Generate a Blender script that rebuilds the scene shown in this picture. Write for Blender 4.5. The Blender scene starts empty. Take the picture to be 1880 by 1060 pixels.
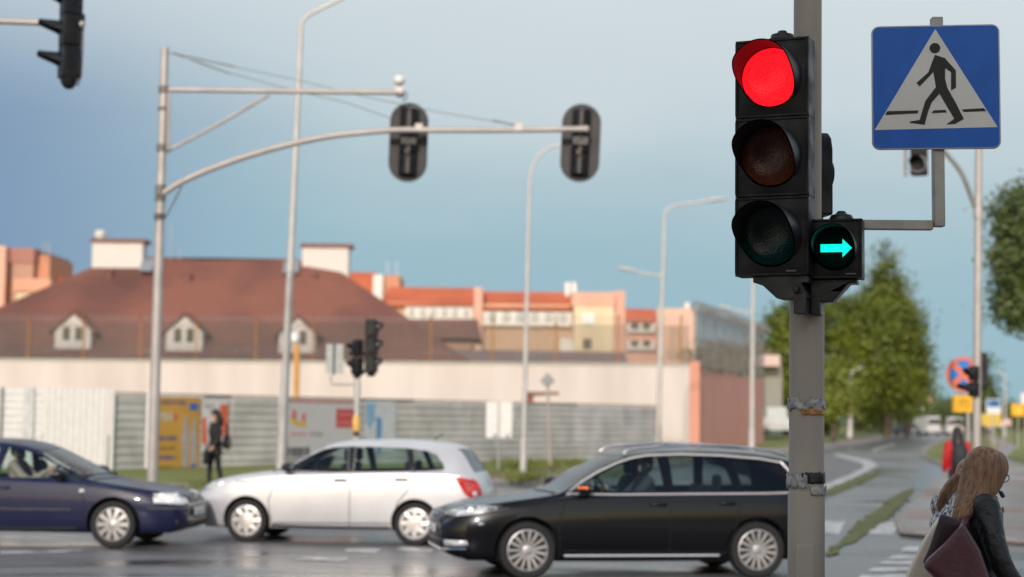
import bpy, bmesh, math, random
from mathutils import Vector, Matrix, Quaternion
from mathutils.bvhtree import BVHTree
from mathutils.geometry import tessellate_polygon
R = math.radians
S = bpy.context.scene
COL = S.collection

# ------------------------------------------------------------------ camera
CAM_H = 1.83
FPX = 3100.0                       # focal length in pixels of the 1880 px wide photograph
PITCH = math.atan((765 - 530) / FPX)
ROLL = 0.012
_F = Vector((0, math.cos(PITCH), math.sin(PITCH)))
_U0 = Vector((0, -math.sin(PITCH), math.cos(PITCH)))
_R0 = Vector((1, 0, 0))
_R = _R0 * math.cos(ROLL) + _U0 * math.sin(ROLL)
_U = _U0 * math.cos(ROLL) - _R0 * math.sin(ROLL)
CAM = Vector((0, 0, CAM_H))
cd = bpy.data.cameras.new('camera')
cam = bpy.data.objects.new('camera', cd)
COL.objects.link(cam)
cam.matrix_world = Matrix.Translation(CAM) @ Matrix((_R, _U, -_F)).transposed().to_4x4()
cd.sensor_width = 36
cd.lens = 36 * FPX / 1880
cd.clip_start = 0.1
cd.clip_end = 5000
cd.dof.use_dof = True
cd.dof.focus_distance = 8.25
cd.dof.aperture_fstop = 1.85
S.camera = cam

# ------------------------------------------------------------------ light
SUN_EL, SUN_AZ = R(22), R(-9)     # the sun stands low behind the camera
sun_from = Vector((math.sin(SUN_AZ) * math.cos(SUN_EL), -math.cos(SUN_AZ) * math.cos(SUN_EL), math.sin(SUN_EL)))
sl = bpy.data.lights.new('sun', 'SUN')
sl.energy = 2.3
sl.angle = R(1.2)
sl.color = (1.0, 0.915, 0.875)
so = bpy.data.objects.new('sun', sl)
COL.objects.link(so)
so.rotation_euler = sun_from.to_track_quat('Z', 'Y').to_euler()
so.location = (-20, -30, 30)

world = bpy.data.worlds.new('World')
S.world = world
world.use_nodes = True
nt = world.node_tree
nt.nodes.clear()
def wn(t, **k):
    n = nt.nodes.new(t)
    for a, b in k.items():
        setattr(n, a, b)
    return n
L = nt.links.new
out = wn('ShaderNodeOutputWorld')
sky = wn('ShaderNodeTexSky', sky_type='NISHITA')
sky.sun_disc = False
sky.sun_elevation = SUN_EL
sky.sun_rotation = math.atan2(sun_from.x, sun_from.y)
sky.air_density = 1.2
sky.dust_density = 1.5
bg1 = wn('ShaderNodeBackground')
bg1.inputs[1].default_value = 0.15
L(sky.outputs[0], bg1.inputs[0])
tc = wn('ShaderNodeTexCoord')
sp = wn('ShaderNodeSeparateXYZ')
L(tc.outputs['Generated'], sp.inputs[0])
# a rain cloud bank fills the sky ahead: blue grey below, pale above
nz = wn('ShaderNodeTexNoise')
mp = wn('ShaderNodeMapping')
mp.inputs['Scale'].default_value = (2.2, 2.2, 5.0)
L(tc.outputs['Generated'], mp.inputs[0])
L(mp.outputs[0], nz.inputs['Vector'])
nz.inputs['Scale'].default_value = 1.6
nz.inputs['Detail'].default_value = 5
ad = wn('ShaderNodeMath', operation='MULTIPLY_ADD')
L(nz.outputs[0], ad.inputs[0])
ad.inputs[1].default_value = 0.13
L(sp.outputs[2], ad.inputs[2])
az = wn('ShaderNodeMath', operation='MULTIPLY_ADD')
L(sp.outputs[0], az.inputs[0])
az.inputs[1].default_value = 0.10
L(ad.outputs[0], az.inputs[2])
rp = wn('ShaderNodeValToRGB')
cr = rp.color_ramp
stops = [(0.0, (.325, .495, .565)), (0.10, (.312, .49, .57)), (0.165, (.345, .515, .595)), (0.215, (.44, .575, .635)),
         (0.265, (.58, .67, .71)), (0.40, (.72, .765, .79)), (1.0, (.62, .68, .73))]
cr.elements[0].position, cr.elements[0].color = stops[0][0], (*stops[0][1], 1)
cr.elements[1].position, cr.elements[1].color = stops[-1][0], (*stops[-1][1], 1)
for p_, c_ in stops[1:-1]:
    e_ = cr.elements.new(p_)
    e_.color = (*c_, 1)
L(az.outputs[0], rp.inputs[0])
# darker violet blue towards the left
mr = wn('ShaderNodeMapRange')
mr.interpolation_type = 'SMOOTHSTEP'
L(sp.outputs[0], mr.inputs[0])
mr.inputs[1].default_value, mr.inputs[2].default_value = -0.08, -0.36
mr.inputs[3].default_value, mr.inputs[4].default_value = 0.0, 1.0
mz = wn('ShaderNodeMapRange')
L(sp.outputs[2], mz.inputs[0])
mz.inputs[1].default_value, mz.inputs[2].default_value = 0.17, 0.27
mz.inputs[3].default_value, mz.inputs[4].default_value = 1.0, 0.0
mm = wn('ShaderNodeMath', operation='MULTIPLY')
L(mr.outputs[0], mm.inputs[0])
L(mz.outputs[0], mm.inputs[1])
mx = wn('ShaderNodeMix', data_type='RGBA')
L(mm.outputs[0], mx.inputs[0])
L(rp.outputs[0], mx.inputs[6])
mx.inputs[7].default_value = (.205, .305, .47, 1)
bg2 = wn('ShaderNodeBackground')
L(mx.outputs[2], bg2.inputs[0])
bg2.inputs[1].default_value = 1.0
fr = wn('ShaderNodeMapRange')
fr.interpolation_type = 'SMOOTHSTEP'
L(sp.outputs[1], fr.inputs[0])
fr.inputs[1].default_value, fr.inputs[2].default_value = -0.25, 0.35
ms = wn('ShaderNodeMixShader')
L(fr.outputs[0], ms.inputs[0])
L(bg1.outputs[0], ms.inputs[1])
L(bg2.outputs[0], ms.inputs[2])
L(ms.outputs[0], out.inputs[0])

S.view_settings.view_transform = 'Standard'
S.view_settings.look = 'None'
S.view_settings.exposure = 0
S.view_settings.gamma = 1
S.cycles.use_denoising = True
S.cycles.max_bounces = 8
S.cycles.transparent_max_bounces = 16
S.cycles.caustics_reflective = False
S.cycles.caustics_refractive = False

# ------------------------------------------------------------------ helpers
def raydir(px, py):
    return (_F * FPX + _R * (px - 940) + _U * (530 - py)).normalized()
def W(px, py, d):
    """world point seen at photo pixel (px,py), d metres ahead of the camera"""
    v = raydir(px, py)
    return CAM + v * (d / v.y)
def G(px, py, z=0.0):
    """world point on the level z seen at photo pixel (px,py)"""
    v = raydir(px, py)
    return CAM + v * ((z - CAM_H) / v.z)

WL = {}
def link(o):
    COL.objects.link(o)
    return o
def thing(name, label, cat, loc=(0, 0, 0), rz=0.0, group=None, rot=None):
    o = link(bpy.data.objects.new(name, None))
    o.empty_display_size = 0.1
    o.location = loc
    o.rotation_euler = rot if rot else (0, 0, rz)
    tag(o, label, cat, group)
    WL[o] = Vector(loc)
    return o
def tag(o, label=None, cat=None, group=None, kind=None):
    if label: o['label'] = label
    if cat: o['category'] = cat
    if group: o['group'] = group
    if kind: o['kind'] = kind
    return o

class MB:
    def __init__(s):
        s.v, s.f, s.m, s.cm = [], [], [], 0
    def add(s, vs, fs):
        b = len(s.v)
        s.v += [Vector(v) for v in vs]
        s.f += [tuple(i + b for i in f) for f in fs]
        s.m += [s.cm] * len(fs)
        return s
    def box(s, c, size, rz=0.0, mat=None):
        x, y, z = (k / 2 for k in size)
        vs = [Vector((a, b, d)) for a in (-x, x) for b in (-y, y) for d in (-z, z)]
        M = mat if mat else Matrix.Rotation(rz, 3, 'Z')
        vs = [M @ v + Vector(c) for v in vs]
        return s.add(vs, [(0, 1, 3, 2), (4, 6, 7, 5), (0, 4, 5, 1), (2, 3, 7, 6), (0, 2, 6, 4), (1, 5, 7, 3)])
    def tube(s, pts, r, n=10, cap=True, flat=1.0, closed=False):
        pts = [Vector(p) for p in pts]
        k = len(pts)
        rs = [r] * k if not isinstance(r, (list, tuple)) else r
        if closed:
            t0 = (pts[1] - pts[-1]).normalized()
        else:
            t0 = (pts[1] - pts[0]).normalized()
        ref = Vector((0, 0, 1)) if abs(t0.z) < .9 else Vector((0, 1, 0))
        u = t0.cross(ref).normalized()
        vs, fs = [], []
        for i, p in enumerate(pts):
            if closed:
                t = (pts[(i + 1) % k] - pts[i - 1])
            else:
                t = (pts[min(i + 1, k - 1)] - pts[max(i - 1, 0)])
            t = t.normalized() if t.length > 1e-9 else t0
            u = (u - t * u.dot(t))
            u = u.normalized() if u.length > 1e-6 else t.orthogonal().normalized()
            w = t.cross(u)
            for j in range(n):
                a = 2 * math.pi * j / n
                vs.append(p + u * (rs[i] * math.cos(a)) + w * (rs[i] * flat * math.sin(a)))
        for i in range(k if closed else k - 1):
            for j in range(n):
                a, b = i * n + j, i * n + (j + 1) % n
                c, d = ((i + 1) % k) * n + (j + 1) % n, ((i + 1) % k) * n + j
                fs.append((a, b, c, d))
        if cap and not closed:
            fs.append(tuple(range(n - 1, -1, -1)))
            fs.append(tuple((k - 1) * n + j for j in range(n)))
        return s.add(vs, fs)
    def rings(s, rs, n=20, cap=True):
        """rs: list of lists of points, lofted"""
        k = len(rs)
        n = len(rs[0])
        vs = [p for r in rs for p in r]
        fs = []
        for i in range(k - 1):
            for j in range(n):
                fs.append((i * n + j, i * n + (j + 1) % n, (i + 1) * n + (j + 1) % n, (i + 1) * n + j))
        if cap:
            fs.append(tuple(range(n - 1, -1, -1)))
            fs.append(tuple((k - 1) * n + j for j in range(n)))
        return s.add(vs, fs)
    def lathe(s, prof, n=32, c=(0, 0, 0), M=None):
        """prof: (r,h) pairs, turned about local z, then mapped by M and moved to c"""
        M = M or Matrix.Identity(3)
        c = Vector(c)
        vs, fs = [], []
        for r, h in prof:
            for j in range(n):
                a = 2 * math.pi * j / n
                vs.append(M @ Vector((max(r, 1e-4) * math.cos(a), max(r, 1e-4) * math.sin(a), h)) + c)
        for i in range(len(prof) - 1):
            for j in range(n):
                fs.append((i * n + j, i * n + (j + 1) % n, (i + 1) * n + (j + 1) % n, (i + 1) * n + j))
        if prof[0][0] <= .0011:
            fs.append(tuple(range(n - 1, -1, -1)))
        if prof[-1][0] <= .0011:
            fs.append(tuple((len(prof) - 1) * n + j for j in range(n)))
        return s.add(vs, fs)
    def prism(s, outline, t0, t1, fn):
        """outline (u,v) between depths t0 and t1; fn(u,v,t)->xyz"""
        n = len(outline)
        vs = [fn(u, v, t0) for u, v in outline] + [fn(u, v, t1) for u, v in outline]
        fs = [(j, (j + 1) % n, n + (j + 1) % n, n + j) for j in range(n)]
        tri = tessellate_polygon([[Vector((u, v, 0)) for u, v in outline]])
        for t in tri:
            fs.append(tuple(t))
            fs.append(tuple(n + i for i in reversed(t)))
        return s.add(vs, fs)
    def ball(s, c, r, n=16, M=None):
        r = r if isinstance(r, (tuple, list)) else (r, r, r)
        M = M or Matrix.Identity(3)
        c = Vector(c)
        k = max(6, n // 2)
        vs, fs = [], []
        for i in range(k + 1):
            a = math.pi * (i / k)
            for j in range(n):
                b = 2 * math.pi * j / n
                sa = max(math.sin(a), 1e-3)
                vs.append(M @ Vector((r[0] * sa * math.cos(b), r[1] * sa * math.sin(b), r[2] * math.cos(a))) + c)
        for i in range(k):
            for j in range(n):
                fs.append((i * n + j, (i + 1) * n + j, (i + 1) * n + (j + 1) % n, i * n + (j + 1) % n))
        return s.add(vs, fs)
    def build(s, name, mats, parent=None, smooth=35, local=False, bevel=0.0, fixn=True):
        off = Vector((0, 0, 0))
        if parent is not None and not local:
            off = WL.get(parent, off)
        me = bpy.data.meshes.new(name)
        me.from_pydata([v - off for v in s.v], [], s.f)
        mats = mats if isinstance(mats, (list, tuple)) else [mats]
        for m in mats:
            me.materials.append(m)
        if len(mats) > 1:
            me.polygons.foreach_set('material_index', s.m)
        if fixn:
            bm = bmesh.new()
            bm.from_mesh(me)
            bmesh.ops.recalc_face_normals(bm, faces=bm.faces)
            bm.to_mesh(me)
            bm.free()
        if smooth:
            me.shade_smooth()
            me.set_sharp_from_angle(angle=R(smooth))
        o = link(bpy.data.objects.new(name, me))
        if parent is not None:
            o.parent = parent
            WL[o] = off
        if bevel:
            b = o.modifiers.new('bevel', 'BEVEL')
            b.width = bevel
            b.segments = 2
            b.limit_method = 'ANGLE'
            b.angle_limit = R(40)
        return o

def lerp(a, b, t):
    return a + (b - a) * t
def bez(p0, p1, p2, n=10):
    p0, p1, p2 = Vector(p0), Vector(p1), Vector(p2)
    return [(p0 * (1 - t) ** 2 + p1 * 2 * t * (1 - t) + p2 * t * t) for t in (i / n for i in range(n + 1))]
def spline(pts, n=8, closed=False):
    P = [Vector(p) for p in pts]
    k = len(P)
    o = []
    rng = range(k if closed else k - 1)
    for i in rng:
        g = (lambda j: P[j % k]) if closed else (lambda j: P[min(max(j, 0), k - 1)])
        a, b, c, d = g(i - 1), g(i), g(i + 1), g(i + 2)
        for q in range(n):
            t = q / n
            o.append(0.5 * ((2 * b) + (c - a) * t + (2 * a - 5 * b + 4 * c - d) * t * t + (3 * b - a - 3 * c + d) * t ** 3))
    if not closed:
        o.append(P[-1])
    return o
def curve(pts):
    """monotone cubic through (x,y) pairs"""
    pts = sorted(pts)
    xs = [p[0] for p in pts]
    ys = [p[1] for p in pts]
    n = len(xs)
    d = [(ys[i + 1] - ys[i]) / (xs[i + 1] - xs[i]) for i in range(n - 1)]
    m = [d[0]] + [0 if d[i - 1] * d[i] <= 0 else 2 * d[i - 1] * d[i] / (d[i - 1] + d[i]) for i in range(1, n - 1)] + [d[-1]]
    def f(x):
        if x <= xs[0]: return ys[0]
        if x >= xs[-1]: return ys[-1]
        i = 0
        while x > xs[i + 1]: i += 1
        h = xs[i + 1] - xs[i]
        t = (x - xs[i]) / h
        return (ys[i] * (1 + 2 * t) * (1 - t) ** 2 + m[i] * h * t * (1 - t) ** 2 + ys[i + 1] * t * t * (3 - 2 * t) + m[i + 1] * h * t * t * (t - 1))
    return f

# ------------------------------------------------------------------ materials
MATS = {}
def mat(name, col, rough=.5, metal=0., var=.12, scale=6., bump=0., coat=0., emit=None, es=0., col2=None, spec=.5, rvar=0., stretch=(1, 1, 1), detail=4, lo=.35, hi=.65):
    if name in MATS: return MATS[name]
    m = bpy.data.materials.new(name)
    MATS[name] = m
    m.use_nodes = True
    t = m.node_tree
    b = t.nodes['Principled BSDF']
    b.inputs['Roughness'].default_value = rough
    b.inputs['Metallic'].default_value = metal
    b.inputs['Coat Weight'].default_value = coat
    b.inputs['Coat Roughness'].default_value = .04
    b.inputs['Specular IOR Level'].default_value = spec
    tcn = t.nodes.new('ShaderNodeTexCoord')
    mpn = t.nodes.new('ShaderNodeMapping')
    mpn.inputs['Scale'].default_value = stretch
    t.links.new(tcn.outputs['Object'], mpn.inputs[0])
    n = t.nodes.new('ShaderNodeTexNoise')
    n.inputs['Scale'].default_value = scale
    n.inputs['Detail'].default_value = detail
    t.links.new(mpn.outputs[0], n.inputs['Vector'])
    rr = t.nodes.new('ShaderNodeMapRange')
    rr.inputs[1].default_value, rr.inputs[2].default_value = lo, hi
    t.links.new(n.outputs[0], rr.inputs[0])
    mxn = t.nodes.new('ShaderNodeMix')
    mxn.data_type = 'RGBA'
    t.links.new(rr.outputs[0], mxn.inputs[0])
    c1 = tuple(min(1, c * (1 + var)) for c in col)
    c2 = col2 or tuple(c * (1 - var) for c in col)
    mxn.inputs[6].default_value = (*c1, 1)
    mxn.inputs[7].default_value = (*c2, 1)
    t.links.new(mxn.outputs[2], b.inputs['Base Color'])
    if rvar:
        r2 = t.nodes.new('ShaderNodeMapRange')
        r2.inputs[1].default_value, r2.inputs[2].default_value = lo, hi
        r2.inputs[3].default_value, r2.inputs[4].default_value = max(.02, rough - rvar), min(1, rough + rvar)
        t.links.new(n.outputs[0], r2.inputs[0])
        t.links.new(r2.outputs[0], b.inputs['Roughness'])
    if bump:
        n2 = t.nodes.new('ShaderNodeTexNoise')
        n2.inputs['Scale'].default_value = scale * 6
        n2.inputs['Detail'].default_value = 5
        t.links.new(mpn.outputs[0], n2.inputs['Vector'])
        bp = t.nodes.new('ShaderNodeBump')
        bp.inputs['Strength'].default_value = bump
        bp.inputs['Distance'].default_value = .02
        t.links.new(n2.outputs[0], bp.inputs['Height'])
        t.links.new(bp.outputs[0], b.inputs['Normal'])
    if emit:
        b.inputs['Emission Color'].default_value = (*emit, 1)
        b.inputs['Emission Strength'].default_value = es
    return m
def glass(name, tint=(.55, .66, .64), refl=1.0):
    if name in MATS: return MATS[name]
    m = bpy.data.materials.new(name)
    MATS[name] = m
    m.use_nodes = True
    t = m.node_tree
    t.nodes.clear()
    o = t.nodes.new('ShaderNodeOutputMaterial')
    a = t.nodes.new('ShaderNodeBsdfTransparent')
    a.inputs[0].default_value = (*tint, 1)
    g = t.nodes.new('ShaderNodeBsdfGlossy')
    g.inputs['Roughness'].default_value = .02
    g.inputs[0].default_value = (refl, refl, refl, 1)
    f = t.nodes.new('ShaderNodeFresnel')
    f.inputs[0].default_value = 1.55
    x = t.nodes.new('ShaderNodeMixShader')
    t.links.new(f.outputs[0], x.inputs[0])
    t.links.new(a.outputs[0], x.inputs[1])
    t.links.new(g.outputs[0], x.inputs[2])
    t.links.new(x.outputs[0], o.inputs[0])
    return m
def leafmat(name, c1, c2, scale=.5):
    if name in MATS: return MATS[name]
    m = mat(name, c1, rough=.55, col2=c2, scale=scale, lo=.3, hi=.7, detail=3)
    b = m.node_tree.nodes['Principled BSDF']
    m.node_tree.links.new([n for n in m.node_tree.nodes if n.type == 'MIX'][0].outputs[2], b.inputs['Base Color'])
    return m

BLACKP = mat('black_plastic', (.012, .012, .013), rough=.42, var=.3, scale=14, rvar=.1)
HOUSING = mat('signal_housing_plastic', (.0085, .0085, .0095), rough=.5, var=.5, scale=9, rvar=.12, spec=.3)
VISOR = mat('visor_plastic', (.016, .016, .02), rough=.4, var=.2, scale=9)
POLE = mat('near_pole_paint', (.36, .315, .265), rough=.55, var=.14, scale=3, bump=.12, stretch=(1, 1, .35))
GALV = mat('galvanised_steel', (.47, .43, .40), rough=.5, metal=.25, var=.10, scale=3)
GALVL = mat('pale_galvanised_steel', (.55, .53, .50), rough=.5, metal=.2, var=.08, scale=3)
CHROME = mat('chrome', (.75, .75, .76), rough=.12, metal=1, var=.05)
ALLOY = mat('alloy_silver', (.46, .445, .43), rough=.42, metal=.6, var=.06)
RUBBER = mat('tyre_rubber', (.014, .014, .014), rough=.75, var=.2)
WHITE = mat('white_paint', (.72, .70, .66), rough=.5, var=.06)
# ------------------------------------------------------------------ setting: ground, roads, verges
def roadmat():
    m = mat('wet_asphalt', (.055, .053, .055), rough=.3, var=.3, scale=1.2)
    t = m.node_tree
    b = t.nodes['Principled BSDF']
    tcn = [n for n in t.nodes if n.type == 'TEX_COORD'][0]
    mp_ = t.nodes.new('ShaderNodeMapping')
    mp_.inputs['Scale'].default_value = (.16, .40, 1)
    mp_.inputs['Rotation'].default_value = (0, 0, R(-12))
    t.links.new(tcn.outputs['Object'], mp_.inputs[0])
    n = t.nodes.new('ShaderNodeTexNoise')
    n.inputs['Scale'].default_value = 1.3
    n.inputs['Detail'].default_value = 5
    n.inputs['Roughness'].default_value = .55
    n.inputs['Distortion'].default_value = .35
    t.links.new(mp_.outputs[0], n.inputs['Vector'])
    r = t.nodes.new('ShaderNodeMapRange')
    r.inputs[1].default_value, r.inputs[2].default_value = .36, .64
    r.inputs[3].default_value, r.inputs[4].default_value = .13, .55
    t.links.new(n.outputs[0], r.inputs[0])
    t.links.new(r.outputs[0], b.inputs['Roughness'])
    # dry patches are paler than wet ones
    rc = t.nodes.new('ShaderNodeMapRange')
    rc.inputs[1].default_value, rc.inputs[2].default_value = .34, .70
    t.links.new(n.outputs[0], rc.inputs[0])
    mx_ = t.nodes.new('ShaderNodeMix')
    mx_.data_type = 'RGBA'
    mx_.inputs[6].default_value = (.06, .058, .063, 1)
    mx_.inputs[7].default_value = (.26, .25, .255, 1)
    t.links.new(rc.outputs[0], mx_.inputs[0])
    t.links.new(mx_.outputs[2], b.inputs['Base Color'])
    v = t.nodes.new('ShaderNodeTexNoise')
    v.inputs['Scale'].default_value = 60
    t.links.new(tcn.outputs['Object'], v.inputs['Vector'])
    bp = t.nodes.new('ShaderNodeBump')
    bp.inputs['Strength'].default_value = .10
    bp.inputs['Distance'].default_value = .01
    t.links.new(v.outputs[0], bp.inputs['Height'])
    t.links.new(bp.outputs[0], b.inputs['Normal'])
    return m
ROAD = roadmat()
GRASS = mat('grass_green', (.135, .17, .025), rough=.8, col2=(.20, .20, .045), scale=.7, bump=.6, lo=.3, hi=.7)
GRASSD = mat('grass_dull', (.075, .09, .022), rough=.85, col2=(.15, .13, .06), scale=.5, bump=.5, lo=.3, hi=.7)
PAVE = mat('concrete_paving', (.33, .27, .235), rough=.6, var=.15, scale=1.5, bump=.2)
KERB = mat('kerb_stone', (.30, .27, .245), rough=.6, var=.2, scale=2)
PAINT = mat('road_paint', (.60, .58, .56), rough=.4, col2=(.20, .195, .19), scale=4.0, lo=.42, hi=.62)

def paver():
    m = mat('red_block_paving', (.28, .175, .135), rough=.45, var=.2, scale=.8)
    t = m.node_tree
    b = t.nodes['Principled BSDF']
    tcn = [n for n in t.nodes if n.type == 'TEX_COORD'][0]
    br = t.nodes.new('ShaderNodeTexBrick')
    br.inputs['Scale'].default_value = 1.0
    br.inputs['Brick Width'].default_value = .9
    br.inputs['Row Height'].default_value = .45
    br.inputs['Mortar Size'].default_value = .02
    br.inputs['Color1'].default_value = (.31, .185, .14, 1)
    br.inputs['Color2'].default_value = (.225, .15, .125, 1)
    br.inputs['Mortar'].default_value = (.12, .10, .09, 1)
    t.links.new(tcn.outputs['Object'], br.inputs['Vector'])
    n = t.nodes.new('ShaderNodeTexNoise')
    n.inputs['Scale'].default_value = .35
    n.inputs['Detail'].default_value = 4
    t.links.new(tcn.outputs['Object'], n.inputs['Vector'])
    mr_ = t.nodes.new('ShaderNodeMapRange')
    mr_.inputs[1].default_value, mr_.inputs[2].default_value = .42, .62
    t.links.new(n.outputs[0], mr_.inputs[0])
    mx_ = t.nodes.new('ShaderNodeMix')
    mx_.data_type = 'RGBA'
    mx_.inputs[7].default_value = (.20, .175, .17, 1)
    t.links.new(mr_.outputs[0], mx_.inputs[0])
    t.links.new(br.outputs[0], mx_.inputs[6])
    t.links.new(mx_.outputs[2], b.inputs['Base Color'])
    rr = t.nodes.new('ShaderNodeMapRange')
    rr.inputs[1].default_value, rr.inputs[2].default_value = .4, .65
    rr.inputs[3].default_value, rr.inputs[4].default_value = .5, .22
    t.links.new(n.outputs[0], rr.inputs[0])
    t.links.new(rr.outputs[0], b.inputs['Roughness'])
    return m
PAVER = paver()

def struct(o):
    o['kind'] = 'structure'
    return o
def sheet(name, pts, z, m, kind='structure'):
    b = MB()
    out2 = [(p[0], p[1]) for p in pts]
    vs = [Vector((u, v, z)) for u, v in out2]
    b.add(vs, [tuple(t) for t in tessellate_polygon([[Vector((u, v, 0)) for u, v in out2]])])
    o = b.build(name, m, smooth=0)
    bm = bmesh.new(); bm.from_mesh(o.data)
    for f in bm.faces:
        if f.normal.z < 0: f.normal_flip()
    bm.to_mesh(o.data); bm.free()
    o['kind'] = kind
    return o
def slab(name, pts, z0, z1, m, kind='structure', smooth=0):
    b = MB()
    b.prism([(p[0], p[1]) for p in pts], z0, z1, lambda u, v, t: Vector((u, v, t)))
    o = b.build(name, m, smooth=smooth)
    o['kind'] = kind
    return o

sheet('ground', [(-900, -80), (1200, -80), (1200, 2600), (-900, 2600)], -.06, GRASSD)
XY = lambda px, py, z=0.0: (G(px, py, z).x, G(px, py, z).y)
Kpx = [(380, 906), (650, 900), (930, 893), (1120, 874), (1300, 851), (1420, 836), (1515, 826), (1600, 813), (1655, 801)]
K = [(-90, 14), (-45, 25), (-20, 34)] + [XY(*p) for p in Kpx] + [(90, 330), (180, 520)]
RE = [(196, 510), (97, 322), XY(1722, 804), XY(1692, 828), XY(1690, 838), XY(1730, 856), XY(1738, 872), XY(1705, 903), XY(1648, 958), XY(1660, 985), XY(1880, 1003), (14, 18.5), (26, 13)]
sheet('road', K + RE + [(60, 12.0), (-90, 12.0)], 0.0, ROAD)
# near pavement the viewer and the signal pole stand on
sheet('near_road_edge', [(-90, 11.2), (60, 11.2), (60, 12.1), (-90, 12.1)], -.004, ROAD)
slab('near_pavement', [(-90, -4), (60, -4), (60, 11.2), (-90, 11.2)], -.05, .12, PAVER)

# far verge: a kerb, a pavement strip and grass rising gently to the hoarding
def offs(d, zf):
    r = []
    for i, (x, y) in enumerate(K):
        a = K[max(i - 1, 0)]; c = K[min(i + 1, len(K) - 1)]
        t = Vector((c[0] - a[0], c[1] - a[1], 0)).normalized()
        n = (Vector((-t.y, t.x, 0)) * .6 + Vector((-.5, .8, 0)) * .6).normalized()
        r.append(Vector((x, y, 0)) + n * d + Vector((0, 0, zf)))
    return r
def strip(name, profile, m):
    b = MB()
    rows = [offs(d, z) for d, z in profile]
    n = len(K)
    vs = [p for r_ in rows for p in r_]
    fs = [(i * n + j, i * n + j + 1, (i + 1) * n + j + 1, (i + 1) * n + j) for i in range(len(rows) - 1) for j in range(n - 1)]
    b.add(vs, fs)
    o = b.build(name, m, smooth=40)
    bm = bmesh.new(); bm.from_mesh(o.data)
    for f in bm.faces:
        if f.normal.z < 0: f.normal_flip()
    bm.to_mesh(o.data); bm.free()
    return struct(o)
strip('kerb', [(0, -.05), (.005, .115), (.02, .12), (.16, .12), (.165, -.05)], KERB)
strip('far_pavement', [(.165, .10), (1.0, .12), (2.6, .13)], PAVE)
strip('verge', [(2.6, .12), (2.62, .16), (6, .24), (12, .33), (24, .42), (45, .6), (90, .75), (200, .6), (420, .4)], GRASS)
def grass_tufts():
    rnd = random.Random(5)
    b = MB()
    def patch(px0, px1, py0, py1, n, h, z=.2):
        for _ in range(n):
            p = G(rnd.uniform(px0, px1), rnd.uniform(py0, py1), z)
            for k in range(4):
                a = rnd.uniform(0, 6.28); w = rnd.uniform(.015, .04); hh = h * rnd.uniform(.5, 1.3)
                q = p + Vector((rnd.gauss(0, .1), rnd.gauss(0, .1), -.05))
                u = Vector((math.cos(a), math.sin(a), 0)) * w
                tip = q + Vector((rnd.gauss(0, .07), rnd.gauss(0, .07), hh))
                b.add([q - u, q + u, tip], [(0, 1, 2)])
    patch(330, 560, 868, 898, 420, .07)
    patch(880, 1180, 846, 876, 700, .07)
    patch(1100, 1450, 830, 846, 400, .08, .3)
    patch(936, 984, 868, 880, 160, .2)
    patch(905, 1080, 842, 858, 400, .1, .3)
    o = b.build('grass', mat('grass_blades', (.11, .15, .02), rough=.7, col2=(.19, .19, .05), scale=1.5), smooth=0, fixn=False)
    o['kind'] = 'stuff'
grass_tufts()

# right hand corner pavement of red blocks, with its grass
PR = [XY(1740, 792), XY(1722, 804), XY(1692, 828), XY(1690, 838), XY(1730, 856), XY(1738, 872), XY(1705, 903), XY(1648, 958), XY(1660, 985), XY(1880, 1003), (14, 18.5), (26, 13), (60, 13), (70, 60), (92, 200), (112, 318)]
slab('corner_pavement', PR, -.05, .10, PAVER)
b = MB()
b.tube([Vector((*p, .055)) for p in PR[1:12]], .07, n=4)
struct(b.build('corner_kerb', KERB))
zP = .104
sheet('grass_patch', [XY(*p, zP) for p in [(1697, 834), (1712, 820), (1740, 806), (1790, 799), (1815, 806), (1832, 818), (1828, 836), (1800, 846), (1750, 852), (1718, 846)]], zP, GRASS)
sheet('grass_bank', [XY(*p, zP) for p in [(1846, 842), (1900, 862), (1960, 830), (1900, 790), (1812, 788), (1800, 794), (1840, 806), (1868, 820)]], zP, GRASS)
# weeds grown along the wet joints of the side road
WEED = mat('weeds_olive', (.12, .13, .022), rough=.8, col2=(.065, .078, .018), scale=2.5, bump=.6)
def ragged(pts, seed, shrink, jit):
    rn_ = random.Random(seed); n = len(pts)
    cen = [((pts[i][0] + pts[n - 1 - i][0]) / 2, (pts[i][1] + pts[n - 1 - i][1]) / 2) for i in range(n)]
    pts = [(lerp(p[0], c[0], shrink), lerp(p[1], c[1], shrink)) for p, c in zip(pts, cen)]
    o = []
    for i in range(n):
        a, c = pts[i], pts[(i + 1) % n]
        L_ = math.hypot(c[0] - a[0], c[1] - a[1]); k = max(1, int(L_ / .35))
        nx, ny = -(c[1] - a[1]) / max(L_, .01), (c[0] - a[0]) / max(L_, .01)
        for q in range(k):
            w = rn_.uniform(-jit, jit) if q else 0
            o.append((lerp(a[0], c[0], q / k) + nx * w, lerp(a[1], c[1], q / k) + ny * w))
    return o
sheet('grass_strip', ragged([XY(*p, .02) for p in [(1518, 1014), (1556, 986), (1572, 966), (1604, 942), (1636, 918), (1668, 898), (1678, 898), (1658, 920), (1632, 944), (1606, 964), (1582, 984), (1520, 1020)]], 1, -.35, .07), .02, WEED, 'stuff')
sheet('grass_strip', ragged([XY(*p, .02) for p in [(1500, 908), (1540, 891), (1580, 875), (1618, 864), (1614, 870), (1585, 884), (1545, 900), (1500, 918)]], 2, -.4, .08), .02, WEED, 'stuff')
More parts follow.
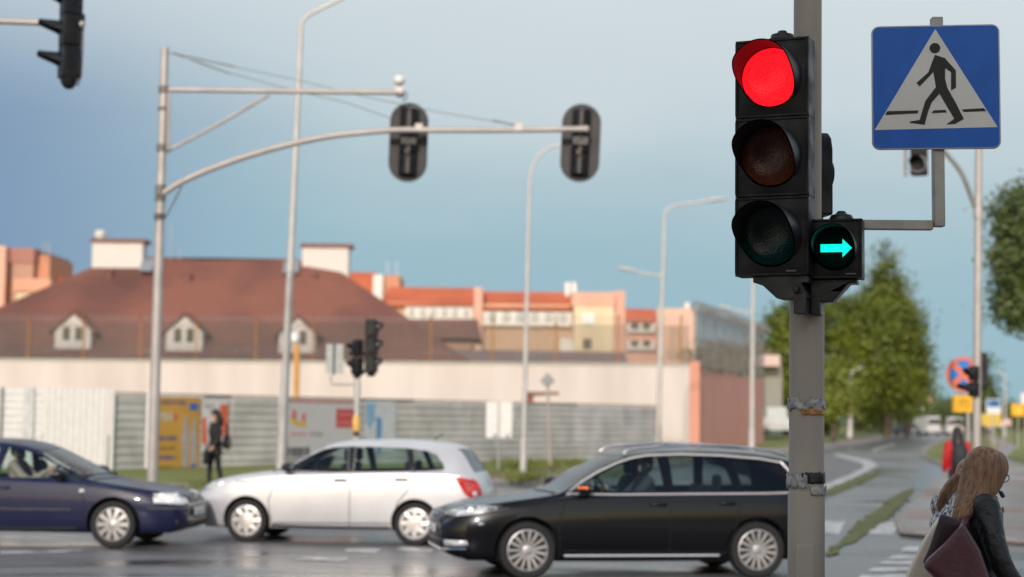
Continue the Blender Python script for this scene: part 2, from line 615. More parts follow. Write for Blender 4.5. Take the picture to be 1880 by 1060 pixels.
# traffic island in the side road, edged white
sheet('traffic_island', [XY(*p, .004) for p in [(1450, 836), (1528, 838), (1578, 850), (1585, 858), (1560, 870), (1500, 893), (1450, 905)]], .004, mat('island_asphalt', (.15, .145, .14), rough=.6, var=.15, scale=2))
b = MB()
def mark(pts, z=.008):
    q = [XY(*p, z) for p in pts]
    vs = [Vector((u, v, z)) for u, v in q]
    b.add(vs, [tuple(t) for t in tessellate_polygon([[Vector((u, v, 0)) for u, v in q]])])
mark([(1450, 908), (1500, 895), (1560, 872), (1588, 857), (1580, 849), (1530, 836), (1536, 833), (1600, 846), (1612, 855), (1580, 872), (1520, 898), (1450, 920)])
mark([(1500, 957), (1552, 957), (1540, 981), (1490, 979)])
mark([(1590, 960), (1654, 958), (1640, 982), (1578, 979)])
for k, (y0, y1) in enumerate([(1004, 1013), (1020, 1026), (1031, 1036), (1043, 1049), (1056, 1064), (1072, 1082)]):
    x0 = 1662 - (y0 - 1004) * 1.55
    mark([(x0, y0), (x0 + 62 + k * 9, y0 - 1), (x0 + 54 + k * 9, y1), (x0 - 10, y1)])
mark([(640, 1006), (700, 1008), (690, 1016), (632, 1013)])
mark([(560, 1022), (640, 1024), (632, 1031), (540, 1028)])
mark([(735, 1004), (800, 1008), (790, 1014), (724, 1010)])
mark([(0, 1012), (150, 1008), (150, 1013), (0, 1018)])
mark([(1600, 826), (1640, 815), (1644, 816), (1606, 828)])
struct(b.build('road_marking', PAINT, smooth=0))
# a shallow puddle at the corner with the reflected sky's blue put into its colour
sheet('puddle', [XY(*p, .006) for p in [(1700, 856), (1735, 860), (1742, 874), (1715, 893), (1690, 902), (1672, 892), (1690, 876), (1686, 864)]], .006, mat('puddle_sky_blue', (.09, .12, .15), rough=.28, var=.05))

# ------------------------------------------------------------------ perimeter wall with its wire fence
def facade(px0, px1, pyt, pyb, d):
    return W(px0, pyt, d), W(px1, pyb, d)
def wallmat(name, c, c2=None, scale=.35):
    return mat(name, c, rough=.8, var=.07, col2=c2, scale=scale * 1.6, bump=.08, stretch=(1, 1, .22), detail=6, lo=.30, hi=.72)
CREAM = wallmat('cream_render', (.645, .58, .55), (.565, .495, .46))
PINK = wallmat('pink_render', (.66, .33, .26), (.60, .30, .235))
cA = W(1266, 672, 90); ztop = cA.z
cA.z = 0
cL = Vector((-48, 97.5, 0))
cR = Vector((W(1402, 700, 112).x, 112, 0))
def upright(b, p0, p1, z0, z1, th):
    p0, p1 = Vector((p0[0], p0[1], 0)), Vector((p1[0], p1[1], 0))
    t = (p1 - p0).normalized(); n = Vector((t.y, -t.x, 0)) * th
    up = Vector((0, 0, 1))
    b.add([p0 + up * z0, p1 + up * z0, p1 + up * z1, p0 + up * z1, p0 - n + up * z0, p1 - n + up * z0, p1 - n + up * z1, p0 - n + up * z1],
          [(0, 1, 2, 3), (7, 6, 5, 4), (0, 4, 5, 1), (3, 2, 6, 7), (0, 3, 7, 4), (1, 5, 6, 2)])
wl = thing('perimeter_wall', 'long cream rendered wall behind the metal hoarding with a pink return side', 'wall', (cA.x, cA.y, 0))
b = MB(); upright(b, cL, cA, -.1, ztop, .35)
b.build('front_face', CREAM, wl, smooth=0)
b = MB(); upright(b, cL + Vector((0, -.08, 0)), cA + Vector((-.02, -.08, 0)), ztop + .003, ztop + .12, .5)
b.build('coping', mat('wall_coping', (.42, .43, .38), rough=.7), wl, smooth=0)
b = MB(); upright(b, cA + Vector((.06, .1, 0)), cR, -.1, ztop - .15, .3)
b.build('side_face', PINK, wl, smooth=0)
b = MB(); b.box((cA.x + .28, cA.y + .35, ztop / 2 + .1), (.56, .6, ztop + .3))
b.build('corner_pier', wallmat('pier_render', (.66, .31, .22)), wl, bevel=.02)
p0, p1 = W(965, 722, 91.2), W(1066, 740, 91.2)
b = MB(); b.box(((p0.x + p1.x) / 2, p0.y - .1, p0.z), (p1.x - p0.x, .4, .16))
b.build('opening_lintel', mat('lintel_brown', (.22, .13, .09), rough=.7), wl)
b = MB(); b.box(((p0.x + p1.x) / 2, p0.y - .02, p0.z - .55), (p1.x - p0.x - .1, .2, .9))
b.build('opening', mat('opening_red', (.28, .05, .05), rough=.6, col2=(.10, .05, .05), scale=1.2, lo=.45, hi=.55), wl)
q = W(1176, 715, 91.0)
b = MB(); b.box((q.x, q.y - .35, q.z - .9), (.16, .08, 2.6))
b.build('drain_stripe', mat('ochre_stripe', (.70, .50, .30), rough=.7), wl)

WIRE = mat('fence_wire', (.24, .225, .205), rough=.7, metal=.1)
def chain(b, a, c, z0, z1, s, r):
    a, c = Vector(a), Vector(c)
    Lh = (c - a).length; t = (c - a) / Lh; H = z1 - z0
    k = -H
    while k < Lh:
        for sg in (0, 1):
            u0, u1 = max(k, 0), min(k + H, Lh)
            h0, h1 = (u0 - k), (u1 - k)
            if u1 - u0 > .05:
                za, zb = (z0 + h0, z0 + h1) if sg == 0 else (z1 - h0, z1 - h1)
                b.tube([a + t * u0 + Vector((0, -.02 * sg, za)), a + t * u1 + Vector((0, -.02 * sg, zb))], r, n=3, cap=False)
        k += s
def coil(b, a, c, z, rad, pitch, r):
    a, c = Vector(a), Vector(c)
    Lh = (c - a).length; t = (c - a) / Lh; nn = Vector((t.y, -t.x, 0))
    k = int(Lh / pitch) * 10
    b.tube([a + t * (Lh * i / k) + nn * (rad * math.cos(i * .6283)) + Vector((0, 0, z + rad * math.sin(i * .6283))) for i in range(k + 1)], r, n=3, cap=False)
RUST = mat('orange_post_paint', (.42, .19, .06), rough=.6)
fn = thing('wire_fence', 'chain link fence with orange posts and coiled wire along the top of the cream wall', 'fence', (cA.x, cA.y, ztop))
off_ = Vector((0, .2, 0))
b = MB(); chain(b, cL + off_, cA + off_, ztop + .12, ztop + 2.15, .21, .021)
b.build('wire_mesh', WIRE, fn, smooth=0, fixn=False)
b = MB(); coil(b, cL + off_, cA + off_, ztop + 2.35, .28, .22, .011)
coil(b, cL + off_ + Vector((0, -.1, 0)), cA + off_, ztop + .55, .33, .33, .010)
b.build('razor_coil', mat('razor_wire', (.34, .33, .33), rough=.5, metal=.4), fn, smooth=0, fixn=False)
for k, px in enumerate([-75, 33, 140, 249, 356, 468, 575, 683, 792, 905, 1018, 1130, 1240]):
    f = (W(px, 660, 93).x - cL.x) / (cA.x - cL.x)
    q = cL.lerp(cA, min(max(f, 0), 1))
    b = MB(); b.tube([q + Vector((0, .12, ztop - .1)), q + Vector((0, .12, ztop + 2.2)), q + Vector((0, -.25, ztop + 2.7))], .045, n=6)
    b.build('post', RUST, fn)
fs_ = thing('wire_fence', 'tall grey bar and mesh fence on top of the pink side wall', 'fence', (cA.x + .5, cA.y + .5, ztop))
b = MB()
n_ = 30
for i in range(n_ + 1):
    q = (cA + Vector((.25, .3, 0))).lerp(cR, i / n_)
    b.tube([q + Vector((0, 0, ztop - .2)), q + Vector((0, 0, ztop + 2.9)), q + Vector((.35, -.2, ztop + 3.25))], .018 if i % 4 else .05, n=5)
for zz in (.1, 1.5, 2.9):
    b.tube([cA + Vector((.25, .3, ztop + zz)), cR + Vector((0, 0, ztop + zz))], .022, n=5)
b.build('bar_panel', mat('fence_grey', (.40, .36, .32), rough=.6), fs_)
b = MB(); chain(b, cA + Vector((.3, .3, 0)), cR + Vector((.05, 0, 0)), ztop, ztop + 2.9, .36, .014)
coil(b, cA + Vector((.3, .3, 0)), cR, ztop + 3.2, .3, .25, .014)
b.build('wire_mesh', WIRE, fs_, smooth=0, fixn=False)

# ------------------------------------------------------------------ brown roofed house
def tiles(name, c1, c2, row=.32):
    m = mat(name, c1, rough=.75, col2=c2, scale=.16, lo=.38, hi=.66, detail=5)
    t = m.node_tree
    b_ = t.nodes['Principled BSDF']
    src = [n for n in t.nodes if n.type == 'MIX'][0]
    tcn = [n for n in t.nodes if n.type == 'TEX_COORD'][0]
    w_ = t.nodes.new('ShaderNodeTexWave')
    w_.bands_direction = 'Z'
    w_.wave_profile = 'SAW'
    w_.inputs['Scale'].default_value = .314 / row
    w_.inputs['Distortion'].default_value = .3
    w_.inputs['Detail Scale'].default_value = 3
    t.links.new(tcn.outputs['Object'], w_.inputs['Vector'])
    r_ = t.nodes.new('ShaderNodeMapRange')
    r_.inputs[3].default_value, r_.inputs[4].default_value = .72, 1.12
    t.links.new(w_.outputs[0], r_.inputs[0])
    mm_ = t.nodes.new('ShaderNodeMix')
    mm_.data_type = 'RGBA'
    mm_.blend_type = 'MULTIPLY'
    mm_.inputs[0].default_value = 1
    t.links.new(src.outputs[2], mm_.inputs[6])
    t.links.new(r_.outputs[0], mm_.inputs[7])
    t.links.new(mm_.outputs[2], b_.inputs['Base Color'])
    return m
BTILE = tiles('brown_roof_tile', (.235, .092, .064), (.125, .054, .044))
OTILE = tiles('orange_roof_tile', (.62, .15, .06), (.52, .12, .05), .5)
HWHITE = mat('house_white', (.68, .64, .60), rough=.7, var=.05)
DGLASS = mat('dark_window_glass', (.03, .035, .04), rough=.08, var=.3, scale=2)
d0, d1, d2 = 100.0, 108.0, 116.0
e0 = W(-262, 692, d0); e1 = W(905, 694, d0)
zE = 4.2
r0 = W(196, 479, d1); r1 = W(608, 487, d1); rz = W(400, 474, d1).z
hs = thing('house', 'long house with a steep brown hipped roof and three white dormers above the cream wall', 'house', ((e0.x + e1.x) / 2, d1, 0))
b = MB()
E = [(e0.x, d0, zE), (e1.x, d0, zE), (e1.x, d2, zE), (e0.x, d2, zE)]
rl, rr_ = (r0.x, d1, r0.z), (r1.x, d1, r1.z)
rm, rn = (W(268, 474, d1).x, d1, rz), (W(540, 478, d1).x, d1, rz)
b.add(E + [rl, rr_, rm, rn], [(0, 1, 5, 7, 6, 4), (1, 2, 5), (2, 3, 4, 6, 7, 5), (3, 0, 4), (3, 2, 1, 0)])
b.build('roof', BTILE, hs, smooth=0)
b = MB(); b.box(((e0.x + e1.x) / 2, d1, 2.1), (e1.x - e0.x - 1, d2 - d0 - 1, 4.15))
b.build('wall', HWHITE, hs)
def roofy(z):
    return d0 + (z - zE) / (rz - zE) * (d1 - d0)
for k, (xl, xr, yt, ysh, yb) in enumerate([(100, 166, 576, 606, 640), (304, 371, 580, 609, 644), (512, 578, 583, 613, 648)]):
    dd = 101.3
    a = W(xl, yb, dd); c = W(xr, yb, dd); cx = (a.x + c.x) / 2; wd = c.x - a.x
    zb, zs, zt = a.z, W(xl, ysh, dd).z, W(xl, yt, dd).z
    fr = [(-wd / 2, zb), (wd / 2, zb), (wd / 2, zs), (0, zt), (-wd / 2, zs)]
    b = MB(); b.prism(fr, dd, roofy(zt) + .3, lambda u, v, t: Vector((cx + u, t, v)))
    dm = b.build('dormer', HWHITE, hs, smooth=0)
    b = MB()
    for sg in (-1, 1):
        ov = [(0, zt + .06), (sg * (wd / 2 + .35), zs - .22), (sg * (wd / 2 + .35), zs - .10), (0, zt + .22)]
        b.prism(ov, dd - .3, roofy(zt) + .4, lambda u, v, t: Vector((cx + u, t, v)))
    b.build('dormer_roof', BTILE, dm, smooth=0)
    b = MB(); b.prism([(-wd * .34, zb + .35), (wd * .34, zb + .35), (wd * .34, zs + .30), (-wd * .34, zs + .30)], dd - .07, dd + .02, lambda u, v, t: Vector((cx + u, t, v)))
    b.build('window_frame', WHITE, dm)
    for sg in (-1, 1):
        b = MB(); b.prism([(sg * wd * .17 - wd * .105, zb + .50), (sg * wd * .17 + wd * .105, zb + .50), (sg * wd * .17 + wd * .105, zs + .20), (sg * wd * .17 - wd * .105, zs + .20)], dd - .09, dd - .05, lambda u, v, t: Vector((cx + u, t, v)))
        b.build('pane', DGLASS, dm)
CAPB = mat('chimney_cap_brown', (.20, .10, .085), rough=.7)
for k, (xl, xr, yt, yb) in enumerate([(168, 262, 446, 492), (554, 640, 455, 500)]):
    a = W(xl, yb, d1 - .6); c = W(xr, yt, d1 - .6)
    b = MB(); b.box(((a.x + c.x) / 2, d1 + .1, (a.z - 1.5 + c.z) / 2), (c.x - a.x, 1.3, c.z - a.z + 1.5))
    ch = b.build('chimney', HWHITE, hs, bevel=.02)
    b = MB(); b.box(((a.x + c.x) / 2 + .05, d1 + .1, c.z + .12), (c.x - a.x + .35, 1.6, .24))
    b.build('chimney_cap', CAPB, ch)
    if k == 0:
        q = W(184, 436, d1)
        b = MB(); b.lathe([(.001, -.35), (.22, -.35), (.22, 0), (.33, .02), (.36, .1), (.36, .36), (.25, .44), (.001, .46)], 14, (q.x, q.y, q.z))
        b.build('chimney_pot', WHITE, ch)
for xl, xr, yt, yb in [(258, 282, 474, 499), (520, 549, 477, 502)]:
    z1_, z0_ = W(xl, yt, 107).z, W(xl, yb, 107).z
    x0_, x1_ = W(xl, yb, 107).x, W(xr, yb, 107).x
    b = MB(); b.prism([(x0_, z0_), (x1_, z0_), (x1_, z1_), (x0_, z1_)], -.5, -.05, lambda u, v, t: Vector((u, roofy(v) + t + .1, v)))
    b.build('skylight', mat('skylight_glass', (.26, .28, .31), rough=.2), hs)
for px, py in [(338, 508), (190, 500), (572, 508)]:
    q = W(px, py, 105)
    b = MB(); b.lathe([(.16, -.3), (.16, .2), (.24, .22), (.2, .34), (.001, .36)], 10, (q.x, roofy(q.z), q.z))
    b.build('roof_vent', CAPB, hs)
for px in (313, 330):
    q = W(px, 474, d1)
    b = MB(); b.tube([q - Vector((0, 0, .3)), q + Vector((0, 0, 2.2 if px == 313 else .7))], .025, n=5)
    b.build('aerial', GALV, hs)
# lower wings to the right of the house
lw = thing('house', 'low brown roofed wing with a deep dark eave between the house and the flats', 'house', (W(815, 620, 125).x, 127, 0))
a, c = W(700, 583, 125), W(876, 583, 125); lo_ = W(876, 622, 122)
b = MB(); b.add([(a.x, 127, a.z), (c.x, 127, c.z), (c.x + .3, 122, lo_.z), (a.x - .5, 122, lo_.z), (c.x + .3, 132, lo_.z), (a.x - .5, 132, lo_.z)], [(0, 1, 2, 3), (1, 0, 5, 4), (1, 4, 2), (0, 3, 5), (3, 2, 4, 5)])
b.build('roof', BTILE, lw, smooth=0)
b = MB(); b.box(((a.x + c.x) / 2, 127, lo_.z / 2 - .1), (c.x - a.x - .6, 8.5, lo_.z - .3))
b.build('wall', mat('tan_render', (.52, .30, .20), rough=.8), lw)
sd = thing('shed', 'long low mauve roofed shed just above the wall behind the slim lamp post', 'shed', (W(1010, 660, 112).x, 116, 0))
a, c = W(830, 640, 116), W(1150, 645, 116)
b = MB(); b.add([(a.x, 118, a.z), (c.x, 118, c.z), (c.x, 112, a.z - 1.7), (a.x, 112, a.z - 1.7), (c.x, 124, a.z - 1.7), (a.x, 124, a.z - 1.7)], [(0, 1, 2, 3), (1, 0, 5, 4), (1, 4, 2), (0, 3, 5), (3, 2, 4, 5)])
b.build('roof', mat('mauve_sheet_roof', (.27, .17, .155), rough=.7), sd, smooth=0)
b = MB(); b.box(((a.x + c.x) / 2, 118, (a.z - 1.8) / 2), (c.x - a.x - .6, 10, a.z - 1.8)); b.build('wall', mat('tan_render', (.52, .30, .20)), sd)

# ------------------------------------------------------------------ blocks of flats
APINK = wallmat('flat_pink', (.72, .42, .32)); ATAN = wallmat('flat_tan', (.60, .40, .27)); ACREAM = wallmat('flat_cream', (.76, .62, .42)); AWHITE = mat('balcony_white', (.78, .74, .70), rough=.7, var=.08, scale=1)
def pbox(b, xl, xr, yt, yb, d, depth, dz=0.0):
    a, c = W(xl, yb, d), W(xr, yt, d)
    b.box(((a.x + c.x) / 2, d + depth / 2, (a.z + c.z) / 2), (c.x - a.x, depth, c.z - a.z))
def pwin(parent, xl, xr, yt, yb, d, m=None, name='window'):
    b = MB(); pbox(b, xl, xr, yt, yb, d - .12, .2)
    return b.build(name, m or DGLASS, parent)
d = 180
fb = thing('apartment_block', 'flats with two long orange roofs and a pale stair tower at their right end', 'apartments', (W(880, 770, d).x, d, 0))
b = MB(); pbox(b, 640, 1060, 560, 775, d, 11); b.build('wall', ATAN, fb)
for xl, xr, yt, yb in [(704, 868, 527, 562), (886, 1050, 535, 568)]:
    a, c, q = W(xl, yb, d - .8), W(xr, yb, d - .8), W(xl, yt, d + 5)
    b = MB(); b.add([(a.x, d - .8, a.z), (c.x, d - .8, c.z), (c.x, d + 5, q.z), (a.x, d + 5, q.z), (c.x, d + 11.5, a.z), (a.x, d + 11.5, a.z)], [(0, 1, 2, 3), (3, 2, 4, 5), (1, 4, 2), (0, 3, 5), (0, 5, 4, 1)])
    b.build('roof', OTILE, fb, smooth=0)
b = MB(); pbox(b, 868, 886, 528, 700, d - 1.2, 12); b.build('firewall', APINK, fb)
b = MB(); pbox(b, 1052, 1127, 540, 775, d - 3, 12); b.build('stair_tower', ACREAM, fb)
b = MB(); pbox(b, 1050, 1129, 537, 561, d - 3.1, 12.2); b.build('tower_band', APINK, fb)
b = MB(); b.box((W(1127, 600, d - 3).x + .62, d + 3.4, W(1127, 655, d).z), (1.2, 11, W(1127, 537, d).z * 2 - W(1127, 655, d).z * 2)); b.build('tower_side', APINK, fb)
b = MB(); pbox(b, 744, 868, 564, 586, d - .5, .6); b.build('balcony', AWHITE, fb)
b = MB(); pbox(b, 886, 1050, 574, 598, d - .7, .8); b.build('balcony', AWHITE, fb)
b = MB(); pbox(b, 1028, 1085, 622, 645, d - 1.2, .8); b.build('balcony', AWHITE, fb)
for x in range(896, 1046, 26):
    pwin(fb, x, x + 15, 573, 590, d - .8, mat('pale_window', (.42, .44, .46), rough=.15))
for x in range(750, 866, 20):
    pwin(fb, x, x + 11, 566, 580, d - .6, mat('pale_window', (.42, .44, .46), rough=.15))
pwin(fb, 1068, 1092, 575, 596, d - 3.1, mat('white_window', (.72, .74, .74), rough=.2))
pwin(fb, 1070, 1086, 622, 640, d - 3.1)
for x in (1044, 1056):
    q = W(x, 522, d)
    b = MB(); b.box((q.x, d + 4, q.z - .3), (.5, .5, 1.6)); b.build('chimney', AWHITE, fb)
d = 215
f2 = thing('apartment_block', 'pink chimney block and orange gable roof peeping out beside the brown roof', 'apartments', (W(690, 770, d).x, d, 0))
b = MB(); pbox(b, 600, 735, 540, 772, d, 10); b.build('wall', APINK, f2)
a, c, q = W(600, 545, d - .5), W(684, 548, d - .5), W(640, 500, d + 5)
b = MB(); b.add([(a.x, d - .5, a.z), (c.x + 2, d - .5, c.z), (c.x, d + 5, q.z), (a.x, d + 5, q.z), (c.x, d + 11, a.z), (a.x, d + 11, a.z)], [(0, 1, 2, 3), (3, 2, 4, 5), (1, 4, 2), (0, 3, 5)])
b.build('roof', OTILE, f2, smooth=0)
b = MB(); pbox(b, 684, 703, 505, 560, d - .6, 10); b.build('gable', AWHITE, f2)
b = MB(); pbox(b, 705, 734, 506, 560, d, 8); b.build('stair_head', wallmat('stair_orange', (.62, .28, .17)), f2)
for x in (711, 728):
    q = W(x, 505, d); b = MB(); b.tube([q, q + Vector((0, 0, 1.7))], .06, n=5); b.build('aerial', WHITE, f2)
d = 235
f3 = thing('apartment_block', 'far pink flats with white balconies right of the pale stair tower', 'apartments', (W(1215, 775, d).x, d, 0))
b = MB(); pbox(b, 1148, 1205, 588, 775, d, 10); b.build('wall', APINK, f3)
a, c, q = W(1149, 590, d - .8), W(1206, 590, d - .8), W(1150, 567, d + 5)
b = MB(); b.add([(a.x, d - .8, a.z), (c.x, d - .8, c.z), (c.x, d + 5, q.z), (a.x, d + 5, q.z), (c.x, d + 11, a.z), (a.x, d + 11, a.z)], [(0, 1, 2, 3), (3, 2, 4, 5), (1, 4, 2), (0, 3, 5)])
b.build('roof', OTILE, f3, smooth=0)
b = MB(); pbox(b, 1205, 1278, 567, 775, d - 2, 12); b.build('stair_tower', wallmat('flat_rose', (.76, .49, .38)), f3)
b = MB(); pbox(b, 1258, 1266, 556, 570, d, 2); b.build('chimney', AWHITE, f3)
for yy in (596, 628):
    b = MB(); pbox(b, 1152, 1203, yy, yy + 14, d - 1, 1); b.build('balcony', AWHITE, f3)
    for x in (1158, 1180):
        pwin(f3, x, x + 14, yy - 3, yy + 8, d - 1.1)
b = MB(); pbox(b, 1228, 1252, 600, 660, d - 2.2, .3); b.build('stair_window', ATAN, f3)
d = 150
f4 = thing('apartment_block', 'pink and tan flats with stepped flat tops at the far left', 'apartments', (W(40, 770, d).x, d, 0))
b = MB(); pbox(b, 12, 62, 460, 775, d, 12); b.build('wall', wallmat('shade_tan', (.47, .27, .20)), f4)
b = MB(); pbox(b, 10, 63, 456, 482, d - .15, 12.3); b.build('parapet', wallmat('parapet_rose', (.40, .19, .15)), f4)
b = MB(); pbox(b, 60, 92, 470, 520, d + 1, 8); b.build('stair_head', wallmat('stair_orange', (.62, .28, .17)), f4)
b = MB(); pbox(b, 24, 93, 512, 535, d - 2.5, 2.3); b.build('balcony', wallmat('salmon', (.70, .36, .24)), f4)
b = MB(); pbox(b, 22, 92, 535, 775, d - 2.2, 2.1); b.build('lower_wall', ACREAM, f4)
b = MB(); pbox(b, -60, 11, 452, 775, d - 1, 12); b.build('side_wall', APINK, f4)
for x in (80, 89):
    q = W(x, 470, d); b = MB(); b.tube([q, q + Vector((0, 0, 1.2))], .05, n=5); b.build('aerial', GALV, f4)
b = MB(); pbox(b, 94, 120, 512, 530, d + 3, 4); b.build('roof', OTILE, f4)

# unseen block of flats added behind the viewer, shaped to shade the near pole
shade_block = thing('apartment_block', 'unseen grey block of flats added behind the viewer to shade the near signal pole', 'apartments', (-4, -22, 0))
b = MB(); b.box((-3.5, -22.1, 7.1), (24, 12, 14.2)); b.build('wall', wallmat('shade_block_grey', (.52, .49, .45)), shade_block)
for i in range(5):
    for j in range(5):
        b = MB(); b.box((-13.1 + i * 4.8, -16.08, 1.8 + j * 2.6), (1.8, .12, 1.5)); b.build('window', DGLASS, shade_block)
# ------------------------------------------------------------------ near signal pole
D0 = 8.4
pb, pt = W(1480, 1060, D0), W(1483, 0, D0)
base = Vector((pb.x, pb.y, .12)) + (pb - pt) * 0
sp_ = thing('signal_pole', 'thick grey steel pole in front that carries the red signal and the green arrow', 'pole', base)
b = MB()
px_at = lambda z: Vector((lerp(W(1480, 1060, D0).x, W(1483, 0, D0).x, (z - W(1480, 1060, D0).z) / (pt.z - pb.z)), D0, z))
zj = W(1480, 905, D0).z; zk = W(1480, 540, D0).z
b.tube([px_at(.12), px_at(zj - .02), px_at(zj), px_at(zj + .012)], [.0905, .0905, .090, .081], n=36)
b.tube([px_at(zj - .05), px_at(zk), px_at(zk + .35), px_at(zk + .37), px_at(4.9)], [.0865, .0865, .085, .0705, .0695], n=36)
b.tube([px_at(.12), px_at(.14), px_at(.16)], [.16, .16, .10], n=24)
b.build('shaft', POLE, sp_)
b = MB()
q = px_at(1.0)
b.box((q.x - .02, q.y - .088, .95), (.085, .02, .55))
b.build('service_door', POLE, sp_, bevel=.006)
rnd = random.Random(3)
def wrap(z0, z1, r, m, name, a0=-3.14, a1=0.0, wob=.01, seed=1):
    wob *= .6
    rn_ = random.Random(seed)
    b = MB(); n = 40; k = 5
    vs, fs = [], []
    for i in range(k + 1):
        for j in range(n + 1):
            a = lerp(a0, a1, j / n)
            rr = r + rn_.uniform(0, wob)
            z = lerp(z0, z1, i / k) + (math.sin(j * .55 + seed) + math.sin(j * 1.3 + seed * 2)) * wob * .7 + (rn_.gauss(0, wob * .5) if i in (0, k) else 0)
            c = px_at(z)
            vs.append(c + Vector((rr * math.cos(a), rr * math.sin(a), 0)))
    for i in range(k):
        for j in range(n):
            q_ = i * (n + 1) + j
            fs.append((q_, q_ + 1, q_ + n + 2, q_ + n + 1))
    b.add(vs, fs)
    o = b.build(name, m, sp_, smooth=60)
    so_ = o.modifiers.new('thick', 'SOLIDIFY'); so_.thickness = .002; so_.offset = 1
    return o
FILM = mat('clear_film', (.36, .35, .35), rough=.22, var=.35, scale=30)
zz = lambda py: W(1480, py, D0).z
wrap(zz(752), zz(733), .089, FILM, 'tape_wrap', -3.3, -.1, .012, 2)
wrap(zz(762), zz(750), .090, mat('brown_tape', (.40, .19, .05), rough=.3, var=.3, scale=20), 'tape_wrap', -2.0, -.55, .003, 3)
wrap(zz(887), zz(867), .0885, mat('black_tape', (.012, .012, .014), rough=.3), 'tape_wrap', -2.0, 0.15, .004, 4)
wrap(zz(895), zz(872), .091, FILM, 'tape_wrap', -3.4, -1.7, .012, 5)
wrap(zz(908), zz(892), .094, FILM, 'tape_wrap', -1.5, .1, .006, 6)

# ------------------------------------------------------------------ signals
def lensmat(name, c, emit=None, es=0, rough=.25):
    m = mat(name, c, rough=rough, var=.1, scale=40, emit=emit, es=es, spec=.25)
    t = m.node_tree; b_ = t.nodes['Principled BSDF']
    tcn = [n for n in t.nodes if n.type == 'TEX_COORD'][0]
    v = t.nodes.new('ShaderNodeTexVoronoi'); v.inputs['Scale'].default_value = 90
    t.links.new(tcn.outputs['Object'], v.inputs['Vector'])
    bp = t.nodes.new('ShaderNodeBump'); bp.inputs['Strength'].default_value = .25; bp.inputs['Distance'].default_value = .004
    t.links.new(v.outputs[0], bp.inputs['Height']); t.links.new(bp.outputs[0], b_.inputs['Normal'])
    if emit:   # the lamp behind the lens: hotter towards its centre, with the grain of the lens pattern
        sx = t.nodes.new('ShaderNodeVectorMath'); sx.operation = 'SUBTRACT'; sx.inputs[1].default_value = (.5, .5, .5)
        t.links.new(tcn.outputs['Generated'], sx.inputs[0])
        ln = t.nodes.new('ShaderNodeVectorMath'); ln.operation = 'LENGTH'; t.links.new(sx.outputs[0], ln.inputs[0])
        rp_ = t.nodes.new('ShaderNodeValToRGB'); t.links.new(ln.outputs[1], rp_.inputs[0])
        rp_.color_ramp.elements[0].color = (1, .085, .030, 1); rp_.color_ramp.elements[1].color = (1, .010, .022, 1); rp_.color_ramp.elements[1].position = .42
        t.links.new(rp_.outputs[0], b_.inputs['Emission Color'])
        mr_ = t.nodes.new('ShaderNodeMapRange'); mr_.inputs[1].default_value = 0; mr_.inputs[2].default_value = .7
        mr_.inputs[3].default_value = es * 1.08; mr_.inputs[4].default_value = es * .80
        t.links.new(v.outputs[0], mr_.inputs[0]); t.links.new(mr_.outputs[0], b_.inputs['Emission Strength'])
    return m
REDON = lensmat('red_lens_lit', (.5, .01, .01), (1.0, .018, .028), 1.05)
AMBOFF = lensmat('amber_lens_dark', (.085, .024, .013))
GRNOFF = lensmat('green_lens_dark', (.004, .024, .027))
ARRON = mat('green_arrow_lit', (.0, .4, .3), emit=(.0, 1.0, .72), es=1.25)

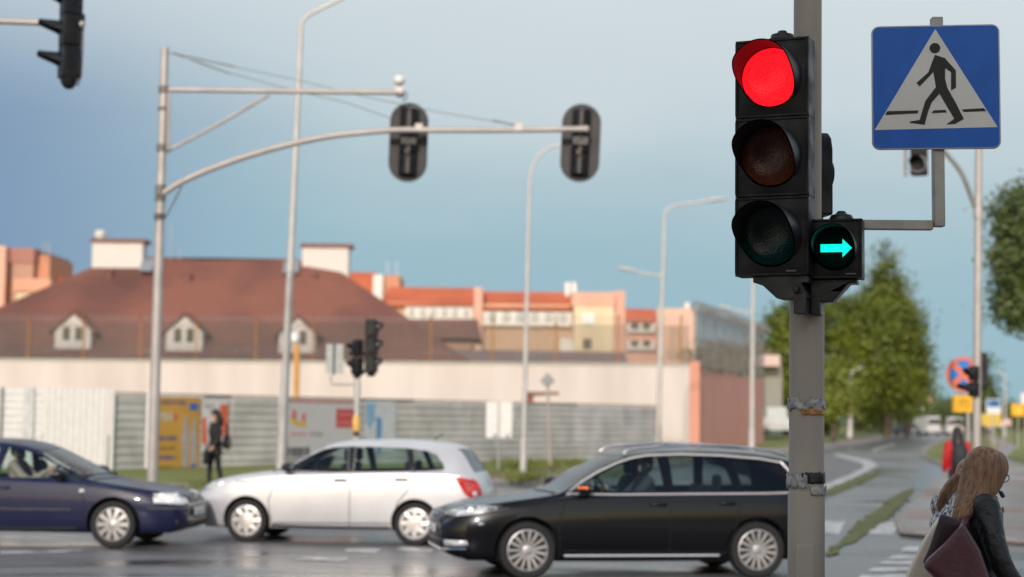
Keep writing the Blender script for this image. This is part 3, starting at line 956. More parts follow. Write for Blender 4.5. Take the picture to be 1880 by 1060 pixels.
def visor_mb(b, cx, cz, r, Lt, y0, cut=2.45, tail=.04):
    """open-bottomed tunnel hood standing out from y0 towards -y"""
    n, k = 44, 6
    for (ra, fl) in ((r, 0), (r - .006, 1)):
        vs, fs = [], []
        for j in range(n + 1):
            a = lerp(-cut, cut, j / n)          # from the top
            f_ = min(1, max(0, (cut - abs(a)) / (cut * .55)))
            ln = Lt * (tail + (1 - tail) * f_ * f_ * (3 - 2 * f_))
            for i in range(k + 1):
                rr = ra * (1 - .045 * i / k)
                vs.append((cx + rr * math.sin(a), y0 - ln * i / k, cz + rr * math.cos(a)))
        for j in range(n):
            for i in range(k):
                q = j * (k + 1) + i
                fs.append((q, q + 1, q + k + 2, q + k + 1))
        b.add(vs, fs)
    # rim
    return b
def signal_head(root, sections, w, h, rl, vis, dep=.13, back=.12, mats=None, lip=True, corner=.018, names=('section', 'lens', 'visor'), ball=True):
    """front towards local -y; sections: list of lens materials from the top; z=0 at the bottom"""
    n = len(sections)
    for i, lm in enumerate(sections):
        z0 = (n - 1 - i) * h
        b = MB()
        # door frame with a round hole is drawn as a ring between a square and a circle
        N = 48
        sq, ci, cb = [], [], []
        for j in range(N):
            a = 2 * math.pi * j / N
            c_, s_ = math.cos(a), math.sin(a)
            m_ = 1 / max(abs(c_) / (w / 2), abs(s_) / (h / 2 - .002))
            sq.append((c_ * m_, 0, z0 + h / 2 + s_ * m_))
            ci.append((c_ * (rl + .012), -.012, z0 + h / 2 + s_ * (rl + .012)))
            cb.append((c_ * (rl + .004), .03, z0 + h / 2 + s_ * (rl + .004)))
        b.add(sq + ci + cb, [(j, (j + 1) % N, N + (j + 1) % N, N + j) for j in range(N)] + [(N + j, N + (j + 1) % N, 2 * N + (j + 1) % N, 2 * N + j) for j in range(N)])
        hw, hh, cz = w / 2, h / 2 - .002, z0 + h / 2
        loop = [(-hw, -hh), (hw, -hh), (hw, hh), (-hw, hh)]
        rings = []
        for (sc_, y) in ((1, 0), (1, dep), (.86, dep + back * .6), (.55, dep + back)):
            rings.append([Vector((u * sc_, y, cz + v * (1 if sc_ > .9 else (.96 if sc_ > .8 else .9)))) for u, v in loop])
        k0 = len(b.v)
        vs = [p for r_ in rings for p in r_]
        fs = [(i_ * 4 + j, i_ * 4 + (j + 1) % 4, (i_ + 1) * 4 + (j + 1) % 4, (i_ + 1) * 4 + j) for i_ in range(3) for j in range(4)] + [(12, 13, 14, 15)]
        b.add(vs, fs)
        # raised seam at the edge of the door
        for zc in (-hh + .006, hh - .006):
            b.box((0, -.004, cz + zc), (w * .985, .012, .010))
        for xc in (-hw + .006, hw - .006):
            b.box((xc, -.004, cz), (.010, .0115, h - .03))
        b.build(names[0], HOUSING, root, local=True, smooth=30)
        b = MB()
        b.lathe([(.001, -.022), (rl * .4, -.019), (rl * .75, -.006), (rl, .018), (rl + .003, .028)], 40, (0, .01, cz), Matrix.Rotation(R(-90), 3, 'X') @ Matrix.Scale(-1, 3, Vector((0, 0, 1))))
        bb = MB()
        bb.add([(v.x, (v.y if True else 0), v.z) for v in b.v], b.f)
        bb.build(names[1], lm, root, local=True, smooth=60)
        if vis:
            b = MB(); visor_mb(b, 0, cz, rl + .012, vis, -.008)
            b.build(names[2], VISOR, root, local=True, smooth=50, fixn=False)
AX = R(-23)
hd = W(1417, 290, 8.22)
zb = W(1417, 507, 8.22).z
main = thing('traffic_light', 'black three lens traffic light with red lit, on the near pole', 'traffic light', (hd.x, hd.y, zb), AX)
signal_head(main, [REDON, AMBOFF, GRNOFF], .368, .392, .142, .228)
b = MB()
b.lathe([(.001, .055), (.02, .055), (.03, .04), (.055, .035), (.06, .015), (.075, .01), (.075, -.002), (.001, -.002)], 20, (.03, .09, .392 * 3))
b.build('top_cap', BLACKP, main, local=True)
b = MB()
b.prism([(-.10, 0), (.178, 0), (.178, -.035), (.14, -.035), (.178, -.11), (.02, -.11), (-.05, -.045), (-.10, -.028)], .02, .16, lambda u, v, t: Vector((u, t, v)))
b.box((.135, .06, -.135), (.06, .10, .10))
b.tube([(.12, .0, -.05), (.12, -.0, -.085)], .012, n=8)
b.build('bracket', BLACKP, main, local=True, bevel=.005)
b = MB(); b.box((.10, -.016, .022), (.05, .004, .008)); b.build('maker_mark', mat('grey_print', (.10, .10, .10)), main, local=True)

ha = W(1534, 460, 8.2)
arr = thing('traffic_light', 'small square filter signal showing a green arrow pointing right', 'traffic light', (ha.x, ha.y, W(1534, 512, 8.2).z), R(-17))
signal_head(arr, [mat('arrow_lens_dark', (.001, .005, .005), rough=.6, spec=.05)], .255, .295, .098, .165)
b = MB()
cz = .148
cx_ = .0
b.prism([(-.070, cz - .019), (.036, cz - .019), (.036, cz - .044), (.080, cz), (.036, cz + .044), (.036, cz + .019), (-.070, cz + .019)], -.022, -.016, lambda u, v, t: Vector((u, t, v)))
b.build('arrow', ARRON, arr, local=True, smooth=0)
b = MB(); b.lathe([(.001, .045), (.018, .045), (.03, .03), (.05, .025), (.06, .008), (.06, -.002), (.001, -.002)], 20, (.02, .08, .295)); b.build('top_cap', BLACKP, arr, local=True)
b = MB()
b.prism([(-.125, 0), (.10, 0), (.10, -.02), (.06, -.022), (-.02, -.11), (-.125, -.11)], .02, .15, lambda u, v, t: Vector((u, t, v)))
b.box((-.10, .06, -.13), (.05, .10, .09))
b.build('bracket', BLACKP, arr, local=True, bevel=.005)
b = MB(); b.box((.075, -.016, .022), (.05, .004, .007)); b.build('maker_mark', mat('grey_print', (.10, .10, .10)), arr, local=True)

hb = W(1498, 330, 8.62)
rear = thing('traffic_light', 'black rounded signal turned away behind the near pole beside the red one', 'traffic light', (hb.x, hb.y, W(1498, 398, 8.62).z), R(100))
for i in range(1):
    b = MB()
    ol = [(-.09, 0), (.09, 0), (.09, .34), (.07, .40), (.03, .43), (-.03, .43), (-.07, .40), (-.09, .34)]
    b.prism(ol, -.06, .06, lambda u, v, t: Vector((u, t, v)))
    b.build('section', HOUSING, rear, local=True, bevel=.01)
b = MB(); b.lathe([(.001, -.01), (.07, 0), (.075, .02)], 24, (0, -.075, .22), Matrix.Rotation(R(-90), 3, 'X')); b.build('lens', GRNOFF, rear, local=True)
b = MB(); b.box((0, .02, -.015), (.1, .08, .05)); b.build('bracket', BLACKP, rear, local=True)

# ------------------------------------------------------------------ pedestrian crossing sign
SD = 8.3
sc = W(1718, 160, SD)
SY = R(-7)
sign = thing('crossing_sign', 'square blue pedestrian crossing sign on a bent bracket at the near pole', 'road sign', (sc.x, sc.y, sc.z), 0, rot=(0, R(-.2), SY))
hS = .306
def rrect(w, h, r, n=6):
    o = []
    for cx, cy, a0 in ((w - r, h - r, 0), (-w + r, h - r, 90), (-w + r, -h + r, 180), (w - r, -h + r, 270)):
        for i in range(n + 1):
            a = R(a0 + 90 * i / n)
            o.append((cx + r * math.cos(a), cy + r * math.sin(a)))
    return o
up = lambda u, v, t: Vector((u, t, v))
b = MB(); b.prism(rrect(hS, hS, .032), 0, .012, up)
b.build('plate', mat('sign_blue', (.003, .115, .52), rough=.4, var=.08, scale=7), sign, local=True, smooth=0)
b = MB()
ed = [Vector((u, .006, v)) for u, v in rrect(hS + .001, hS + .001, .033)]
b.tube(ed, .0065, n=6, closed=True)
b.build('rim', mat('sign_rim', (.42, .43, .46), rough=.4, metal=.4), sign, local=True)
def S2(x, y):
    return ((x - 486.5) / 797 * 2 * hS, (495.5 - y) / 815 * 2 * hS)
b = MB(); b.prism([S2(487, 106), S2(96, 779), S2(873, 769)], -.0015, .004, up)
b.build('white_triangle', mat('sign_white', (.70, .69, .65), rough=.45, var=.05, scale=3), sign, local=True, smooth=0)
fig = [(483, 280), (545, 303), (614, 386), (614, 503), (583, 521), (584, 398), (547, 370), (545, 440), (560, 505), (612, 605), (661, 713), (606, 745), (550, 748), (601, 710), (553, 622), (509, 541), (458, 602), (436, 660), (413, 748), (318, 734), (321, 725), (382, 716), (398, 660), (420, 588), (487, 497), (472, 394), (447, 425), (383, 491), (365, 466), (440, 397), (462, 335)]
b = MB(); b.prism([S2(*p) for p in fig], -.0035, -.001, up)
hc = S2(483, 235)
b.prism([(hc[0] + .0262 * math.cos(2 * math.pi * i / 28), hc[1] + .0262 * math.sin(2 * math.pi * i / 28)) for i in range(28)], -.0035, -.001, up)
b.build('walking_figure', mat('sign_black', (.008, .008, .009), rough=.5), sign, local=True, smooth=0)
b = MB()
for st in ([(176, 654), (376, 652), (370, 671), (165, 679)], [(470, 653), (544, 650), (556, 668), (459, 671)], [(650, 649), (788, 642), (803, 662), (662, 666)]):
    b = MB(); b.prism([S2(*p) for p in st], -.0034, -.001, up)
    b.build('crossing_line', mat('sign_black', (.008, .008, .009)), sign, local=True, smooth=0)
TUBE = mat('bracket_grey', (.38, .36, .33), rough=.5, metal=.2, var=.15, scale=8)
b = MB()
p_top, p_cor = W(1721, 33, SD + .05), W(1721, 417, SD + .05)
p_in = W(1495, 409, SD + .05)
M_ = sign
def loc(pw):
    return Matrix.Rotation(-SY, 3, 'Z') @ (Vector(pw) - sc)
b = MB()
bx = lambda c, s: b.box(loc(c), s, rz=-SY)
bx(((p_top + p_cor) / 2).to_tuple(), (.055, .055, p_top.z - p_cor.z))
bx(((p_in + p_cor) / 2 + Vector((-.015, 0, .0))).to_tuple(), (p_cor.x - p_in.x - .026, .05, .048))
b.build('bracket_arm', TUBE, sign, local=True, bevel=.005)
b = MB()
for zc in (.2, -.2):
    b.box((.0, .022, zc), (.16, .02, .035))
b.build('clamp', TUBE, sign, local=True)

# ------------------------------------------------------------------ mast arm with two signals (left)
DM = 28.2
m0, m1 = W(279, 900, DM), W(303, 88, DM)
lean = (m1 - m0) / (m1.z - m0.z)
mb_ = m0 - lean * m0.z
mast = thing('signal_mast', 'tall steel mast whose long curved arm reaches right over the junction', 'signal mast', mb_)
b = MB(); b.tube([mb_, mb_ + lean * 3, mb_ + lean * m1.z], [.092, .086, .066], n=18)
b.tube([mb_, mb_ + lean * .02], [.2, .2], n=18)
b.build('shaft', GALV, mast)
b = MB(); arm = spline([W(x, y, DM - .02) for x, y in [(300, 355), (330, 336), (380, 313), (450, 288), (520, 268), (600, 251), (670, 243), (730, 239), (800, 239), (900, 239), (1000, 238), (1076, 237)]], 6)
b.tube(arm, [lerp(.056, .05, i / len(arm)) for i in range(len(arm))], n=12)
b.ball(arm[-1], .062, 10)
for x in (769, 952):
    b.box(W(x, 234, DM - .02), (.12, .1, .12))
b.build('mast_arm', GALV, mast)
b = MB(); b.tube([W(300, 165, DM), W(320, 165, DM), W(735, 170, DM)], .046, n=12); b.build('upper_arm', GALV, mast)
b = MB(); b.tube([W(303, 280, DM), W(400, 229, DM), W(494, 174, DM)], .03, n=10); b.build('brace', GALV, mast)
b = MB()
for py, hgt in ((165, .12), (200, .06), (272, .12), (398, .1)):
    bc = MB(); q = W(301 - (py - 165) * .034, py, DM); bc.tube([q - Vector((0, 0, hgt / 2)), q + Vector((0, 0, hgt / 2))], .092, n=14); bc.build('clamp', mat('clamp_grey', (.16, .15, .14), rough=.5), mast)
for py, hgt in ((352, .22), (365, .1)):
    q = W(301 - (py - 165) * .034, py, DM)
    b.tube([q - Vector((0, 0, hgt / 2)), q + Vector((0, 0, hgt / 2))], .092, n=14)
b.tube([W(304, 400, DM), W(322, 366, DM), W(334, 342, DM)], .014, n=6)
b.build('clamp', mat('clamp_grey', (.16, .15, .14), rough=.5), mast)
b = MB()
b.tube([W(310, 170, DM - .05), W(309, 276, DM - .05)], .03, n=8); b.build('hanger', GALV, mast)
b = MB()
for pts in ([(310, 97), (360, 108), (430, 123), (540, 146), (680, 180), (800, 205), (945, 230)], [(310, 97), (360, 112), (424, 135), (540, 166), (640, 190), (716, 217)]):
    b.tube([W(x, y, DM) for x, y in pts], .008, n=5, cap=False)
for x0, y0, x1, y1 in [(345, 104, 432, 123), (350, 110, 424, 136), (318, 98, 345, 104), (905, 221, 945, 230)]:
    b.tube([W(x0, y0, DM), W(x1, y1, DM)], .016, n=6)
b.build('stay_wire', mat('stay_wire', (.22, .25, .25), rough=.6), mast, fixn=False)
cmr = thing('traffic_camera', 'small white camera on the end of the upper arm of the curved mast', 'camera', W(735, 176, DM))
b = MB(); b.tube([W(735, 178, DM), W(736, 160, DM)], [.07, .06], n=10); b.build('mount', mat('clamp_grey', (.16, .15, .14)), cmr)
b = MB(); b.box(W(734, 166, DM), (.14, .14, .1)); b.build('bracket', GALV, cmr)
b = MB(); b.ball(W(733, 148, DM), (.1, .14, .09), 14); b.build('camera_body', mat('camera_white', (.85, .85, .83), rough=.3), cmr)
b = MB(); b.tube([W(738, 168, DM), W(748, 172, DM), W(746, 182, DM), W(738, 186, DM)], .01, n=5); b.build('cable', BLACKP, cmr)

BACKB = mat('backboard_grey', (.030, .029, .030), rough=.6, var=.25, scale=5)
def board_signal(px, pyt, pyb, d, wpx, tilt, label, rz=0.0):
    c = W(px, (pyt + pyb) / 2, d)
    H = (pyb - pyt) * d / FPX / 2; w = wpx * d / FPX / 2
    o = thing('traffic_light', label, 'traffic light', c, rot=(0, R(tilt), rz))
    st = [(w * math.cos(a), (H - w) * (1 if math.sin(a) >= 0 else -1) + w * math.sin(a)) for a in (2 * math.pi * (i + .5) / 40 for i in range(40))]
    b = MB(); b.prism(st, .0, .02, up)
    b.build('backboard', BACKB, o, local=True, smooth=0)
    b = MB(); b.tube([Vector((u * 1.0, .01, v)) for u, v in st], .016, n=6, closed=True)
    b.build('backboard_rim', mat('board_rim', (.045, .042, .040), rough=.6), o, local=True)
    b = MB()
    for i in (-1, 0, 1):
        z0 = i * H * .58
        b.rings([[Vector((u, -t, z0 + v)) for u, v in [(-s, -hh), (s, -hh), (s, hh), (-s, hh)]] for s, hh, t in ((.155, H * .285, -.02), (.155, H * .285, .06), (.08, H * .27, .15), (.05, H * .24, .17))])
    b.build('housing', HOUSING, o, local=True, bevel=.01)
    b = MB(); b.box((.0, -.18, 0), (.05, .02, H * 1.65)); b.build('rail', mat('rail_grey', (.10, .09, .085), rough=.7), o, local=True)
    b = MB(); b.box((0, -.20, .0), (.26, .08, .14)); b.tube([(-.03, -.2, -.2), (-.03, -.26, -.2)], .04, n=8); b.build('bracket', BLACKP, o, local=True)
    for i in (-1, 0, 1):
        b = MB(); visor_mb(b, 0, i * H * .58, .115, .22, 0)
        for k_ in range(len(b.v)): b.v[k_] = Vector((b.v[k_].x, .022 - b.v[k_].y, b.v[k_].z))
        b.build('visor', VISOR, o, local=True, fixn=False)
    return o
board_signal(750, 189, 334, DM + .35, 68, 1.2, 'black oval backed signal seen from behind at the middle of the curved arm', R(4))
board_signal(1066, 191, 334, DM + .35, 69, 2.2, 'black oval backed signal seen from behind at the tip of the curved arm', R(-3))

# mast arm signal cut by the top left corner
DL = 23.0
lm = thing('signal_mast', 'steel mast beyond the left edge whose straight arm enters at the top left', 'signal mast', (W(-900, 900, DL).x, DL, 0))
q0 = W(150, 45, DL); xb = W(-900, 900, DL).x
b = MB(); b.tube([(xb, DL, 0), (xb, DL, 8.2)], [.11, .07], n=16); b.build('shaft', GALV, lm)
b = MB(); b.tube([(xb, DL, W(-800, 20, DL).z), W(-300, 30, DL), W(0, 39, DL), q0], [.055, .05, .046, .044], n=12); b.ball(q0, .052, 10); b.build('mast_arm', GALV, lm)
tl = thing('traffic_light', 'dark signal with three hoods seen from the side at the top left corner', 'traffic light', W(122, 164, DL), R(-62))
sc_ = DL / FPX
for i in range(3):
    z0 = .16 + i * .44
    b = MB(); b.rings([[Vector((u, t, z0 + v)) for u, v in [(-s, .0), (s, .0), (s, .43), (-s, .43)]] for s, t in ((.15, -.1), (.15, .06), (.09, .16), (.05, .18))])
    b.build('section', HOUSING, tl, local=True, bevel=.012)
    b = MB(); visor_mb(b, 0, z0 + .215, .13, .3, -.1, cut=2.0); b.build('visor', VISOR, tl, local=True, fixn=False)
    b = MB(); b.lathe([(.001, 0), (.11, .01), (.112, .02)], 24, (0, -.115, z0 + .215), Matrix.Rotation(R(-90), 3, 'X')); b.build('lens', GRNOFF, tl, local=True)
b = MB(); b.rings([[Vector((.15 * s * math.cos(a), .03 + .13 * s * math.sin(a), z)) for a in (2 * math.pi * i / 16 for i in range(16))] for s, z in ((.12, 0), (.5, .02), (.8, .08), (1, .165))]); b.build('end_cap', BLACKP, tl, local=True)
b = MB(); b.tube([(.02, .19, 1.0), (.03, .2, .8), (.02, .2, .5), (.03, .19, .2), (.0, .15, .06)], .011, n=6); b.build('cable', mat('cable_pink', (.45, .32, .27), rough=.6), tl, local=True)
b = MB(); b.box((0, .16, .98), (.14, .1, .16)); b.build('bracket', BLACKP, tl, local=True)

# ------------------------------------------------------------------ street lamps
def lamp_post(label, base_px, top_px, d, r0, r1, arms, m=GALVL, zg=None):
    p0, p1 = W(*base_px, d), W(*top_px, d)
    ln = (p1 - p0) / (p1.z - p0.z)
    z_ = zg if zg is not None else 0.0
    bs = p0 + ln * (z_ - p0.z)
    o = thing('street_lamp', label, 'street lamp', bs, group='street lamps at the junction')
    b = MB(); zt = p1.z - z_
    b.tube([bs, bs + ln * (zt * .12), bs + ln * (zt * .121), bs + ln * zt], [r0 * 1.25, r0 * 1.2, r0, r1], n=14); b.build('post', m, o)
    for path, lum in arms:
        pts = spline([W(x, y, d) for x, y in path], 6)
        b = MB(); b.tube(pts, r1 * .85, n=10); b.build('arm', m, o)
        q = pts[-1]; t = (pts[-1] - pts[-2]).normalized()
        b = MB()
        b.rings([[q + t * (a * lum) + Vector((0, 1, 0)) * (wv * math.cos(th)) + Vector((0, 0, 1)) * (hv * math.sin(th)) for th in (2 * math.pi * i / 12 for i in range(12))] for a, wv, hv in ((-.1, .05, .04), (0, .09, .06), (.35, .16, .085), (.8, .15, .07), (1, .06, .03))])
        b.build('luminaire', mat('luminaire_grey', (.62, .60, .57), rough=.4), o)
    return o
lamp_post('tall pale street lamp bending right beyond the white hatchback, cut by the top', (517, 850), (553, 48), 36, .095, .05, [([(553, 52), (555, 40), (570, 26), (610, 6), (660, -18)], .7)], GALVL, 0.15)
lamp_post('slim grey street lamp on the verge curving right behind the arm tip signal', (960, 873), (972, 335), 47, .075, .045, [([(972, 338), (976, 310), (990, 285), (1015, 269), (1060, 262), (1080, 260)], .32)], GALVL, 0.2)
lamp_post('two armed grey street lamp near the wall corner', (1207, 826), (1220, 405), 72, .12, .06, [([(1220, 408), (1221, 392), (1232, 380), (1260, 374), (1298, 369)], .9), ([(1216, 506), (1200, 505), (1166, 498)], .8)], GALVL, 0.3)
lamp_post('grey street lamp in front of the pink side wall', (1380, 826), (1383, 470), 80, .12, .07, [([(1383, 472), (1384, 455), (1395, 446), (1420, 442)], .9), ([(1382, 574), (1360, 572), (1344, 568)], .6)], GALVL, 0.3)
lamp_post('short pale lamp post beside the tree trunks left of the side road', (1560, 800), (1562, 690), 150, .22, .15, [([(1562, 692), (1563, 684), (1570, 680)], .8)], GALVL, 0.3)
lamp_post('thin far lamp post at the end of the tree row', (1641, 790), (1645, 700), 210, .2, .12, [([(1645, 702), (1646, 696), (1654, 693)], .9)], GALVL, 0.2)
lamp_post('thin hazy far lamp post between the blue sign and the pale sky', (1845, 790), (1845, 690), 190, .13, .1, [([(1845, 692), (1845, 686), (1838, 684)], .8)], GALVL, 0.1)

# ------------------------------------------------------------------ signal mast on the right, behind the crossing sign
DR = 31.0
r0_, r1_ = W(1793, 820, DR), W(1797, 262, DR)
ln = (r1_ - r0_) / (r1_.z - r0_.z); rb = r0_ - ln * (r0_.z - .1)
rm_ = thing('signal_mast', 'slim beige mast rising behind the blue crossing sign with a curved arm', 'signal mast', rb)
b = MB(); b.tube([rb, rb + ln * 2.5, rb + ln * (r1_.z + .3)], [.082, .075, .062], n=16)
q = W(1796, 392, DR); b.tube([q - Vector((0, 0, .1)), q + Vector((0, 0, .1))], .09, n=14); b.build('shaft', GALV, rm_)
b = MB(); b.tube(spline([W(x, y, DR) for x, y in [(1796, 398), (1784, 365), (1766, 320), (1742, 288), (1715, 262), (1690, 245)]], 6), .045, n=10); b.build('mast_arm', mat('arm_grey', (.20, .20, .18), rough=.5), rm_)
hs_ = thing('traffic_light', 'dark signal head hanging half hidden behind the lower edge of the crossing sign', 'traffic light', W(1688, 322, DR), R(-25))
b = MB(); b.rings([[Vector((u * s, t, v)) for u, v in [(-.15, 0), (.15, 0), (.15, 1.1), (-.15, 1.1)]] for s, t in ((1, -.1), (1, .05), (.6, .15))]); b.build('housing', HOUSING, hs_, local=True, bevel=.012)
b = MB(); visor_mb(b, 0, .2, .14, .25, -.1); b.build('visor', VISOR, hs_, local=True, fixn=False)
b = MB(); b.lathe([(.14, 0), (.155, .0), (.155, .03), (.14, .03)], 24, (0, -.11, .2), Matrix.Rotation(R(-90), 3, 'X')); b.build('lens_ring', mat('pale_ring', (.30, .29, .31), rough=.4), hs_, local=True)
b = MB(); b.box((-.26, 0, .55), (.05, .1, 1.1)); b.build('side_rail', mat('pale_ring', (.6, .58, .6)), hs_, local=True)
pa = thing('traffic_light', 'small hooded black pedestrian signal on the left of the beige mast', 'traffic light', W(1784, 729, DR - .1), R(-70))
for i in range(2):
    z0 = i * .29
    b = MB(); b.box((0, .05, z0 + .14), (.2, .12, .27)); b.build('section', HOUSING, pa, local=True, bevel=.02)
    b = MB(); visor_mb(b, 0, z0 + .15, .095, .26 if i == 0 else .12, -.02); b.build('visor', VISOR, pa, local=True, fixn=False)
    b = MB(); b.lathe([(.001, 0), (.09, .01), (.092, .02)], 20, (0, -.03, z0 + .15), Matrix.Rotation(R(-90), 3, 'X')); b.build('lens', GRNOFF, pa, local=True)
pc = thing('traffic_light', 'tall narrow black signal back on the right of the beige mast', 'traffic light', W(1803, 714, DR + .15), R(165))
b = MB(); b.box((0, 0, .33), (.2, .16, .66)); b.build('housing', HOUSING, pc, local=True, bevel=.02)
b = MB(); visor_mb(b, 0, .48, .09, .2, -.08); visor_mb(b, 0, .18, .09, .2, -.08); b.build('visor', VISOR, pc, local=True, fixn=False)

# ------------------------------------------------------------------ no stopping sign and other signs (right)
DN = 36.0
def disc_sign():
    c = W(1769, 688, DN); r = 32.5 * DN / FPX
    p_ = W(1774, 860, DN)
    o = thing('no_stopping_sign', 'round blue no stopping sign with a red cross above a yellow plate', 'road sign', (c.x, DN, .1))
    dk = lambda rr, t0, t1, m, n_: (lambda b: (b.prism([(c.x + rr * math.cos(2 * math.pi * i / 40), c.z + rr * math.sin(2 * math.pi * i / 40)) for i in range(40)], t0, t1, lambda u, v, t: Vector((u, t, v))), b.build(n_, m, o, smooth=0)))(MB())
    dk(r, DN, DN + .02, mat('sign_red', (.72, .17, .09), rough=.45), 'red_disc')
    b = MB()
    k = .80 * r
    for q in range(4):
        a0, a1 = R(90 * q + 13), R(90 * q + 77)
        a0, a1 = a0 - R(45), a1 - R(45)
        rr = .80 * r
        ctr = (.20 * r * math.cos((a0 + a1) / 2), .20 * r * math.sin((a0 + a1) / 2))
        pts = [ctr] + [(rr * math.cos(lerp(a0, a1, i / 10)), rr * math.sin(lerp(a0, a1, i / 10))) for i in range(11)]
        b.prism([(c.x + u, c.z + v) for u, v in pts], DN - .004, DN + .001, lambda u, v, t: Vector((u, t, v)))
    b.build('blue_quarters', mat('sign_blue_bright', (.01, .19, .58), rough=.4), o, smooth=0)
    b = MB(); b.tube([(c.x + .1, DN + .04, .1), (c.x + .1, DN + .04, c.z + .3)], .035, n=10); b.build('post', GALV, o)
    a, e = W(1748, 757, DN), W(1786, 726, DN)
    b = MB(); b.box(((a.x + e.x) / 2, DN + .005, (a.z + e.z) / 2), (e.x - a.x, .02, e.z - a.z)); b.build('yellow_plate', mat('sign_yellow', (.80, .42, .012), rough=.45), o, bevel=.005)
    b = MB()
    for i in range(3):
        x = lerp(a.x, e.x, .38 + i * .18)
        b.prism([(x - .035, a.z + .1), (x - .015, a.z + .1), (x + .035, e.z - .1), (x + .015, e.z - .1)], DN - .012, DN - .004, lambda u, v, t: Vector((u, t, v)))
        b.prism([(x - .03, e.z - .13), (x + .03, e.z - .13), (x + .03, e.z - .11), (x - .03, e.z - .11)], DN - .013, DN - .004, lambda u, v, t: Vector((u, t, v)))
    b.build('plate_marks', mat('plate_brown', (.30, .17, .01)), o, smooth=0)
disc_sign()
def post_sign(name, label, xl, xr, yt, yb, d, m, marks=None, pm=GALV, post=True, zg=.1):
    a, e = W(xl, yb, d), W(xr, yt, d)
    o = thing(name, label, 'road sign', ((a.x + e.x) / 2, d, zg))
    b = MB(); b.box(((a.x + e.x) / 2, d, (a.z + e.z) / 2), (e.x - a.x, .04, e.z - a.z)); b.build('plate', m, o, bevel=.01)
    if post:
        b = MB(); b.tube([((a.x + e.x) / 2, d + .07, zg), ((a.x + e.x) / 2, d + .07, e.z - .1)], .045, n=8); b.build('post', pm, o)
    for mk in marks or []:
        (u0, v0, u1, v1, mm_) = mk
        b = MB(); b.box((lerp(a.x, e.x, (u0 + u1) / 2), d - .022, lerp(a.z, e.z, (v0 + v1) / 2)), ((e.x - a.x) * (u1 - u0), .012, (e.z - a.z) * (v1 - v0))); b.build('panel_mark', mm_, o)
    return o
SBL = mat('sign_blue_soft', (.05, .20, .48), rough=.4)
SWH = mat('sign_white_far', (.72, .72, .72), rough=.4)
SYE = mat('sign_yellow', (.80, .42, .012))
SRD = mat('barrier_red', (.62, .10, .07), rough=.5)
post_sign('direction_sign', 'small blue and white board sign right of the beige mast', 1811, 1838, 733, 760, 110, SWH, [(.06, .45, .94, .94, SBL), (.38, .55, .5, .85, SWH), (.6, .55, .7, .85, SWH)])
post_sign('yellow_board', 'yellow board sign cut by the right edge of the road', 1857, 1882, 742, 764, 110, SYE, [(.3, .3, .7, .6, mat('sign_gold', (.85, .6, .1)))])
post_sign('yellow_board', 'wide yellow banner low down below the blue and white sign', 1802, 1838, 760, 782, 130, mat('banner_yellow', (.62, .45, .08), rough=.6))
post_sign('round_sign', 'pale round sign at the right edge above the yellow board', 1874, 1890, 722, 742, 118, SWH)
for i, (px, py, lb) in enumerate([(1818, 786, 'red and white road works barrier nearest the beige mast'), (1834, 784, 'red and white road works barrier between two others'), (1849, 781, 'red and white road works barrier by the grass bank')]):
    d = 135
    q = W(px, py, d)
    o = thing('barrier', lb, 'barrier', (q.x, d, .1), group='road works barriers')
    b = MB(); b.box((q.x, d, q.z + .25), (.62, .06, .5)); b.build('board', SWH, o)
    b = MB()
    for s in (-.2, .1):
        b.prism([(q.x + s - .06, q.z + .02), (q.x + s + .06, q.z + .02), (q.x + s + .16, q.z + .48), (q.x + s + .04, q.z + .48)], d - .045, d - .03, lambda u, v, t: Vector((u, t, v)))
    b.build('red_stripe', SRD, o, smooth=0)
    b = MB()
    for s in (-.25, .25): b.tube([(q.x + s, d + .04, .1), (q.x + s, d + .04, q.z + .4)], .03, n=6)
    b.build('leg', GALV, o)

# ------------------------------------------------------------------ pedestrian signal post in the middle, twin board, priority sign
DP = 34.0
pq = W(655, 800, DP)
pp = thing('signal_pole', 'thin post with a yellow push button behind the white hatchback', 'pole', (pq.x, DP, 0))
b = MB(); b.tube([(pq.x, DP, 0), W(656, 690, DP)], [.06, .052], n=12); b.tube([W(656, 725, DP), W(656, 700, DP)], .07, n=12); b.build('shaft', GALVL, pp)
b = MB(); b.rings([[W(654.5, y, DP) + Vector((r_ * math.cos(a), -.05 + r_ * math.sin(a), 0)) for a in (2 * math.pi * i / 12 for i in range(12))] for y, r_ in ((795, .045), (790, .075), (772, .08), (762, .05))]); b.build('push_button', mat('button_yellow', (.80, .48, .13), rough=.5), pp)
b = MB(); b.tube([W(654.5, 800, DP) + Vector((0, -.05, 0)), W(654.5, 790, DP) + Vector((0, -.05, 0))], .06, n=10); b.build('button_base', BLACKP, pp)
b = MB(); b.tube([W(608, 690, DP), W(608, 706, DP), W(652, 706, DP)], .022, n=8); b.build('side_arm', GALV, pp)
b = MB(); b.tube([W(640, 648, DP), W(672, 650, DP)], .04, n=8); b.tube([W(656, 692, DP), W(668, 684, DP), W(675, 672, DP)], .03, n=6); b.build('bracket', BLACKP, pp)
tw = thing('info_plate', 'pair of narrow grey plates on the side arm of the thin push button post', 'sign', W(612, 690, DP))
for xl, xr in ((598, 612), (615, 631)):
    b = MB(); a, e = W(xl, 686, DP), W(xr, 632, DP); b.box(((a.x + e.x) / 2, DP, (a.z + e.z) / 2), (e.x - a.x, .03, e.z - a.z)); b.build('plate', mat('plate_grey', (.42, .43, .41), rough=.5), tw, bevel=.005)
b = MB(); b.box(W(613, 660, DP) + Vector((0, .03, 0)), (.04, .03, .62)); b.build('mount', BLACKP, tw)
s1 = thing('traffic_light', 'tall black signal seen side-on at the top of the thin push button post', 'traffic light', W(684, 690, DP), R(82))
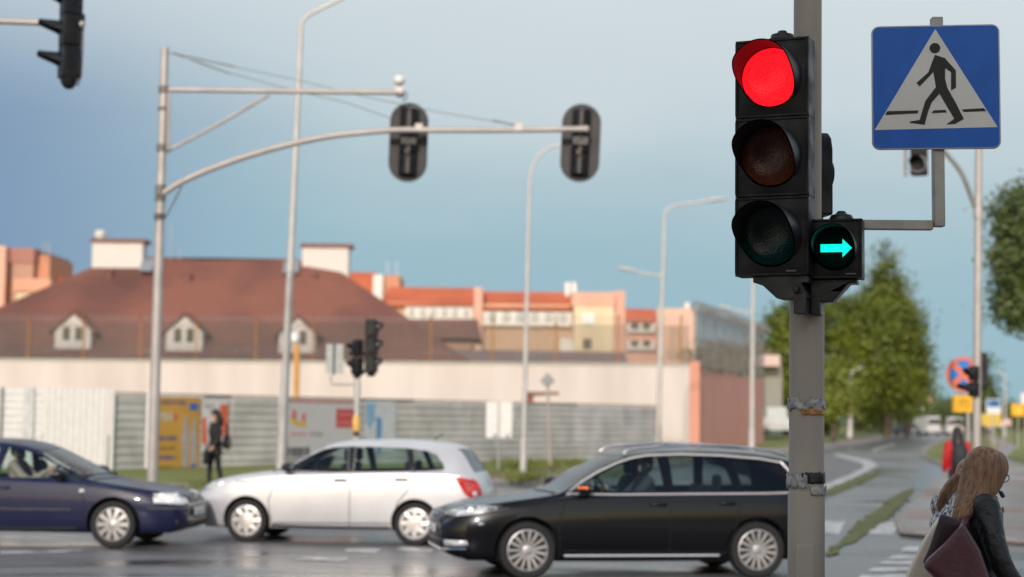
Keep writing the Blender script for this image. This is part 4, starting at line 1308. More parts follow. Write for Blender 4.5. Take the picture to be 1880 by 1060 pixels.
for i in range(3):
    z0 = .06 + i * .36
    b = MB(); b.box((0, .03, z0 + .175), (.30, .22, .345)); b.build('section', HOUSING, s1, local=True, bevel=.02)
    b = MB(); visor_mb(b, 0, z0 + .19, .11, .1, -.08); b.build('visor', VISOR, s1, local=True, fixn=False)
b = MB(); b.rings([[Vector((.14 * s * math.cos(a), .03 + .1 * s * math.sin(a), z)) for a in (2 * math.pi * i / 12 for i in range(12))] for s, z in ((.3, -.02), (.8, .0), (1, .07))]); b.build('end_cap', BLACKP, s1, local=True)
s2 = thing('traffic_light', 'short black pedestrian signal low on the thin push button post', 'traffic light', W(653, 692, DP), R(-60))
for i in range(2):
    z0 = .05 + i * .36
    b = MB(); b.box((0, .03, z0 + .17), (.2 + .06 * (1 - i), .18, .34)); b.build('section', HOUSING, s2, local=True, bevel=.03)
    b = MB(); visor_mb(b, 0, z0 + .18, .09, .12, -.06); b.build('visor', VISOR, s2, local=True, fixn=False)
b = MB(); b.rings([[Vector((.12 * s * math.cos(a), .03 + .1 * s * math.sin(a), z)) for a in (2 * math.pi * i / 12 for i in range(12))] for s, z in ((.25, -.12), (.7, .0), (1, .06))]); b.build('end_cap', BLACKP, s2, local=True)

yp = thing('yellow_post', 'orange painted post with a white lamp above the hoarding beside the bent lamp post', 'post', (W(545, 730, 60).x, 60, .3))
b = MB(); b.tube([(W(545, 730, 60).x, 60, .3), W(545, 633, 60)], .105, n=12); b.build('post', mat('ochre_paint', (.66, .33, .09), rough=.6), yp)
b = MB(); b.rings([[W(540, y, 60) + Vector((r_ * math.cos(a), r_ * math.sin(a), 0)) for a in (2 * math.pi * i / 12 for i in range(12))] for y, r_ in ((632, .08), (626, .2), (616, .2), (610, .08))]); b.build('lamp', mat('camera_white', (.85, .85, .83)), yp)

DW = 50
wb = thing('notice_board', 'white double board on a thin post in front of the grey hoarding', 'sign', (W(916, 800, DW).x, DW, .3))
for xl, xr in ((892, 914), (918, 941)):
    a, e = W(xl, 804, DW), W(xr, 738, DW)
    b = MB(); b.box(((a.x + e.x) / 2, DW, (a.z + e.z) / 2), (e.x - a.x, .04, e.z - a.z)); b.build('board', mat('board_white', (.74, .74, .70), rough=.5, var=.05), wb, bevel=.01)
b = MB(); a = W(916, 770, DW); b.box((a.x, DW + .03, a.z), (.08, .04, 1.05)); b.build('spine', GALV, wb)
b = MB(); b.tube([(a.x, DW + .05, .3), (a.x, DW + .05, a.z)], .035, n=8); b.build('post', mat('post_grey', (.33, .33, .31), rough=.6), wb)
for k_ in (0, 1):
    b = MB(); a, e = W(905 + k_ * 24, 803, DW), W(912 + k_ * 24, 798, DW); b.box(((a.x + e.x) / 2, DW - .022, (a.z + e.z) / 2), (e.x - a.x, .01, e.z - a.z)); b.build('print_line', mat('print_grey', (.3, .3, .3)), wb)
DV = 55
dv = thing('priority_sign', 'small grey diamond sign seen from behind on a thin post left of the wall opening', 'road sign', (W(1010, 850, DV).x, DV, .3))
c = W(1005, 699, DV); r = 13 * DV / FPX
b = MB(); b.prism([(c.x - r, c.z), (c.x, c.z - r), (c.x + r, c.z), (c.x, c.z + r)], DV - .02, DV, lambda u, v, t: Vector((u, t, v))); b.build('plate', mat('plate_back_grey', (.24, .25, .25), rough=.5, metal=.3), dv, smooth=0, bevel=.004)
b = MB(); b.tube([(c.x - r * 1.05, DV, c.z), (c.x, DV, c.z + r * 1.05), (c.x + r * 1.05, DV, c.z), (c.x, DV, c.z - r * 1.05)], .02, n=6, closed=True); b.build('rim', GALV, dv)
b = MB(); b.tube([W(1010, 866, DV), c + Vector((0, .03, .2))], .045, n=8); b.build('post', mat('post_tan', (.42, .36, .32), rough=.6), dv)

# ------------------------------------------------------------------ hoarding
HA, HB = Vector((W(202, 730, 46).x, 46, 0)), Vector((W(1205, 745, 70).x, 70, 0))
def fpt(px, py, off=0.0):
    v = raydir(px, py); t = (HB - HA).normalized(); n = Vector((t.y, -t.x, 0))
    k = n.dot(HA + n * off - CAM) / n.dot(v)
    return CAM + v * k
HT = (HB - HA).normalized(); HN = Vector((HT.y, -HT.x, 0))
def fpos(px): return (fpt(px, 780) - HA).dot(HT)
zT, zG = fpt(400, 728).z, .2
SHEET = mat('corrugated_grey', (.52, .505, .48), rough=.5, metal=.1, var=.16, scale=.9, col2=(.42, .41, .39))
SHEETW = mat('corrugated_white', (.66, .65, .64), rough=.5, var=.05)
def corr(b, s0, s1, z0, z1, horiz=True, pitch=.24, amp=.03, org=HA, T=HT, N=HN):
    vs, fs = [], []
    if horiz:
        prof = []
        z = z0
        while z < z1:
            for dz, a in ((0, 0), (.3, 0), (.45, 1), (.8, 1), (.95, 0)):
                if z + dz * pitch <= z1: prof.append((z + dz * pitch, a * amp))
            z += pitch
        cols = [s0, s1]
        for s in cols:
            for (z, a) in prof: vs.append(org + T * s + N * a + Vector((0, 0, z)))
        n = len(prof); fs = [(i, i + 1, n + i + 1, n + i) for i in range(n - 1)]
    else:
        prof = []; s = s0
        while s < s1:
            for ds, a in ((0, 0), (.3, 0), (.45, 1), (.8, 1), (.95, 0)):
                if s + ds * pitch <= s1: prof.append((s + ds * pitch, a * amp))
            s += pitch
        for z in (z0, z1):
            for (s, a) in prof: vs.append(org + T * s + N * a + Vector((0, 0, z)))
        n = len(prof); fs = [(i, i + 1, n + i + 1, n + i) for i in range(n - 1)]
    b.add(vs, fs)
ho = thing('hoarding', 'grey corrugated metal hoarding running right along the verge below the cream wall', 'fence', HA + Vector((0, 0, zG)))
edges = [202, 273, 372, 425, 512, 655, 760, 860, 960, 1060, 1140, 1204]
for i in range(len(edges) - 1):
    b = MB(); s0, s1 = fpos(edges[i]), fpos(edges[i + 1])
    corr(b, s0 + .01, s1 - .01, zG - .1, zT + .02 * ((i * 7) % 3 - 1), amp=.03, pitch=.235)
    b.build('sheet', SHEET, ho, smooth=20, fixn=False)
for px, m, r_ in ((202, SHEETW, .05), (271, SHEETW, .09), (512, SHEETW, .06), (1204, GALV, .05)):
    q = HA + HT * fpos(px) + HN * .08
    b = MB(); b.box((q.x, q.y, zG - .1 + (zT - zG + .2) / 2), (r_ * 2, r_ * 1.6, zT - zG + .25)); b.build('post', m, ho)
b = MB(); b.tube([HA + HN * .04 + Vector((0, 0, zT + .03)), HB + HN * .04 + Vector((0, 0, zT + .03))], .03, n=6); b.build('top_rail', mat('rail_brown', (.30, .27, .25), rough=.6), ho)
hw_ = thing('hoarding', 'tall white ribbed metal hoarding behind the blue sedan', 'fence', W(100, 760, 46) * Vector((1, 1, 0)) + Vector((0, 0, .2)) if False else (W(100, 760, 46).x, 46, .2))
xl_, xr_ = W(-120, 760, 45.8).x, W(199, 760, 45.8).x
z1w = W(100, 712, 45.8).z
b = MB(); xm_ = W(80, 760, 45.8).x
corr(b, 0, xr_ - xm_, .1, z1w, False, .17, .03, Vector((xm_, 45.8, 0)), Vector((1, 0, 0)), Vector((0, -1, 0)))
b.build('sheet', SHEETW, hw_, smooth=20, fixn=False)
b = MB(); corr(b, 0, xm_ - xl_ - .02, .1, z1w - .02, True, .19, .02, Vector((xl_, 45.8, 0)), Vector((1, 0, 0)), Vector((0, -1, 0)))
b.build('sheet', SHEETW, hw_, smooth=20, fixn=False)
for px, m in ((2, mat('post_dark', (.18, .19, .2))), (52, mat('post_pale', (.52, .53, .54)))):
    q = W(px, 760, 45.7); b = MB(); b.box((q.x, 45.72, z1w / 2), (.06 if px == 2 else .28, .03, z1w)); b.build('post', m, hw_)

def poster(name, label, xl, xr, yt, yb, m, marks, off=.06):
    z1, z0 = fpt((xl + xr) / 2, yt, off).z, fpt((xl + xr) / 2, yb, off).z
    s0, s1 = (fpt(xl, 780, off) - HA).dot(HT), (fpt(xr, 780, off) - HA).dot(HT)
    org = HA + HT * s0 + HN * off
    o = thing(name, label, 'poster', org + Vector((0, 0, z0)))
    f = lambda u, v, t: org + HT * (u * (s1 - s0)) + HN * t + Vector((0, 0, lerp(z0, z1, v)))
    b = MB(); b.prism([(0, 0), (1, 0), (1, 1), (0, 1)], -.02, .0, f); b.build('sheet', m, o, smooth=0)
    for i, (nm, poly, mm_) in enumerate(marks):
        b = MB()
        for pl in poly: b.prism(pl, .0, .006 + .001 * i, f)
        b.build(nm, mm_, o, smooth=0)
rc = lambda u0, v0, u1, v1: [(u0, v0), (u1, v0), (u1, v1), (u0, v1)]
def scribble(u0, v0, u1, v1, n, seed=0, fill=.72):
    rn_ = random.Random(seed); o = []; w = (u1 - u0) / n
    for i in range(n):
        x = u0 + i * w; k = rn_.random()
        h = (v1 - v0)
        o.append(rc(x, v0, x + w * .28, v1))
        if k < .5: o.append(rc(x + w * .28, v0 + h * .38, x + w * fill, v0 + h * .6))
        else: o.append(rc(x + w * .5, v0, x + w * fill, v1))
        if k > .25: o.append(rc(x + w * .28, v1 - h * .2, x + w * fill, v1))
    return o
YEL = mat('poster_ochre', (.52, .29, .05), rough=.5, var=.08, scale=1)
NAVY = mat('poster_navy', (.10, .09, .22), rough=.5); PGREY = mat('poster_grey', (.36, .33, .33), rough=.5); BRWN = mat('poster_brown', (.26, .14, .04), rough=.5); PBLUE = mat('poster_blue', (.04, .12, .42), rough=.5); PWHITE = mat('poster_white', (.62, .60, .60), rough=.5)
poster('poster', 'ochre poster with dark blue lettering and two tall grey tools on the hoarding', 289, 367, 730, 866, YEL, [
    ('blue_lettering', scribble(.03, .90, .70, .955, 9, 1), NAVY), ('blue_square', [rc(.74, .83, .94, .93)], PBLUE),
    ('pale_box', [rc(.02, .68, .36, .80)], mat('poster_pale', (.50, .40, .26))), ('red_tag', [rc(.38, .68, .44, .78)], SRD),
    ('blue_lettering', scribble(.0, .42, .46, .48, 7, 2) + scribble(.0, .16, .46, .22, 7, 3), NAVY), ('brown_lettering', scribble(.0, .29, .42, .34, 7, 4) + scribble(.02, .04, .4, .08, 8, 5), BRWN),
    ('grey_tool', [[(.60, .06), (.72, .06), (.74, .45), (.69, .72), (.66, .76), (.62, .72), (.58, .45)]], PGREY), ('grey_tool', [[(.80, .10), (.92, .10), (.93, .44), (.87, .70), (.85, .72), (.83, .68), (.79, .44)]], PGREY),
    ('blue_base', [rc(.80, .03, .92, .10)], PBLUE)])
poster('poster', 'white and orange poster behind the walking woman in black', 371, 418, 733, 830, PWHITE, [
    ('orange_wedge', [[(.66, .9), (1, .9), (1, .25), (.84, .25)], [(.0, .15), (.22, .15), (.14, .65), (0, .65)]], mat('poster_orange', (.62, .13, .05))), ('grey_lettering', scribble(.1, .82, .5, .9, 4, 6), PGREY)])
poster('billboard', 'wide pale billboard with a red square and yellow emblem on the hoarding', 528, 650, 733, 842, mat('poster_palegrey', (.50, .49, .50), rough=.5, var=.04), [
    ('brown_top_band', [rc(0, .93, 1, 1)], mat('poster_rosebrown', (.40, .24, .21))),
    ('red_square', [rc(.72, .52, 1.0, .84)], mat('poster_red', (.46, .05, .05))), ('pale_lettering', scribble(.76, .71, .98, .78, 6, 7), mat('poster_rose', (.58, .25, .24))), ('pale_lettering', scribble(.75, .57, .97, .64, 6, 8), mat('poster_rose', (.58, .25, .24))),
    ('yellow_emblem', [[(.02, .62), (.12, .55), (.27, .53), (.27, .60), (.16, .62), (.06, .68)]], mat('poster_yellow', (.62, .40, .06))), ('red_emblem', [rc(.20, .62, .26, .76)], mat('poster_brick', (.55, .18, .14))), ('red_emblem', [rc(.06, .66, .12, .82), [(.02, .68), (.06, .72), (.12, .68)]], mat('poster_brick', (.55, .18, .14))),
    ('rose_lettering', scribble(.03, .38, .28, .44, 6, 9), mat('poster_rose', (.58, .25, .24))), ('grey_lettering', scribble(.32, .37, .52, .45, 6, 10), PGREY),
    ('black_lettering', scribble(.0, .03, .34, .19, 5, 11), mat('poster_black', (.03, .03, .03)))])
poster('poster', 'pale blue and white poster right of the thin push button post', 672, 726, 736, 832, mat('poster_icewhite', (.52, .55, .57), rough=.5), [
    ('light_blue_shape', [[(.0, .95), (.32, .95), (.26, .6), (.12, .45), (.0, .6)]], mat('poster_skyblue', (.20, .38, .55))), ('blue_shape', [[(.34, .7), (.52, .65), (.5, .0), (.38, .0)]], mat('poster_midblue', (.08, .25, .50)))])
# ------------------------------------------------------------------ cars
def paint(name, c, flake=0.0, rough=.28, coat=.5):
    return mat(name, c, rough=rough, metal=flake, var=.05, scale=2, coat=coat, spec=.22)
CARIN = mat('car_interior_dark', (.022, .022, .025), rough=.8)
TRIM = mat('car_black_trim', (.015, .015, .016), rough=.35)
SEAM = mat('car_seam', (.006, .006, .006), rough=.8)
CGLASS = glass('car_glass', (.80, .89, .87), .9)
CGLASST = glass('car_glass_tinted', (.56, .67, .67), 1.0)
HLAMP = mat('headlamp_reflector', (.84, .84, .82), rough=.2, metal=.35, var=.3, scale=14)
HLIT = mat('headlamp_on', (.84, .84, .82), rough=.2, var=.3, scale=10, emit=(1, .95, .88), es=.45)
LCLEAR = glass('lamp_cover', (.9, .92, .92), 1.0)
SATIN = mat('satin_silver_trim', (.74, .72, .74), rough=.35, metal=.35, var=.03)
PLATEW = mat('plate_white', (.66, .66, .64), rough=.45)
TAILR = mat('tail_lamp_red', (.50, .012, .012), rough=.18, var=.3, scale=12, coat=1)
AMBERL = mat('indicator_amber', (.7, .18, .04), rough=.2, emit=(1, .18, .05), es=.7)

def sec(P, x, inset=0.0, zfloor=None):
    """half section at x, from the floor centre up to the roof centre"""
    w = P['plan'](x) - inset
    zb = P['bot'](x); zt = P['top'](x) - inset
    zs = min(P['belt'](x), zt - .03)
    wr = min(P['roofw'](x), w * .93) - inset * 1.1
    cr = P['crown'](x)
    zr = max(zt - cr, zs + .012)
    if zfloor is not None: zb = zfloor
    hh = zs - zb
    pts = [(0, zb), (.70 * w, zb), (.90 * w, zb + .015), (.962 * w, zb + .20 * hh), (.992 * w, zb + .42 * hh), (1.0 * w, zb + .62 * hh), (.992 * w, zb + .80 * hh), (.965 * w, zs - .02),
           (.945 * w, zs + .012), (lerp(.945 * w, wr, .5) + .012, lerp(zs, zr, .5)), (wr + .012, zr - .03), (wr - .03, zr + .018), (wr * .82, lerp(zr, zt, .52)), (wr * .45, lerp(zr, zt, .9)), (0, zt)]
    return pts
def smooth_sec(pts, n=3):
    sp__ = spline([(0, y, z) for y, z in pts], n)
    return [(max(0, p.y), p.z) for p in sp__]
def car_shell(P, xs, inset=0.0, zfloor=None):
    vs, fs = [], []
    secs = [smooth_sec(sec(P, x, inset, zfloor)) for x in xs]
    m = len(secs[0])
    ring = 2 * m - 2
    for x, s_ in zip(xs, secs):
        for (y, z) in s_: vs.append(Vector((x, y, z)))
        for (y, z) in reversed(s_[1:-1]): vs.append(Vector((x, -y, z)))
    for i in range(len(xs) - 1):
        for j in range(ring):
            fs.append((i * ring + j, (i + 1) * ring + j, (i + 1) * ring + (j + 1) % ring, i * ring + (j + 1) % ring))
    for i, flip in ((0, True), (len(xs) - 1, False)):
        o = i * ring
        for j in range(m - 1):
            a, b_ = o + j, o + j + 1
            c = o + (ring - j) % ring; d_ = o + (ring - j - 1) % ring
            if j == 0: f = (a, b_, d_)
            elif j == m - 2: f = (a, b_, c)
            else: f = (a, b_, d_, c)
            fs.append(f if flip else tuple(reversed(f)))
    return vs, fs
def boolcut(o, cutters):
    for c in cutters:
        md = o.modifiers.new('cut', 'BOOLEAN')
        md.operation = 'DIFFERENCE'; md.object = c; md.solver = 'MANIFOLD'; md.material_mode = 'TRANSFER'
    dg = bpy.context.evaluated_depsgraph_get()
    dg.update()
    me = bpy.data.meshes.new_from_object(o.evaluated_get(dg))
    o.modifiers.clear()
    o.data = me
    for c in cutters: bpy.data.objects.remove(c)
    me.shade_smooth(); me.set_sharp_from_angle(angle=R(32))

def project(b_v, axis, bvh, off):
    o = []
    dirs = {'L': Vector((0, -1, 0)), 'R': Vector((0, 1, 0)), 'F': Vector((-1, 0, 0)), 'B': Vector((1, 0, 0)), 'T': Vector((0, 0, -1))}
    if isinstance(axis, str):
        d = dirs[axis]
    else:
        d = axis
    for p in b_v:
        h = bvh.ray_cast(p - d * 6, d)
        if h[0] is None:
            o.append(None)
        else:
            o.append(h[0] - d * off if not isinstance(off, tuple) else h[0] - d * off[0])
    last = next((p for p in o if p), Vector((0, 0, 0)))
    for i, p in enumerate(o):
        if p is None: o[i] = last
        else: last = p
    return o
def patch(name, outline, axis, bvh, m, parent, off=.004, thick=0.0, cuts=3):
    """conformal panel: outline given as (a,b): side axes (x,z), front/back axes (y,z), top (x,y)"""
    bm = bmesh.new()
    if axis in ('L', 'R'): v3 = [Vector((a, 0, b_)) for a, b_ in outline]
    elif axis in ('F', 'B'): v3 = [Vector((0, a, b_)) for a, b_ in outline]
    elif axis == 'T': v3 = [Vector((a, b_, 0)) for a, b_ in outline]
    else: v3 = [Vector(p) for p in outline]
    vv = [bm.verts.new(p) for p in v3]
    f = bm.faces.new(vv)
    bmesh.ops.triangulate(bm, faces=[f])
    for _ in range(cuts):
        es = [e for e in bm.edges if e.calc_length() > .07]
        if not es: break
        bmesh.ops.subdivide_edges(bm, edges=es, cuts=1)
        bmesh.ops.triangulate(bm, faces=bm.faces)
    co = project([v.co.copy() for v in bm.verts], axis, bvh, off)
    for v, c in zip(bm.verts, co): v.co = c
    me = bpy.data.meshes.new(name)
    bmesh.ops.recalc_face_normals(bm, faces=bm.faces)
    bm.to_mesh(me); bm.free()
    me.materials.append(m)
    me.shade_smooth()
    o = link(bpy.data.objects.new(name, me))
    o.parent = parent
    if thick:
        s_ = o.modifiers.new('thick', 'SOLIDIFY'); s_.thickness = thick; s_.offset = 0
    return o
def stripe(b, pts, axis, bvh, r, off=.0, closed=False, flat=1.0, dens=4):
    q = []
    P_ = [Vector(p) for p in pts]
    if closed: P_ = P_ + [P_[0]]
    for i in range(len(P_) - 1):
        for k in range(dens): q.append(P_[i].lerp(P_[i + 1], k / dens))
    if not closed: q.append(P_[-1])
    if axis in ('L', 'R'): v3 = [Vector((p.x, 0, p.y)) for p in q]
    elif axis in ('F', 'B'): v3 = [Vector((0, p.x, p.y)) for p in q]
    else: v3 = [Vector((p.x, p.y, 0)) for p in q]
    b.tube(project(v3, axis, bvh, off), r, n=6, closed=closed, flat=flat)
V2 = lambda pts: [Vector((a, c, 0)) for a, c in pts]

def make_wheel(root, x, y, r, wd, rr, style, side):
    """wheel > tyre, rim; side +1 is the car's left"""
    M = Matrix.Rotation(R(-90 * side), 3, 'X')      # local +z becomes the outer side
    c = Vector((x, y, r))
    b = MB(); b.lathe([(.001, -wd / 2 + .05), (rr * .9, -wd / 2 + .05), (rr * .9, wd / 2 - .075), (.001, wd / 2 - .075)], 28, c, M)
    w_ = b.build('wheel', mat('brake_dark', (.03, .028, .026), rough=.6), root, local=True)
    b = MB(); b.lathe([(rr, -wd / 2), (r * .93, -wd / 2), (r, -wd / 2 + .03), (r, wd / 2 - .03), (r * .955, wd / 2 - .004), (r * .84, wd / 2 + .004), (rr + .012, wd / 2 - .004), (rr, wd / 2 - .02), (rr, -wd / 2)], 48, c, M)
    b.build('tyre', RUBBER, w_, local=True)
    b = MB(); h = wd / 2 - .012
    b.lathe([(rr * .90, h - .06), (rr * .93, h - .004), (rr * .965, h + .006), (rr + .004, h + .002), (rr + .004, h - .03)], 48, c, M)
    def blade(a, r0, r1, w0, w1, z0=.0, z1=.0, th=.016):
        ca, sa = math.cos(a), math.sin(a)
        P_ = []
        for rad, w, z in ((r0, w0, z0), ((r0 + r1) / 2, (w0 + w1) / 2 * 1.04, z0 * .4 + z1 * .6 + .006), (r1, w1, z1)):
            for s_, dz in ((-1, -th), (-.6, 0), (.6, 0), (1, -th)):
                u, v = rad, s_ * w / 2
                P_.append(M @ Vector((u * ca - v * sa, u * sa + v * ca, h + z + dz)) + c)
        b.add(P_, [(i * 4 + j, i * 4 + j + 1, (i + 1) * 4 + j + 1, (i + 1) * 4 + j) for i in range(2) for j in range(3)])
    if style == 'twin':
        for k in range(10):
            a = 2 * math.pi * (k // 2 + .5) / 5 + (.20 if k % 2 else -.20)
            blade(a, rr * .2, rr * .95, .034, .05, -.012, .0)
        for k in range(5):
            blade(2 * math.pi * k / 5, rr * .2, rr * .95, .03, .04, -.012, .0)
        b.lathe([(rr * .26, h - .03), (rr * .25, h - .006), (rr * .14, h + .002), (.001, h + .003)], 24, c, M)
    elif style == 'holes':
        for k in range(8):
            blade(2 * math.pi * k / 8, rr * .42, rr * .96, .085, .10, .012, .002)
        b.lathe([(rr * .82, h - .004), (rr * .86, h + .003), (rr * .95, h)], 40, c, M)
        b.lathe([(rr * .56, h - .02), (rr * .54, h + .010), (rr * .3, h + .018), (.001, h + .02)], 32, c, M)
    else:
        for k in range(10):
            blade(2 * math.pi * k / 10, rr * .2, rr * .96, .045, .095, .014, .0)
        b.lathe([(rr * .34, h - .02), (rr * .31, h + .010), (rr * .2, h + .022), (.001, h + .024)], 28, c, M)
    b.build('rim', ALLOY if style != 'holes' else mat('hubcap_silver', (.70, .67, .63), rough=.32, metal=.5), w_, local=True, smooth=40, fixn=True)

def make_car(P, name, label, front_wheel_world, heading, group=None):
    """heading: angle of the car's +x (its front) in world"""
    hv = Vector((math.cos(heading), math.sin(heading), 0))
    lv = Vector((-math.sin(heading), math.cos(heading), 0))
    side = P['near']                                  # +1 when the left side faces the viewer
    org = Vector(front_wheel_world) - hv * P['wb'] / 2 - lv * side * (P['track'])
    root = thing(name, label, 'car', (org.x, org.y, 0), heading, group)
    PM = P['paint']
    x0, x1 = P['x0'], P['x1']
    xs = [x0, x0 + .006, x0 + .02, x0 + .045, x0 + .08]
    x = x0 + .12
    while x < x1 - .13: xs.append(x); x += .055
    xs += [x1 - .12, x1 - .08, x1 - .045, x1 - .02, x1 - .006, x1]
    vs, fs = car_shell(P, xs)
    b = MB(); b.add(vs, fs)
    body = b.build('body', PM, root, local=True, smooth=40)
    bvh = BVHTree.FromPolygons([v.copy() for v in vs], fs)
    # cutters
    cut = []
    cx0, cx1 = P['cabin']
    xs2 = [lerp(cx0, cx1, i / 30) for i in range(31)]
    v2, f2 = car_shell(P, xs2, .045, .66)
    b = MB(); b.add(v2, f2); cut.append(b.build('cutter', CARIN, root, local=True, smooth=0))
    b = MB()
    for xw in (P['wb'] / 2, -P['wb'] / 2):
        for s_ in (1, -1):
            b2 = MB()
            ra = P['arch']
            b2.lathe([(.001, 0), (ra, 0), (ra, .40), (.001, .40)], 44, (xw, s_ * (P['track'] + .20), P['r'] + .01), Matrix.Rotation(R(90 * s_), 3, 'X'))
            cut.append(b2.build('cutter', SEAM, root, local=True, smooth=0))
    for wn_ in P['windows']:
        b = MB(); b.prism(wn_, -1.5, 1.5, lambda u, v, t: Vector((u, t, v)))
        cut.append(b.build('cutter', TRIM, root, local=True, smooth=0))
    yz, xa, xb = P['screen']
    b = MB(); b.prism(yz, xa, xb, lambda u, v, t: Vector((t, u, v))); cut.append(b.build('cutter', TRIM, root, local=True, smooth=0))
    yz2, xa2, xb2 = P['rear']
    b = MB(); b.prism(yz2, xa2, xb2, lambda u, v, t: Vector((t, u, v))); cut.append(b.build('cutter', TRIM, root, local=True, smooth=0))
    boolcut(body, cut)
    # glass
    for wn_ in P['windows']:
        for ax in ('L', 'R'):
            patch('window', wn_, ax, bvh, P['glass'], root, off=-.012)
    patch('windscreen', yz, 'F', bvh, CGLASS, root, off=-.008, cuts=4)
    patch('rear_window', yz2, 'B', bvh, P['glass'], root, off=-.004, cuts=4)
    # interior
    b = MB()
    dx = P['cowl'] - .28
    b.box((dx, 0, .86), (.42, P['plan'](0) * 1.6, .22))
    b.build('dashboard', CARIN, root, local=True, bevel=.03)
    for (sx, sy) in ((P['seatx'], .36), (P['seatx'], -.36)):
        b = MB()
        b.rings([[Vector((sx + ox + tx * math.cos(a), sy + wy * math.sin(a), z)) for a in (2 * math.pi * i / 16 for i in range(16))] for z, ox, tx, wy in ((.66, 0, .09, .22), (.8, -.03, .09, .24), (1.0, -.09, .07, .235), (1.10, -.12, .055, .19), (1.14, -.13, .03, .12))])
        b.rings([[Vector((sx - .14 + tx * math.cos(a), sy + wy * math.sin(a), z)) for a in (2 * math.pi * i / 14 for i in range(14))] for z, tx, wy in ((1.16, .03, .09), (1.18, .05, .125), (1.30, .05, .12), (1.34, .03, .08))])
        b.tube([(sx - .13, sy - .05, 1.1), (sx - .14, sy - .05, 1.2)], .008, n=6); b.tube([(sx - .13, sy + .05, 1.1), (sx - .14, sy + .05, 1.2)], .008, n=6)
        b.build('seat', CARIN, root, local=True)
    b = MB(); rx = P['seatx'] - .92
    b.rings([[Vector((rx + ox + tx * math.cos(a), .60 * math.sin(a), z)) for a in (2 * math.pi * i / 20 for i in range(20))] for z, ox, tx in ((.66, 0, .09), (.95, -.08, .08), (1.03, -.1, .05))])
    for sy in (.38, -.38):
        b.rings([[Vector((rx - .12 + tx * math.cos(a), sy + wy * math.sin(a), z)) for a in (2 * math.pi * i / 14 for i in range(14))] for z, tx, wy in ((1.0, .03, .08), (1.06, .05, .115), (1.14, .05, .11), (1.17, .03, .07))])
    b.build('rear_bench', CARIN, root, local=True)
    b = MB()
    Mst = Matrix.Rotation(R(-65), 3, 'Y')
    b.tube([Mst @ Vector((.18 * math.cos(a), .18 * math.sin(a), 0)) + Vector((dx - .33, .36 , .97)) for a in (2 * math.pi * i / 28 for i in range(28))], .015, n=8, closed=True)
    b.tube([Vector((dx - .33, .36, .97)), Vector((dx - .1, .36, .86))], .03, n=8)
    b.tube([Mst @ Vector((0, -.18, 0)) + Vector((dx - .33, .36, .97)), Mst @ Vector((0, .18, 0)) + Vector((dx - .33, .36, .97))], .018, n=6)
    b.build('steering_wheel', TRIM, root, local=True)
    # wheels
    for xw in (P['wb'] / 2, -P['wb'] / 2):
        for s_ in (1, -1):
            make_wheel(root, xw, s_ * (P['track'] - .105), P['r'], .205, P['rim'], P['style'], s_)
    # underside
    b = MB(); b.box((0, 0, .26), (P['x1'] - P['x0'] - .5, P['track'] * 1.55, .12)); b.build('underbody', SEAM, root, local=True)
    # door seams, trims
    for ax in ('L', 'R'):
        for sm in P['seams']:
            b = MB(); stripe(b, V2(sm), ax, bvh, .0065, -.001)
            b.build('panel_gap', SEAM, root, local=True, smooth=0, fixn=False)
    b = MB()
    zc = P['top'](P['cowl'] + .1)
    stripe(b, V2([(P['cowl'] + .02, -.62), (P['cowl'] + .10, 0), (P['cowl'] + .02, .62)]), 'T', bvh, .014, 0); b.build('cowl_strip', TRIM, root, local=True, fixn=False)
    for (hx, hz) in P['handles']:
        for ax, s_ in (('L', 1), ('R', -1)):
            q = project([Vector((hx, 0, hz))], ax, bvh, .016)[0]
            b = MB(); b.rings([[q + Vector((dx_, s_ * (sc * .022 * math.cos(a) - (1 - sc) * .02), sc * .02 * math.sin(a))) for a in (2 * math.pi * i / 10 for i in range(10))] for dx_, sc in ((-.11, .5), (-.09, 1), (.07, 1), (.10, .5))])
            b.build('door_handle', P.get('handle_mat', PM), root, local=True)
    for s_, ax in ((1, 'L'), (-1, 'R')):
        mx_, mz_ = P['mirror']
        q = project([Vector((mx_, 0, mz_))], ax, bvh, .0)[0]
        c_ = q + Vector((0, s_ * .13, .02))
        b = MB(); b.rings([[c_ + Vector((ox, s_ * sc * .105 * math.cos(a), .02 + sc * .07 * math.sin(a))) for a in (2 * math.pi * i / 18 for i in range(18))] for ox, sc in ((-.05, .9), (-.045, 1), (.02, 1), (.07, .8), (.105, .4))])
        b.tube([q + Vector((.02, 0, -.03)), c_ + Vector((.02, 0, -.035))], .03, n=8)
        mo = b.build('wing_mirror', P['mirror_mat'], root, local=True)
        b = MB(); b.prism([(.092 * math.cos(2 * math.pi * i / 20), .058 * math.sin(2 * math.pi * i / 20)) for i in range(20)], 0, .004, lambda u, v, t: c_ + Vector((-.052 - t, s_ * u, .02 + v)))
        b.build('mirror_glass', CHROME, mo, local=True)
        if P.get('mirror_light'):
            b = MB()
            for k in range(3):
                b.ball(c_ + Vector((.085 - k * .035, s_ * (.055 + k * .022), .03)), (.022, .02, .018), 10)
            b.build('side_repeater', AMBERL, mo, local=True)
    P['extras'](root, bvh, P)
    return root, bvh

